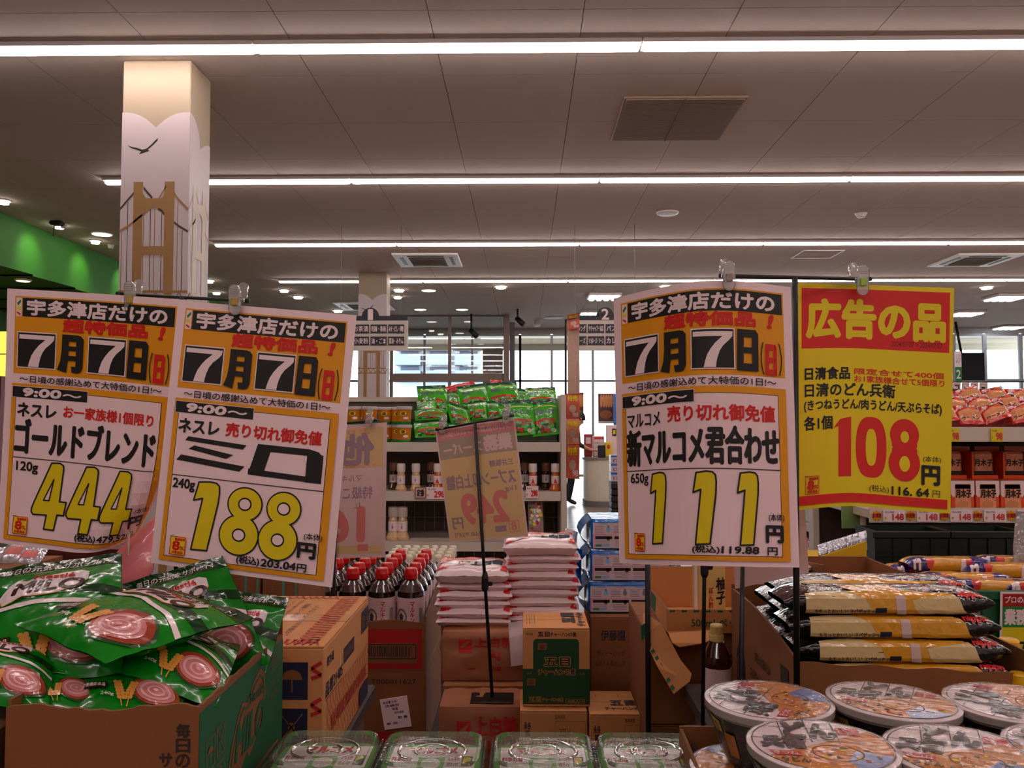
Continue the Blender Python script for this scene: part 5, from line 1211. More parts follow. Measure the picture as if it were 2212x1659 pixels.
# downward front flap
fl_ = [Q(1442, 1366, 1.818), Q(1536, 1360, 1.818), Q(1533, 1384, 1.79), Q(1522, 1391, 1.785), Q(1468, 1399, 1.785), Q(1452, 1390, 1.79)]
b = MB().plate(fl_, -.003, card2); b.build('flap', e)
for k in range(9):
    pass
b = MB(); p = PR(b, face((xt0, 1.82, zt1 - .001), (.235, 0, 0), (0, 0, -.02)), None, .0008, .1)
for k in range(9): p.rect(.02 + k * .11, .0, .07 + k * .11, .2, tgrn)
b.build('edge_dashes', e)
zlow = zt2 - .002
e = closed_carton(QX(1392, 1.84), QX(1392, 1.84) + .30, 1.84, 2.14, zlow - .20, zlow, 'brown tea carton with a long torn flap hanging out on its left', {'front': lambda p: (p.rect(.5, .25, .8, .4, bprint), p.up(), p.text('50034', .55, .28, .78, .38, card, .02), p.text('2/12', .6, .6, .85, .8, bprint))}, mat=card, tape=False)
closed_carton(QX(1392, 1.84) + .002, QX(1392, 1.84) + .298, 1.84, 2.14, T2, zlow - .202, 'brown carton at the bottom below the torn tea carton', None, tape=False)
q = [Q(1388, 1322, 1.83), Q(1428, 1346, 1.80), Q(1470, 1425, 1.765), Q(1494, 1455, 1.75), Q(1490, 1472, 1.745), Q(1455, 1499, 1.745), Q(1420, 1440, 1.765), Q(1389, 1375, 1.80)]
b = MB(); N_ = V((-.3, -.8, .5)).normalized() * .003; k = len(q); b.add([*q, *[v - N_ for v in q]], [tuple(range(k)), tuple(range(2 * k - 1, k - 1, -1))] + [(i, k + i, k + (i + 1) % k, (i + 1) % k) for i in range(k)], card2)
b.build('torn_flap', e)
b = MB()
for k in range(8):
    t = k / 8; a = q[7].lerp(q[5], t); c = q[7].lerp(q[5], t + .06); dv = (q[4] - q[5]).normalized() * .008; up = -V((.0, .0015, 0)); b.add([a + up, c + up, c + dv + up, a + dv + up], [(0, 1, 2, 3)], tgrn)
b.add([Q(x, y, 1.80) for x, y in ((1384, 1352), (1394, 1346), (1396, 1370), (1386, 1385))], [(0, 1, 2, 3)], tgrn)
b.build('flap_print', e)
# juice bottle with beige label standing in the tray
bei = mt('yuzu_label', (214, 178, 110), .4, coat=.3)
c = (QX(1527, 1.93), 1.93, zt2 + .005)
e = root('yuzu_bottle', c, 'beige labelled bottle standing in the opened tea carton', 'bottle'); r = .036
MB().lathe([(r * .9, 0), (r, .006), (r, .16), (r * .6, .2), (r * .4, .22)], mt('amber_bottle', (120, 60, 30), .15, coat=.6), c=c, n=20).build('bottle', e)
MB().lathe([(r + .001, .01), (r + .001, .15)], bei, c=c, n=24).build('label', e); MB().lathe([(r * .45, .218), (r * .45, .25), (0, .252)], bred, c=c, n=14).build('cap', e)
C = V(c); b = MB(); p = PR(b, lambda u, v, h: C + V(((r + .0015 + h) * math.sin((u - .5) * 2.4), -(r + .0015 + h) * math.cos((u - .5) * 2.4), .15 - v * .14)), (6, 4), .0006, 1.3); p.vtext('柚子', .6, .35, .9, .8, ink, .03); p.vtext('ぽん酢', .42, .5, .52, .85, bred, .02); p.rect(.0, .1, .12, .95, sugw); b.build('label_print', e)
# brown bottles with yellow caps
capy = mt('cap_yellow', (226, 166, 20), .3, coat=.3); capp = mt('cap_pale_yellow', (206, 180, 110), .35, coat=.3)
def sauce(px, pyc, d, r, h, cap, lab, zb):
    c = (QX(px, d), d, zb); zt = QZ(pyc, d); H = zt - zb
    e = root('sauce_bottle', c, lab, 'bottle', 'dark sauce bottles with yellow caps'); hc = h
    MB().lathe([(r * .9, 0), (r, .008), (r, H * .52), (r * .93, H * .6), (r * .55, H * .78), (r * .42, H - hc - .004), (r * .42, H - hc)], mt('sauce_dark', (52, 16, 8), .08, coat=.8, var=0), c=c, n=22).build('bottle', e)
    MB().lathe([(r + .0008, H * .12), (r + .0008, H * .46)], soyl, c=c, n=22).build('label', e)
    MB().lathe([(r * .5, H - hc), (r * .52, H - hc + .002), (r * .5, H - hc * .62), (r * .47, H - hc * .6), (r * .47, H - .003), (r * .4, H), (0, H)], cap, c=c, n=20).build('cap', e)
sauce(1543, 1347, 1.66, .0275, .032, capp, 'brown bottle with pale yellow cap beside the pasta carton', TBL)
sauce(2166, 1376, 1.48, .036, .034, capy, 'dark bottle with yellow cap, left one at the right edge', TBL)
sauce(2216, 1407, 1.42, .036, .034, capy, 'dark bottle with yellow cap cut by the right edge', TBL)
sauce(2185, 1448, 1.33, .028, .026, capy, 'lower small bottle with yellow cap in front of the taller two', TBL)
# extra stands behind the 111 yen poster
stand('black stand with a collar left of the pasta carton', V((Q(1518, 1590, 1.5).x, 1.50, TBL)), Q(1524, 1010, 1.52), [Q(1480, 1010, 1.52), Q(1580, 1010, 1.52)], .0036, .62, .03, br=.003)
stand('black stand in front of the pasta carton corner', V((Q(1602, 1500, 1.2).x, 1.22, TBL)), Q(1607, 1010, 1.40), [Q(1560, 1010, 1.40), Q(1650, 1010, 1.40)], .0036, None, .03, br=.003)
stand('black stand behind the 111 yen poster standing in the tea carton', V((Q(1398, 1330, 1.79).x, 1.79, .5602)), Q(1398, 1010, 1.79), [Q(1360, 1010, 1.79), Q(1430, 1010, 1.79)], .0058, None, .04, br=.003)
sfc = sheet_surf([(0, 1562, 905, 1.46, 1588, 1272, 1.46), (.5, 1645, 905, 1.45, 1668, 1255, 1.45), (1, 1728, 905, 1.44, 1747, 1238, 1.43)])
poster('hidden_poster', sfc, lambda p: p.rect(.05, .05, .95, .3, fgr), 'pale back of a poster peeping out under the 111 yen poster', 1.4, None, 6, 6, fwh)
# ================================================================ spaghetti carton at the right
pfilm = mt('pasta_black', (16, 12, 14), .15, coat=.9, bump=.5, bs=45); pgold = mt('pasta_gold', (214, 148, 36), .22, coat=.8, var=.12, vs=60, bump=.3, bs=40); pbeige = mt('pasta_beige', (216, 184, 130), .25, coat=.7, bump=.3, bs=40); pclr = mt('pasta_label_pink', (206, 176, 170), .3, coat=.5); pgrey = mt('pasta_film_grey', (116, 100, 102), .12, coat=.9, bump=.6, bs=50)
def pasta(c, w_, d, h, seed, lab, rz=0, tilt=0, style=0, group='spaghetti packs in the open carton'):
    c = V(c); R = Matrix.Translation(c) @ Euler((0, tilt, rz)).to_matrix().to_4x4(); b = MB(R)
    n, m = 26, 18
    def P_(u, a, hh=0):
        # u along the pack, a around it (0..1); flattened tube closing into flat ends
        e_ = min(1, min(u, 1 - u) / .12); t = max(.22, e_ ** .35); ang = 2 * PI * a
        cx, sx = math.cos(ang), math.sin(ang); k_ = 4.5
        ry = d / 2 * (.90 + .10 * t) * math.copysign(abs(cx) ** (2 / k_), cx); rz_ = h / 2 * t * math.copysign(abs(sx) ** (2 / k_), sx)
        nn = noise.noise(V((u * 9 + seed * 3, cx * 1.5, sx * 1.5 + seed))) * .002
        L_ = math.hypot(ry, rz_) or 1
        return V(((u - .5) * w_, ry + (nn + hh) * ry / L_ * .6, h / 2 + rz_ + (nn + hh) * (rz_ / L_ if abs(rz_) > 1e-4 else 0) * 1.2))
    back = pfilm if style == 0 else pgold
    b.grid(lambda u, v: P_(u, v), n, m, back)
    # side facing the camera is a ~ .5 +- ; top a ~ .25 ; v down from a=.25 to .75
    S_ = lambda u, v, hh: P_(u, .25 + v * .5, hh)
    p = PR(b, S_, (n, 9), .0008, (d + h) / w_)
    if style == 0:
        p.tf = lambda u, v: (u, v * .45 if v < .36 else .162 + (v - .36) * 1.42)
        p.poly([(.10, .42), (.2, .36), (.78, .40), (.88, .95), (.1, .95)], pbeige); p.up(); p.poly([(.3, .34), (.55, .3), (.80, .44), (.86, .8), (.7, .95), (.52, .95), (.42, .66)], pgold); p.up(); p.poly([(.6, .58), (.75, .5), (.80, .46), (.86, .7), (.86, .9), (.7, .95)], pbeige if seed % 2 else pgold)
        p.poly([(.30, .0), (.55, .0), (.56, .4), (.36, .4)], pgold); p.up()
        p.text('もちっとおいしい スパゲッティ', .14, .62, .42, .69, bprint, .02); p.poly([(.425, .61), (.48, .61), (.48, .7), (.425, .7)], navy); p.poly([(.52, .5), (.565, .5), (.585, .92), (.54, .92)], pclr); p.text('ボロネーゼ', .62, .05, .85, .25, pclr, .03); p.text('スパゲッティ', .1, .05, .3, .2, pclr, .02)
        p.text('nippn', .82, .37, .93, .56, lidr, .04)
    else:
        p.poly([(.0, 0), (.22, 0), (.27, 1), (0, 1)], pblue); p.poly([(.78, 0), (1, 0), (1, 1), (.70, 1)], pblue); p.up(); p.ell(.25, .35, .05, .2, lidr); p.ell(.72, .5, .05, .22, lidr); p.up(); p.poly([(.63, .3), (.68, .25), (.68, .75), (.61, .7)], sugw); p.text('M', .06, .2, .13, .6, sugw, .05)
    return b.build('pasta_pack', label=lab, cat='pasta', group=group)
pblue = mt('pasta_blue', (28, 30, 110), .2, coat=.7, bump=.5, bs=40)
zf = QZ(1432, 1.345)
xl = .437
rows_ = [(1.385, 4, .112), (1.482, 4, .118), (1.578, 3, .12)]
wh = ['lowest visible', 'second from the bottom', 'second from the top', 'topmost']
rn = ['front', 'middle', 'rear']
for r, (y, n_, z0) in enumerate(rows_):  # stacks
    for k in range(n_):
        zz = TBL + .1285 + k * .0378
        pasta((.615 + (-.012 * k if r == 0 else -.01) + .006 * math.sin(k * 3 + r), y, zz), .335, .094, .0368, r * 5 + k, f'black and gold spaghetti pack, {wh[k if r < 2 or k < 2 else 3]} of the {rn[r]} stack in the carton', .012 * math.sin(k * 5 + r), 0)
zp = lambda t: QZ(1428 + 24 * t, 1.32)
def pbl(p):
    p.ell(.17, .66, .075, .28, navy); p.up(); p.text('1.6', .125, .55, .22, .76, card, .03); p.text('もちっとおいしい', .42, .32, .66, .42, bprint, .02, rot=0); p.text('スパゲッティ', .34, .52, .56, .62, bprint, .02); p.rect(.72, .55, .92, .95, bprint); p.rect(.8, .2, .9, .45, bprint)
zlc = lambda t: (QZ(1268, 1.74) - .0) * (1 - t) + QZ(1428, 1.32) * t + .012 * math.sin(PI * t)
H_ = .17
open_carton(.428, .79, 1.325, 1.735, TBL, {'front': lambda t: zp(t) - .002 + .002 * math.sin(t * 23), 'back': lambda t: 1.165, 'left': lambda t: zlc(1 - t), 'right': lambda t: 1.14}, 'open brown carton full of spaghetti packs behind the noodle bowls',
    {'front': (.16, lambda p: (p.line([(.24, .42), (.42, .42), (.42, .8), (.24, .8), (.24, .42)], .008, bprint), p.text('天地無用', .27, .5, .4, .6, bprint, .02))), 'left': (.185, pbl)})
MB().box(.44, .78, 1.34, 1.63, TBL + .0045, TBL + .127, card).build('carton_pad', label='cardboard pad under the spaghetti packs', cat='pad')
# brown-pink round tub behind, red-white packs in brown box, yellow sloped tray with foil
c = (QX(1702, 1.9), 1.9, 1.07)
e = root('round_tub', c, 'dark red round tub with pink rim behind the spaghetti carton', 'tub')
MB().lathe([(.036, 0), (.046, .09), (.046, .1)], mt('tub_maroon', (74, 20, 20), .2, coat=.6), c=c, n=24).build('body', e); MB().lathe([(.045, .098), (.048, .1), (.048, .106), (.042, .108), (.0, .104)], sugw, c=c, n=24).build('lid', e)
closed_carton(.57, .645, 1.86, 1.98, T2, 1.069, 'tall brown carton under the round maroon tub', None, tape=False)
zb_ = QZ(1240, 1.70); zbk = QZ(1203, 1.97)
bx0, bx1 = QX(1793, 1.80), QX(1960, 1.80)
open_carton(bx0 - .02, bx1, 1.80, 2.02, 1.06, {'front': lambda t: QZ(1240, 1.8), 'back': lambda t: QZ(1203, 2.0), 'left': lambda t: QZ(1240, 1.8) + .0 + .02 * (1 - t), 'right': lambda t: QZ(1238, 1.8) + (QZ(1203, 2.02) - QZ(1238, 1.8)) * t}, 'open brown carton with red and white snack packs behind the spaghetti', {'front': (.1, lambda p: p.text('500g×20', .6, .3, .9, .55, cred, .01))})
for k in range(5):
    pouch('snack_pack', V((bx0 + .002 + k * .034, 1.965, 1.105)), V((bx0 + .036 + k * .034, 1.955, 1.107)), V((bx0 + .004 + k * .034, 1.83, 1.112)), .03, (lambda p: p.rect(.3, .2, .75, .8, sugr)) , sugw, f'red and white snack pack, {ORD[k]} from the left in the brown carton', 'snack', 50 + k, 'red and white snack packs', nu=10, nv=12, crump=.002)
closed_carton(bx0 - .018, bx1 - .002, 1.802, 2.018, T2, 1.058, 'brown carton under the red and white snack packs', None, tape=False)
ytr = mt('yellow_board', (206, 160, 8), .5, var=.03)
a = [Q(1745, 1212, 2.12), Q(1872, 1169, 2.3), Q(1872, 1215, 2.3), Q(1745, 1262, 2.12)]
e = root('yellow_tray', a[3], 'sloping yellow display board with silver packs behind it, right of the pole', 'display board')
MB().add([*a, *[q + V((0, .006, 0)) for q in a]], [(0, 3, 2, 1), (4, 5, 6, 7), (0, 1, 5, 4), (1, 2, 6, 5), (2, 3, 7, 6), (3, 0, 4, 7)], ytr).build('board', e)
zz0 = min(q.z for q in a)
MB().box(a[0].x - .01, a[1].x, 2.305, 2.52, .3, a[2].z, ytr).build('body', e)
sil = mt('silver_foil', (206, 206, 220), .12, metal=.85, bump=.8, bs=70)
for k in range(7):
    p0 = Q(1772 + k * 14, 1196 - k * 4.4, 2.18 + k * .018); pouch('foil_pack', p0 + V((0, .02, .02)), p0 + V((.03, .03, .026)), p0 + V((-.004, .005, -.03)), .01, None, sil, f'silver foil pack, {ORD[k]} from the left along the yellow board', 'snack', 60 + k, 'silver foil packs', nu=8, nv=8, crump=.006)
# green crates with posters and blue ended spaghetti
crg = mt('crate_green', (18, 78, 44), .4, var=.06); crd = mt('crate_dark_green_shaded', (7, 20, 14), .5, var=.08)  # second green is near black: shade under the shelf is put into it
def crate(x0, x1, y0, y1, z0, z1, lab, m=None, group='green plastic crates'):
    m = m or crg; e = root('plastic_crate', ((x0 + x1) / 2, (y0 + y1) / 2, z0), lab, 'crate', group); t = .008
    MB().box(x0, x1, y0, y0 + t, z0, z1, m).box(x0, x1, y1 - t, y1, z0, z1, m).box(x0, x0 + t, y0 + t, y1 - t, z0, z1, m).box(x1 - t, x1, y0 + t, y1 - t, z0, z1, m).box(x0 + t, x1 - t, y0 + t, y1 - t, z0, z0 + t, m).build('shell', e)
    MB().box(x0 - .006, x1 + .006, y0 - .006, y0 - .0005, z1 - .02, z1, m, .002).build('rim', e)
    b = MB(); k = max(3, int((x1 - x0) / .05))
    for i in range(k + 1): x = x0 + (x1 - x0) * i / k; b.box(x - .002, x + .002, y0 - .005, y0 - .0004, z0, z1 - .021, m)
    for i in range(1, 5): z = z0 + (z1 - z0) * i / 5.6; b.box(x0, x1, y0 - .0035, y0 - .0003, z - .002, z + .002, m)
    b.build('rib_grid', e, kind='stuff')
    return e
yc = 1.92; zc1 = QZ(1273, yc)
crate(QX(1962, yc), 1.46, yc, 2.2, .74, zc1, 'green plastic crate with price cards under the blue ended spaghetti')
crate(QX(1962, yc), 1.46, yc, 2.2, T2, .738, 'lower green plastic crate below the one with price cards')
def pc_(p):
    p.rect(.03, .02, .97, .13, cred); p.rect(.03, .13, .97, .31, pgreen); p.rect(.03, .31, .97, .98, ypap); p.up(); p.text('プロの品質とプロの価格', .06, .04, .94, .10, pwhite, .02); p.text('業務スーパー', .06, .155, .92, .285, pwhite, .04)
    p.text('パスタレ', .1, .42, .6, .55, ink, .03); p.text('スパゲティ', .08, .50, .0 + .9, .56, ink, .01) if 0 else None; p.text('1.6mm', .62, .44, .9, .54, ink, .02); p.text('各種', .1, .6, .3, .68, ink, .02); p.text('258', .4, .60, .85, .88, lidr, .06)
for x0, x1, t_, lab in ((1945, 2110, 1283, 'yellow and green price card on the green crate, left one'), (2161, 2330, 1278, 'yellow and green price card on the green crate at the right edge')):
    sfz = sheet_surf([(0, x0, t_, yc - .012, x0 - 4, t_ + 250, yc - .012), (1, x1, t_, yc - .012, x1, t_ + 250, yc - .012)]); poster('crate_price_card', sfz, pc_, lab, 1.45, None, 4, 4, pwhite, 'price card')
pk = [(2040, 1213, 2.16, .05, 'top left'), (2085, 1248, 2.06, -.15, 'left middle'), (2150, 1262, 1.99, -.1, 'front left'), (2170, 1226, 2.14, -.06, 'top middle'), (2290, 1240, 2.12, -.2, 'right'), (2255, 1263, 1.99, .05, 'front right'), (1985, 1225, 2.2, .35, 'far left'), (2205, 1212, 2.2, -.3, 'rear right'), (1990, 1257, 2.02, .1, 'lower left')]
for k, (px, py, d, rz, w_) in enumerate(pk):
    p0 = Q(px, py, d); pasta((p0.x, p0.y, p0.z - .022), .215, .06, .034, 80 + k, f'spaghetti pack with blue ends, {w_} one of the heap on the green crate', rz, 0, 1, 'blue ended spaghetti packs')
MB().box(QX(1962, yc) + .01, 1.45, yc + .01, 2.19, .749, zc1 - .03, card).build('crate_filler', label='cardboard filler inside the upper green crate', cat='filler')
# red and blue packet at upper right under the shelf
pouch('clear_snack_bag', Q(2195, 1105, 2.2), Q(2290, 1110, 2.2), Q(2188, 1215, 2.16), .05, None, mt('clear_bag_grey', (140, 128, 130), .12, coat=.8, bump=.7, bs=50), 'shiny clear snack bag at the right edge over the spaghetti', 'snack', 91, nu=12, nv=12, crump=.01)

# ================================================================ right hand gondola
gy = 2.62
gx0 = QX(1872, gy); gx1 = 2.9
def shelf_unit(lab, x0, x1, y0, y1, zs, z1, group=None, cat='shelf', pan=None, th=.03):
    e = root('gondola_shelf', ((x0 + x1) / 2, (y0 + y1) / 2, 0), lab, cat, group)
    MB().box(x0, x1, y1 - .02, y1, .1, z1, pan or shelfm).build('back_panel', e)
    for x in (x0 - .012, x1 + .012): MB().box(x - .012, x + .012, y1 - .05, y1, 0, z1 + .02, shelfm, .003).build('upright', e)
    for z in zs:
        s_ = MB().box(x0 + .001, x1 - .001, y0, y1 - .021, z - th, z, shelfm, .002).build('shelf_board', e)
        MB().box(x0 + .001, x1 - .001, y0 - .008, y0 - .0005, z - th - .012, z + .004, mt('price_rail', (206, 190, 176), .25, coat=.3)).build('price_rail', s_)
    MB().box(x0, x1, y0, y1 - .021, 0, .12, shelfm).build('base', e)
    return e
z1_ = QZ(925, gy); z2_ = QZ(1098, gy)
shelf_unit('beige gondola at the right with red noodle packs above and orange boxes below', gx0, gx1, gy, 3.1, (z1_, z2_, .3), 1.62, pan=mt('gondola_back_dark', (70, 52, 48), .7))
rmn = mt('ramen_red', (196, 38, 26), .2, coat=.7, var=.1, bump=.5, bs=45); rmb = mt('ramen_black', (30, 16, 14), .2, coat=.6, bump=.4, bs=45); rmp = mt('ramen_picture', (222, 140, 100), .25, coat=.6, var=.3, vs=50, bump=.4, bs=45); oran = mt('box_orange', (216, 70, 14), .35, coat=.3, var=.04)
def p_ramen(p):
    p.poly([(.05, .45), (.5, .35), (.95, .42), (.95, .9), (.05, .9)], rmp); p.poly([(.3, .08), (.94, .08), (.94, .45), (.55, .4)], rmb); p.up(); p.ell(.66, .34, .14, .10, oran); p.poly([(.1, .6), (.5, .52), (.9, .6), (.8, .72), (.3, .7)], card2); p.text('ラーメン', .1, .74, .8, .88, rmb, .03); p.text('辛', .1, .12, .3, .36, pwhite, .03)
rows3 = [(0, 2.69, .0, 'front'), (1, 2.76, .03, 'middle'), (2, 2.83, .06, 'rear')]
for r, y, dz, nm in rows3:
    for k in range(6):
        x = QX(2040 + k * 56 + (r % 2) * 24, y); z = z1_ + dz
        t = -.12 + .1 * math.sin(k * 2.1 + r)
        TLp = V((x - .035, y + .045, z + .074 + t * .05)); TRp = V((x + .043, y + .040, z + .074 - t * .08)); BLp = V((x - .042, y - .02, z + .012))
        pouch('noodle_pack', TLp, TRp, BLp, .035, p_ramen, rmn, f'red noodle pack, {ORD[k]} from the left in the {nm} row of the upper shelf', 'noodles', 100 + r * 7 + k, 'red noodle packs on the right upper shelf', top_seal=.06, bot=.06, nu=12, nv=12, crump=.004)
MB().box(gx0 + .02, gx1 - .02, 2.80, 3.06, z1_ + .001, z1_ + .05, rmn).build('pack_tray', label='red tray raising the rear noodle packs', cat='tray')
def p_obox(p):
    p.poly([(0, .0), (1, 0), (1, .5), (.92, .6), (.5, .5), (.08, .6), (0, .5)], teaw if 0 else pwhite); p.up()
    rr = [(.16, .16), (.2, .12), (.8, .12), (.84, .16), (.84, 1), (.16, 1)]; p.poly(rr, rmp); p.poly([(.18, .14), (.82, .14), (.82, .3), (.18, .3)], gold); p.up(); p.text('月木子', .2, .32, .84, .62, bprint, .05); p.ell(.5, .85, .25, .12, card2)
ob = None
for r, (y, zz, nm) in enumerate(((gy + .03, z2_, 'front'),)):
    for k in range(9):
        x = QX(1890 + k * 53.5, y + .0); w_ = QX(1940, y) - QX(1888, y) - .002; h = .086
        e = root('noodle_box', (x + w_ / 2, y + .05, zz), f'small orange and white noodle box, {ORD[k]} from the left on the lower shelf', 'box', 'orange and white noodle boxes')
        b = MB().box(x, x + w_, y, y + .1, zz + .001, zz + h, oran, .002); b.build('body', e); b = MB(); p_obox(PR(b, face((x, y, zz + h), (w_, 0, 0), (0, 0, -h)), None, .0006, h / w_)); b.build('print', e)
for k in range(4):
    x = QX(2036 + k * 68, gy + .12); w_ = .085; y = gy + .14; z = z2_ + .001
    e = root('noodle_carton', (x + w_ / 2, y + .08, z), f'orange display carton with a brown noodle pouch, {ORD[k]} from the left behind the small boxes', 'carton', 'orange display cartons')
    MB().box(x, x + w_, y, y + .18, z, z + .095, oran).box(x, x + .006, y, y + .18, z + .095, z + .17, oran).box(x, x + w_, y + .17, y + .18, z + .095, z + .185, oran).build('display_carton', e)
    b = MB(); b.box(x + .01, x + w_ - .006, y + .012, y + .05, z + .096, z + .172, rmp, .008); p = PR(b, face((x + .012, y + .012, z + .168), (w_ - .02, 0, 0), (0, 0, -.07)), None, .0008, 1); p.text('月木子', .05, .3, .95, .62, bprint, .04); p.rect(.0, .85, 1, 1, ink); b.build('pouch', e)
def tag_card(px0, py0, px1, py1, d, lab, fill, price, pm, grp, extra=None):
    a, c = Q(px0, py0, d), Q(px1, py1, d); b = MB().box(a.x, c.x, d - .0025, d, c.z, a.z, fill)
    p = PR(b, face((a.x, d - .0025, a.z), (c.x - a.x, 0, 0), (0, 0, c.z - a.z)), None, .0006, (a.z - c.z) / (c.x - a.x)); 
    if price: p.text(price, .42, .35, .92, .85, pm, .05); p.text('税込価格', .08, .12, .5, .26, bprint, .0); p.rect(.05, .6, .14, .8, gold)
    if extra: extra(p)
    return b.build('price_tag', label=lab, cat='price tag', group=grp)
for k, x in enumerate((1907, 1980, 2052, 2125, 2197)): tag_card(x, 1101, x + 48, 1127, gy - .014, f'white 148 yen price tag, {ORD[k]} from the left on the lower rail', pwhite, '148', lidr, 'white 148 yen price tags')
for k, x in enumerate((1883, 1956, 2029, 2101, 2174)):
    a = Q(x + 11, 1114, gy - .012); b = MB(); pts = []
    for i in range(20): r = .017 if i % 2 else .0125; an = 2 * PI * i / 20; pts.append((a.x + r * math.cos(an) * .95, gy - .012, a.z + r * math.sin(an)))
    n = 20; b.add(pts + [(p_[0], gy - .0095, p_[2]) for p_ in pts], [tuple(range(n))] + [(i, n + i, n + (i + 1) % n, (i + 1) % n) for i in range(n)], gold)
    p = PR(b, face((a.x - .016, gy - .012, a.z + .012), (.032, 0, 0), (0, 0, -.024)), None, .0008, .8); p.text('お買得', .1, .2, .9, .75, cred, .05); b.build('starburst_tag', label=f'orange starburst tag between price tags, {ORD[k]} from the left', cat='tag', group='orange starburst tags')
for x, lab in ((2046, 'yellow 98 yen tag on the upper rail beside the yellow poster edge'), (2140, 'yellow 98 yen tag on the upper rail near the right edge')): tag_card(x, 925, x + 26, 954, gy - .014, lab, ypap, '98', lidr, None)
# dark crates below that shelf
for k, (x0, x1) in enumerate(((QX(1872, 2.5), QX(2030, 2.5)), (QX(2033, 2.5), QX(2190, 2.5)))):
    crate(x0, x1, 2.46, 2.6, .93, QZ(1146, 2.46), f'dark green crate, coloured darker for shade, under the right shelf, {"left" if k == 0 else "right"} one', crd, 'dark crates under the shelf')
    crate(x0, x1, 2.46, 2.6, .56, .928, f'dark green crate coloured darker for shade, lower down under the right shelf, {"left" if k == 0 else "right"} one', crd, 'dark crates under the shelf')
plinth('display_table', QX(1872, 2.5) - .02, 2.2, 2.44, 2.61, T2 - .002, 'narrow dark base under the dark green crates')
# side bay seen between the posters and that gondola
sx = QX(1868, 2.9)
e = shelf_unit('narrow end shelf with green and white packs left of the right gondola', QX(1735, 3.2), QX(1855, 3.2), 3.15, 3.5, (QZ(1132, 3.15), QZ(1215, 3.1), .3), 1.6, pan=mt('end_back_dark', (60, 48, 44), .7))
gwp = mt('pack_green_white', (150, 170, 140), .3, coat=.4, var=.25, vs=40)
for k in range(4):
    x = QX(1742 + k * 30, 3.2); z = QZ(1132, 3.15) + .001
    b = MB().box(x, x + .046, 3.18, 3.3, z, z + .085, gwp, .004); p = PR(b, face((x, 3.18, z + .085), (.046, 0, 0), (0, 0, -.085)), None, .0008, 1.8); p.rect(.1, .1, .9, .4, pgreen if k % 2 else pwhite); p.rect(.2, .5, .8, .8, lidr); b.build('small_pack', label=f'small green and white pack, {ORD[k]} from the left on the narrow end shelf', cat='pack', group='small packs on the end shelf')
for k in range(3):
    x = QX(1745 + k * 36, 3.2); z = QZ(1215, 3.1) + .001; b = MB().box(x, x + .055, 3.18, 3.3, z, z + .07, rmn, .008); p = PR(b, face((x, 3.18, z + .07), (.055, 0, 0), (0, 0, -.07)), None, .0008, 1.3); p.rect(.2, .2, .7, .6, pwhite); b.build('red_pack', label=f'dark red pack, {ORD[k]} from the left on the lowest part of the end shelf', cat='pack', group='red packs on the end shelf')
gcard = mt('green_card', (116, 140, 84), .5, var=.03)
a, c = Q(1817, 1086, 2.75), Q(1857, 1141, 2.75)
MB().box(a.x, c.x, 2.745, 2.75, c.z, a.z, gcard).build('green_card', label='plain pale green card hanging under the yellow poster', cat='card')
MB().tube([(c.x + .012, 2.75, 0), (c.x + .012, 2.75, 1.62)], .01, shelfm, 8).build('shelf_post', label='thin beige post beside the pale green card', cat='post')
# monitor, aisle number card and flags above
mon = root('monitor', Q(2101, 822, 20.0), 'black monitor with a green 2 card beside it, in front of the windows', 'monitor')
a, c = Q(2076, 762, 20.0), Q(2128, 822, 20.0)
MB().box(a.x, c.x, 20.0, 20.1, c.z, a.z, bbk, .008).build('bezel', mon); MB().box(a.x + .01, c.x - .01, 19.985, 19.999, c.z + .01, a.z - .01, mt('screen_off', (16, 20, 28), .12)).build('screen', mon)
MB().tube([(a.x + .03, 20.05, a.z), (a.x - .09, 20.05, CZ)], .03, bbk).build('mount', mon)
a, c = Q(2062, 759, 19.0), Q(2078, 824, 19.0); b = MB().box(a.x, c.x, 19.0, 19.02, c.z, a.z, pwhite); p = PR(b, face((a.x, 19.0, a.z), (c.x - a.x, 0, 0), (0, 0, c.z - a.z)), None, .002, 3); p.rect(0, .52, 1, 1, pgreen); p.up(); p.text('2', .2, .62, .8, .9, pwhite, .03); p.text('レジ', .2, .1, .8, .4, ink); b.build('number_card', label='narrow white and green card marked 2 left of the black monitor', cat='card')
for k, ch in enumerate('コーナー'):
    a, c = Q(2058 + k * 19, 826, 3.3), Q(2075 + k * 19, 850, 3.3); b = MB()
    R = Matrix.Translation((a + c) / 2) @ Matrix.Rotation(.05, 4, 'Y'); b = MB(R); w_ = (c.x - a.x) / 2; h = (a.z - c.z) / 2
    b.box(-w_, w_, -.001, .001, -h, h, pwhite); p = PR(b, face((-w_, -.001, h), (2 * w_, 0, 0), (0, 0, -2 * h)), None, .0012, 1.3); p.line([(.1, .15), (.9, .15), (.9, .85), (.1, .85), (.1, .15)], .06, fgr); p.text(ch, .25, .4 if ch == 'ー' else .25, .75, .55 if ch == 'ー' else .75, ink, .03); b.build('letter_flag', label=f'small white letter flag above the noodle packs, {ORD[k]} from the left', cat='flag', group='letter flags above the noodle packs')
MB().tube([Q(2040, 826, 3.32), Q(2250, 824, 3.32)], .003, bbk, 6).build('flag_rail', label='thin rail the letter flags hang from', cat='rail')
for px in (2045, 2240): MB().tube([Q(px, 826, 3.32), V((Q(px, 826, 3.32).x, 3.32, 0))], .0015, bbk, 5).build('rail_post', label=f'thin post holding the flag rail at its {"left" if px < 2100 else "right"} end', cat='post')

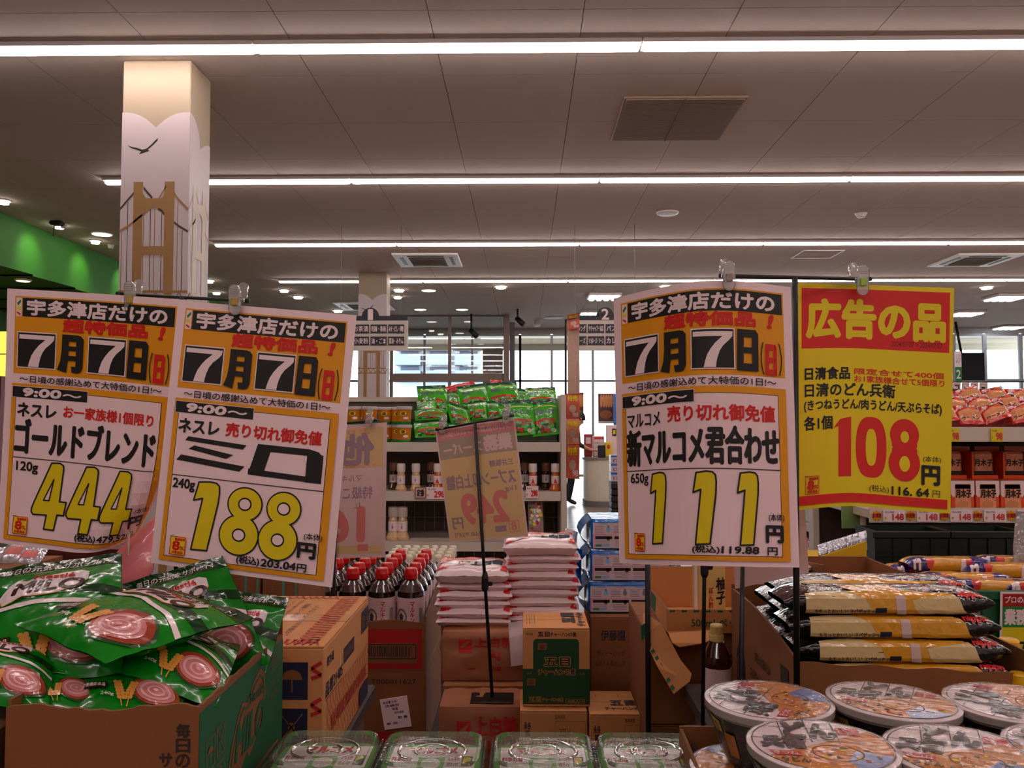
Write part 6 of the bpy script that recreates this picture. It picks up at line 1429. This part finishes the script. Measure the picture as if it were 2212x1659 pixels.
# ================================================================ centre gondola
cy = 4.5; zA = QZ(957, cy); zB = QZ(1063, cy); zC = QZ(1172, cy)
ga, gb_ = QX(700, cy), QX(1211, cy)
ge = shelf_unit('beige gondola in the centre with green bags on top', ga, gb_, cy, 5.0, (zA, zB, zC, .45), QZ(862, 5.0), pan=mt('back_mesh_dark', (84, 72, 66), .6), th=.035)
MB().box(gb_ + .0, gb_ + .03, cy + .0, 5.0, 0, QZ(852, cy), shelfm, .004).build('end_panel', ge)
MB().box(ga, QX(905, 4.98), 4.96, 4.999, QZ(868, 5), QZ(858, 5), shelfm).build('top_rail', ge)
b = MB()
for k in range(22): x = ga + .02 + k * (gb_ - ga - .04) / 21; b.box(x - .002, x + .002, 4.968, 4.974, .2, zB - .05, MATS['wire'])
for k in range(9): z = .3 + k * .09; b.box(ga, gb_, 4.964, 4.968, z - .002, z + .002, MATS['wire'])
b.build('wire_back', ge, kind='stuff')
sal = mt('salad_green', (64, 172, 28), .2, coat=.7, var=.15, vs=14, bump=.5, bs=30); sald = mt('salad_dark', (10, 78, 44), .25, coat=.6, bump=.4, bs=30); sall = mt('salad_cream_line', (224, 200, 150), .3, coat=.5); salr = mt('salad_red', (190, 40, 36), .25, coat=.5, var=.2, vs=60, bump=.4, bs=30); salm = mt('salad_lettering', (88, 106, 104), .3, coat=.4)
def p_salad(p):
    p.rect(0, 0, 1, .13, sald); p.line([(.1, .24), (.3, .21), (.5, .20), (.7, .21), (.92, .24)], .03, sall)
    p.text('野菜サラダ', .12, .30, .9, .44, salm, .04); p.poly([(.08, .60), (.5, .55), (.92, .60), (.92, .68), (.5, .63), (.08, .68)], salr); p.up(); random.seed(5)
    p.poly([(.1, .70), (.9, .70), (.9, .94), (.1, .94)], sald); p.up()
    for k in range(16): p.ell(random.uniform(.14, .86), random.uniform(.7, .92), .07, .05, random.choice((salr, sal, pwhite, salr)), 8)
BG = [(900, 834, 962, 832, 905, 878, 4.85), (986, 835, 1046, 828, 996, 876, 4.84), (1050, 828, 1115, 824, 1056, 868, 4.86), (1134, 838, 1199, 836, 1136, 862, 4.85), (964, 846, 992, 846, 966, 870, 4.93), (1112, 838, 1140, 842, 1114, 866, 4.93),
      (962, 866, 1008, 880, 975, 916, 4.66), (1010, 870, 1050, 862, 1012, 912, 4.72), (1050, 866, 1082, 866, 1052, 914, 4.72), (1076, 868, 1150, 862, 1082, 944, 4.6), (1147, 866, 1204, 860, 1150, 944, 4.62), (895, 885, 964, 880, 897, 910, 4.68), (893, 912, 965, 908, 897, 946, 4.6), (968, 914, 1030, 918, 972, 946, 4.58), (1022, 908, 1080, 914, 1026, 946, 4.6), (900, 868, 940, 858, 902, 890, 4.78)]
nmb = ['top row, first from the left', 'top row, second from the left', 'top row, tallest in the middle', 'top row, right end', 'small gap between the first two of the top row', 'gap right of the tallest one', 'second row, tilted, behind the sugar poster bar', 'second row, left of the pole', 'second row, right of the pole', 'large one behind the poster clip', 'large one at the right end of the shelf', 'left side, middle height', 'left end, lowest on the shelf', 'lowest row behind the sugar poster, left', 'lowest row behind the sugar poster, right', 'left side, just under the first one']
for k, (x0, y0, x1, y1, x2, y2, d) in enumerate(BG):
    a, c, f = Q(x0, y0, d + .02), Q(x1, y1, d + .02), Q(x2, y2, d - .04); f = a + (f - a) * 1.0
    small = (y2 - y0) < 50
    f = a + (f - a).normalized() * max((f - a).length, .175 if d > 4.75 else (f - a).length)
    pouch('vegetable_bag', a, c, f, .05, p_salad, sal, f'green bag on the centre gondola, {nmb[k]}', 'bag', 130 + k, 'green bags heaped on the centre gondola', top_seal=.1, bot=.03, nu=12, nv=12, crump=.005)
MB().box(QX(890, 4.8), gb_ - .01, 4.74, 4.955, zA + .001, QZ(905, 4.85), sald).build('riser_box', label='dark green riser box behind the green bags', cat='riser')
for k, (x0, y0, x1, y1, x2, y2) in enumerate(((960, 836, 1022, 822, 968, 850), (1058, 820, 1084, 822, 1060, 840))):
    pouch('red_pouch', Q(x0, y0, 5.1), Q(x1, y1, 5.1), Q(x2, y2, 5.06), .03, None, salr, f'red pouch on the far side of the centre gondola, {"left" if k == 0 else "right"} one', 'pouch', 150 + k, 'red pouches behind the green bags', nu=8, nv=8)
MB().box(QX(950, 5.1), QX(1100, 5.1), 5.02, 5.2, 0, QZ(846, 5.05), shelfm).build('rear_shelf', label='plain shelf unit back to back with the centre gondola', cat='shelf')
# yellow tubs
ytub = mt('tub_yellow', (196, 118, 24), .3, coat=.3, var=.12, vs=60); tcap = mt('tub_lid_grey', (200, 186, 184), .35)
yt = None
def ytubf(c, lab):
    e = root('yellow_tub', c, lab, 'tub', 'yellow tubs with white lids')
    MB().lathe([(.034, 0), (.036, .004, pgreen), (.037, .016, pgreen), (.041, .088, ytub)], ytub, c=c, n=18).build('tub', e); MB().lathe([(.044, .082), (.0445, .096), (.04, .098), (0, .098)], tcap, c=c, n=18).build('lid', e)
    C = V(c); b = MB(); p = PR(b, lambda u, v, h: C + V(((.041 + h) * math.sin((u - .5) * 1.8), -(.041 + h) * math.cos((u - .5) * 1.8), .075 - v * .05)), None, .001, 1); p.ell(.5, .3, .25, .25, tax_y, 12); p.ell(.7, .8, .2, .15, pwhite, 10); p.text('味噌', .38, .15, .62, .5, bprint, .02); b.build('print', e); return e
ti = 0
for row, (y, xs) in enumerate(((4.56, (764, 799, 873)), (4.68, (832, 775, 860, 745)))):
    for k, px in enumerate(xs):
        for s_ in range(2 if row == 0 or k < 3 else 1):
            c = (QX(px, y), y, zA + .001 + s_ * .0995); lab = f'yellow tub, {"upper" if s_ else "lower"} of its pair, {["left", "middle", "right", "far left"][k]} one of the {"front" if row == 0 else "rear"} row'
            if yt is None: yt = ytubf(c, lab)
            else: dup(yt, c, 0, lab)
# dressing bottles
drc = mt('dressing_cap', (232, 214, 208), .35, coat=.3); drb = [mt('dressing_cream', (206, 168, 124), .2, coat=.6), mt('dressing_orange', (190, 90, 26), .15, coat=.6), mt('dressing_dark', (60, 28, 18), .12, coat=.7)]
def dressing(c, kind, lab, s=1):
    e = root('dressing_bottle', c, lab, 'bottle', 'dressing bottles on the centre gondola'); m = drb[kind]
    MB().lathe([(.031 * s, 0), (.032 * s, .012 * s), (.022 * s, .035 * s), (.022 * s, .09 * s), (.018 * s, .108 * s)], m, c=c, n=16).build('bottle', e)
    MB().lathe([(.0228 * s, .04 * s), (.0228 * s, .084 * s)], pwhite if kind < 2 else drc, c=c, n=16).build('label', e)
    MB().lathe([(.0225 * s, .104 * s), (.0235 * s, .135 * s), (.022 * s, .15 * s), (0, .152 * s)], drc if kind != 2 else mt('cap_brown', (130, 88, 66), .35), c=c, n=16).build('cap', e)
    b = MB(); C = V(c); p = PR(b, face(C + V((-.01 * s, -.0235 * s, .08 * s)), (.02 * s, 0, 0), (0, 0, -.036 * s)), None, .0006, 1.8); 
    if kind == 1: p.poly([(0, 1), (.5, .2), (1, 1)], lidr)
    else: p.vtext('ごま', .3, .1, .7, .8, bprint, .02)
    b.build('label_print', e)
for k, (px, kd, y) in enumerate(((851, 2, 4.66), (867, 0, 4.56), (899, 0, 4.56), (932, 2, 4.68), (946, 1, 4.56), (1133, 2, 4.68), (1151, 1, 4.56), (1179, 2, 4.66), (1199, 1, 4.56))):
    dressing((QX(px, y), y, zB + .001), kd, f"{['cream', 'orange', 'dark'][kd]} dressing bottle, {ORD[k]} from the left on the middle shelf")
for k, px in enumerate((851, 871)): dressing((QX(px, 4.6), 4.6, zC + .001), 0, f'cream dressing bottle on the shelf below, {"left" if k == 0 else "right"} one', 1.2)
pouch('candy_bag', Q(1140, 1078, 4.56), Q(1172, 1080, 4.56), Q(1142, 1150, 4.52), .05, lambda p: [p.ell(random.uniform(.1, .9), random.uniform(.12, .9), .09, .04, random.choice((salr, sal, pwhite, tax_y)), 8) for _ in range(40)], mt('candy_bag_clear', (170, 130, 130), .15, coat=.7, bump=.6, bs=60), 'bag of mixed sweets hanging on the centre gondola at the right', 'bag', 171, nu=10, nv=12)
tag_card(920, 1052, 964, 1078, cy - .014, 'white 298 yen price tag left of the sugar poster', pwhite, '298', lidr, None)
tag_card(1136, 1050, 1163, 1076, cy - .014, 'white 298 yen price tag right of the sugar poster', pwhite, '298', lidr, None)
tag_card(896, 1052, 921, 1077, cy - .014, 'small square brown framed tag beside the 298 yen tag', mt('tag_brown', (150, 100, 84), .5), None, None, None, lambda p: (p.rect(.12, .12, .88, .88, fwh), p.up(), p.text('定番', .2, .2, .8, .8, bprint, .04)))
# plastic covered hanging flyers
flm = [mt('flyer_red', (214, 96, 74), .3, coat=.6, var=.3, vs=30), mt('flyer_orange', (222, 140, 100), .3, coat=.6, var=.3, vs=30), mt('flyer_pale', (214, 176, 160), .25, coat=.7, var=.15, vs=30)]
fe = root('flyer_stand', Q(1238, 1060, 5.3), 'tall hanging column of glossy red sale flyers beside the centre gondola', 'flyer stand')
ys_ = [680, 710, 850, 905, 960, 1035]
for k, (y0, y1) in enumerate(zip(ys_, ys_[1:])):
    a, c = Q(1226 if k < 2 else 1222, y0, 5.3), Q(1252, y1, 5.22); m = flm[2] if k == 1 else flm[0] if k % 2 == 0 else flm[1]
    b = MB(); b.grid(lambda u, v: V((a.x + (c.x - a.x) * u, 5.3 - .08 * u + .015 * math.sin(v * 5 + k), a.z + (c.z - a.z) * v)), 5, 8, m); b.grid(lambda u, v: V((a.x + (c.x - a.x) * u, 5.304 - .08 * u + .015 * math.sin(v * 5 + k), a.z + (c.z - a.z) * v)), 5, 8, m, flip=True)
    sf = lambda u, v, h: V((a.x + (c.x - a.x) * u, 5.3 - .08 * u + .015 * math.sin(v * 5 + k) - h, a.z + (c.z - a.z) * v))
    p = PR(b, sf, (5, 8), .002, 2)
    if k != 1:
        p.text('特売', .15, .08, .85, .3, tax_y, .04); p.ell(.5, .6, .25, .15, flm[2]); p.text('98', .5, .75, .9, .92, pwhite, .04)
    b.build('flyer', fe)
MB().tube([Q(1222, 1075, 5.32), Q(1222, 690, 5.32), Q(1250, 684, 5.24)], .008, MATS['post_grey'], 6).build('frame', fe)
MB().box(Q(1222, 1075, 5.32).x - .12, Q(1222, 1075, 5.32).x + .12, 5.2, 5.44, 0, .02, bbk).build('foot', fe); MB().tube([(Q(1222, 1075, 5.32).x, 5.32, .02), Q(1222, 1075, 5.32)], .008, MATS['post_grey'], 6).build('leg', fe)

# ================================================================ checkout, far away
yd = 14.6; zt_c = .86
e = root('checkout_counter', (2.2, yd, 0), 'rounded cream checkout counter in the distance by the windows', 'counter')
pts = rrect(2.2, .8, .3, 8); c0 = V((QX(1262, yd) + 1.1, yd + .4, 0)); k = len(pts); cmm = mt('counter_cream', (214, 204, 186), .4); ctop = mt('counter_top_grey', (130, 120, 112), .3)
b = MB(); b.add([c0 + V((x * .985, y * .985, .1)) for x, y in pts] + [c0 + V((x * .985, y * .985, zt_c - .04)) for x, y in pts], [(i, (i + 1) % k, k + (i + 1) % k, k + i) for i in range(k)], cmm); b.build('body', e)
b = MB(); b.add([c0 + V((x * 1.01, y * 1.01, zt_c - .04)) for x, y in pts] + [c0 + V((x * 1.01, y * 1.01, zt_c)) for x, y in pts], [(i, (i + 1) % k, k + (i + 1) % k, k + i) for i in range(k)] + [tuple(range(k, 2 * k)), tuple(range(k))[::-1]], ctop); b.build('worktop', e)
b = MB(); b.add([c0 + V((x, y, 0)) for x, y in pts] + [c0 + V((x, y, .1)) for x, y in pts], [(i, (i + 1) % k, k + (i + 1) % k, k + i) for i in range(k)], MATS['post_grey']); b.build('kick', e)
def onct(px0, py0, px1, py1, d, m, name, lab, cat, prt=None, th=.12):
    a, c = Q(px0, py0, d), Q(px1, py1, d); b = MB().box(a.x, c.x, d, d + th, zt_c + .001, a.z, m, .01)
    if prt: prt(PR(b, face((a.x, d, a.z), (c.x - a.x, 0, 0), (0, 0, c.z - a.z)), None, .004, 1))
    b.build(name, label=lab, cat=cat)
onct(1281, 942, 1306, 977, 15.3, pwhite, 'notice_board', 'white notice card standing on the checkout counter', 'notice', lambda p: (p.rect(.1, .06, .9, .2, lidr), p.text('お知らせ', .15, .35, .85, .5, ink), p.text('レジ袋有料', .15, .6, .85, .75, ink)))
onct(1262, 938, 1280, 972, 15.2, mt('register_red', (170, 60, 60), .5), 'register_sign', 'reddish register sign left of the white notice card', 'sign', lambda p: p.rect(.2, .2, .8, .6, pwhite))
onct(1292, 962, 1308, 984, 14.75, bbk, 'card_terminal', 'black card terminal on the checkout counter', 'terminal')
onct(1307, 955, 1322, 975, 15.0, tax_y, 'yellow_box', 'small yellow box with a red mark on the counter', 'box', lambda p: p.ell(.5, .5, .25, .25, lidr))
onct(1310, 918, 1335, 958, 15.25, pwhite, 'cash_register', 'white register panel with a small screen at the counter', 'register', lambda p: (p.rect(.5, .2, .85, .6, bbk), p.up(), p.rect(.58, .27, .78, .5, tax_y)))
# dark stacks of baskets before the counter
e = root('basket_stack', (QX(1330, 11.5), 11.5, 0), 'black stacked shopping baskets half hidden by the 111 yen poster', 'basket stack')
x0 = QX(1318, 11.5)
for k in range(7): MB().box(x0 + .0 + .004 * (k % 2), x0 + .38, 11.4, 11.75, .04 + k * .09, .04 + k * .09 + .08, bbk, .01).build('basket', e)
MB().box(x0, x0 + .38, 11.4, 11.75, 0, .035, bbk).build('trolley', e)
for k in range(3):
    z = .68 + k * .12; b = MB().box(x0 + .0, x0 + .34, 11.42, 11.7, z, z + .115, teaw, .004); p = PR(b, face((x0, 11.42, z + .115), (.34, 0, 0), (0, 0, -.115)), None, .003, .4); p.rect(0, .0, 1, .2, teab); p.text('ビニール袋', .1, .4, .6, .8, navy, .02); b.build('bag_box', label=f'white and blue box, {["lowest", "middle", "topmost"][k]} of three on the black baskets', cat='box', group='boxes on the shopping baskets')
# food posters hung at the windows
fdk = mt('food_poster_dark', (92, 44, 28), .4, var=.35, vs=5)
for k, (a_, b_, c_, d_, lab) in enumerate(((1247, 848, 1261, 916, 'dark meat poster left of the glazing bar, partly behind the flyers'), (1292, 850, 1326, 915, 'dark poster with grilled sausages hung before the windows'))):
    a, c = Q(a_, b_, 17), Q(c_, d_, 17); e = root('food_poster', (a.x, 17, c.z), lab, 'poster'); b = MB().box(a.x, c.x, 17, 17.02, c.z, a.z, fdk); p = PR(b, face((a.x, 17, a.z), (c.x - a.x, 0, 0), (0, 0, c.z - a.z)), None, .004, 2)
    for i in range(5): p.ell(.2 + .16 * i, .25, .09, .22, MATS['lid_orange'], 12)
    p.up(); p.ell(.5, .7, .4, .14, miso); p.rect(0, .92, 1, 1, sgw); b.build('sheet', e); MB().tube([(a.x, 17.01, a.z), (a.x, 17.01, CZ)], .004, MATS['wire'], 5).build('string', e); MB().tube([(c.x, 17.01, a.z), (c.x, 17.01, CZ)], .004, MATS['wire'], 5).build('string', e)
a, c = Q(1325, 850, 16.5), Q(1342, 1000, 16.5); MB().box(a.x, a.x + .5, 16.5, 16.56, 0, a.z, teab).build('blue_banner', label='blue banner standing by the windows, mostly behind the 111 yen poster', cat='banner')
# ================================================================ clerk at the checkout
def person(base, face_dir):
    """slim clerk leaning slightly over the counter; one skinned body"""
    bx, by = base
    J = {'pel': (0, 0, .92), 'wst': (.03, 0, 1.06), 'cht': (.10, 0, 1.28), 'nck': (.15, 0, 1.42), 'hd': (.20, 0, 1.53), 'top': (.21, 0, 1.62)}
    for s_, n in ((1, 'l'), (-1, 'r')):
        J.update({'hip' + n: (0, .09 * s_, .88), 'kn' + n: (.04, .10 * s_, .48), 'an' + n: (-.02, .10 * s_, .09), 'to' + n: (.12, .11 * s_, .04),
                  'sh' + n: (.11, .18 * s_, 1.37), 'el' + n: (.14, .23 * s_, 1.10), 'wr' + n: (.36, .17 * s_, 1.0), 'ha' + n: (.45, .15 * s_, .985)})
    E_ = [('pel', 'wst'), ('wst', 'cht'), ('cht', 'nck'), ('nck', 'hd'), ('hd', 'top')]
    for n in 'lr': E_ += [('pel', 'hip' + n), ('hip' + n, 'kn' + n), ('kn' + n, 'an' + n), ('an' + n, 'to' + n), ('cht', 'sh' + n), ('sh' + n, 'el' + n), ('el' + n, 'wr' + n), ('wr' + n, 'ha' + n)]
    rad = {'pel': .14, 'wst': .12, 'cht': .14, 'nck': .055, 'hd': .085, 'top': .06}
    for n in 'lr': rad.update({'hip' + n: .095, 'kn' + n: .06, 'an' + n: .04, 'to' + n: .035, 'sh' + n: .065, 'el' + n: .042, 'wr' + n: .028, 'ha' + n: .032})
    ks = list(J); me = bpy.data.meshes.new('body')
    me.from_pydata([V(J[k]) for k in ks], [(ks.index(a), ks.index(b)) for a, b in E_], [])
    o = bpy.data.objects.new('body', me); COL.objects.link(o)
    m = o.modifiers.new('skin', 'SKIN'); s2 = o.modifiers.new('sub', 'SUBSURF'); s2.levels = s2.render_levels = 2
    for i, k in enumerate(ks): me.skin_vertices[0].data[i].radius = (rad[k], rad[k]); me.skin_vertices[0].data[i].use_root = (k == 'pel')
    dg = bpy.context.evaluated_depsgraph_get(); dg.update(); nm = bpy.data.meshes.new_from_object(o.evaluated_get(dg)); bpy.data.objects.remove(o)
    skin = mt('skin', (206, 152, 124), .5, var=.02); shirt = mt('uniform_dark_green', (36, 48, 44), .8, var=.05); trou = mt('trousers_black', (20, 20, 24), .8); hair = mt('hair_black', (22, 16, 16), .4); shoe = mt('shoe_black', (14, 14, 14), .4)
    for q in (skin, shirt, trou, shoe): nm.materials.append(q)
    for p_ in nm.polygons:
        c = p_.center; p_.use_smooth = True
        p_.material_index = 3 if c.z < .09 else 2 if c.z < .95 else 0 if (c.z > 1.43 or (c.x > .24 and c.z < 1.2)) else 1
    e = root('person', (bx, by, 0), 'person with black hair in dark clothes leaning over the checkout counter', 'person')
    Rz = Matrix.Rotation(face_dir, 4, 'Z'); e.rotation_euler = (0, 0, face_dir)
    o = bpy.data.objects.new('body', nm); COL.objects.link(o); o.parent = e
    def loc(b, name):
        for q in range(len(b.v)): pass
        ORG[e.name] = V((0, 0, 0)); return b.build(name, e)
    b = MB()
    def cap(u, v): 
        a = 2 * PI * u; t = PI * .62 * v; r = .105 + .004 * noise.noise(V((u * 9, v * 3, 1))); back = 1 + .25 * max(0, -math.cos(a)) * v
        return V((.20 + r * math.sin(t) * math.cos(a) * back * (.93), r * math.sin(t) * math.sin(a) * .92, 1.565 + r * 1.1 * math.cos(t) * 1.0))
    b.grid(cap, 24, 12, hair); loc(b, 'hair')
    b = MB()
    for s_ in (-1, 1): b.lathe([(0, -.006), (.008, 0), (0, .006)], hair, c=(.287, .03 * s_, 1.55), n=8)
    loc(b, 'eyes') if 0 else None
    b = MB().lathe([(0, -.02), (.014, -.01), (.008, .015), (0, .02)], skin, c=(.292, 0, 1.53), n=8); loc(b, 'nose')
    for s_ in (-1, 1): loc(MB().lathe([(0, -.007), (.009, 0), (0, .007)], hair, c=(.275, .033 * s_, 1.555), n=8), 'eye'); loc(MB().lathe([(0, -.03), (.016, 0), (0, .03)], skin, c=(.205, .092 * s_, 1.545), n=8), 'ear')
    loc(MB().box(.268, .286, -.025, .025, 1.488, 1.496, lidr), 'mouth')
    for s_ in (-1, 1):
        for k in range(5):
            y = .15 * s_ + (k - 2) * .016; L_ = (.05, .075, .08, .072, .055)[k]; z = .98
            if k == (0 if s_ > 0 else 4): pts_ = [(.44, y - .0, z), (.455, y + (-.018 if s_ > 0 else .018), z - .008), (.485, y + (-.022 if s_ > 0 else .022), z - .014)]
            else: pts_ = [(.455, y, z), (.455 + L_ * .6, y, z + .002), (.455 + L_, y, z - .02)]
            loc(MB().tube(pts_, .008, skin, 6), 'finger')
    return e
pxp = QX(1246, 14.3)
person((pxp - .1, 14.95), math.radians(5))
# ================================================================ leftovers seen between the posters
pinks = mt('pink_sheet', (226, 120, 124), .25, coat=.6, var=.1, vs=20, bump=.3, bs=20)
pouch('pink_bag', Q(252, 1192, 1.33), Q(352, 1100, 1.33), Q(226, 1330, 1.29), .02, lambda p: [p.line([(.45, .25 + .05 * k), (.9, .25 + .05 * k)], .006, fvi) for k in range(8)], pinks, 'glossy pink bag between the two left posters above the green pouches', 'bag', 201, nu=10, nv=12, crump=.003)
b = MB().tube([Q(278, 1150, 1.31), Q(277, 1230, 1.305), Q(270, 1330, 1.27)], .0016, fgr, 6).build('thin_rod', label='thin pale rod in front of the pink bag', cat='rod')
a = Q(70, 1186, 1.62); c = Q(262, 1300, 1.62)
closed_carton(a.x, c.x, 1.62, 1.75, TBL, a.z, 'dark red carton behind the leftmost green pouches', None, mat=mt('carton_maroon', (84, 22, 20), .6), tape=False)
for k, (x, y) in enumerate(((-30, 1180), (20, 1175), (52, 1182))):
    p0 = Q(x, y, 1.5); pouch('foil_packet', p0, p0 + V((.045, .004, .0)), p0 + V((-.004, -.03, -.03)), .02, lambda p: p.rect(.2, .3, .8, .7, frd), MATS['silver_film'], f'shiny silver packet at the left edge under the 444 yen poster, {ORD[k]} from the left', 'packet', 210 + k, 'silver packets at the left edge', nu=8, nv=8)
MB().box(Q(-60, 1200, 1.46).x, Q(68, 1200, 1.46).x, 1.42, 1.56, TBL, QZ(1225, 1.45), card).build('left_carton', label='brown carton at the left edge under the silver packets', cat='carton')
teal_ = mt('box_teal', (70, 130, 120), .7)
for k, (x0, x1, t_) in enumerate(((488, 562, 1232), (567, 645, 1238))):
    a, c = Q(x0, t_, 2.1), Q(x1, t_, 2.1)
    closed_carton(a.x, c.x, 2.1, 2.38, T2, a.z, f'tall brown carton behind the green box, {"left" if k == 0 else "right"} one below the 188 yen poster', {'front': lambda p: (p.rect(.55 , .0, .62, 1, teal_), p.rect(.9, 0, .96, 1, teal_), [p.line([(.08, .03 + .012 * q), (.45, .03 + .012 * q)], .004, bprint) for q in range(6)])}, tape=False)
lit = mt('lit_sign_yellow', (230, 222, 90), .4, emit=1.2, var=.1)
a, c = Q(-70, 716, 9.5), Q(11, 812, 9.5); e = root('lit_sign', (a.x, 9.5, c.z), 'glowing yellow sign at the left edge beside the 444 yen poster', 'sign')
MB().box(a.x, c.x, 9.5, 9.6, (a.z + c.z) / 2 + .01, a.z, lit).build('upper_panel', e); MB().box(a.x, c.x, 9.5, 9.6, c.z, (a.z + c.z) / 2 - .01, lit).build('lower_panel', e); MB().box(a.x + .1, c.x - .06, 9.52, 9.6, 0, c.z - .001, mt('maroon_stand', (110, 16, 28), .5)).build('stand', e)
bpy.data.objects.remove(_to)
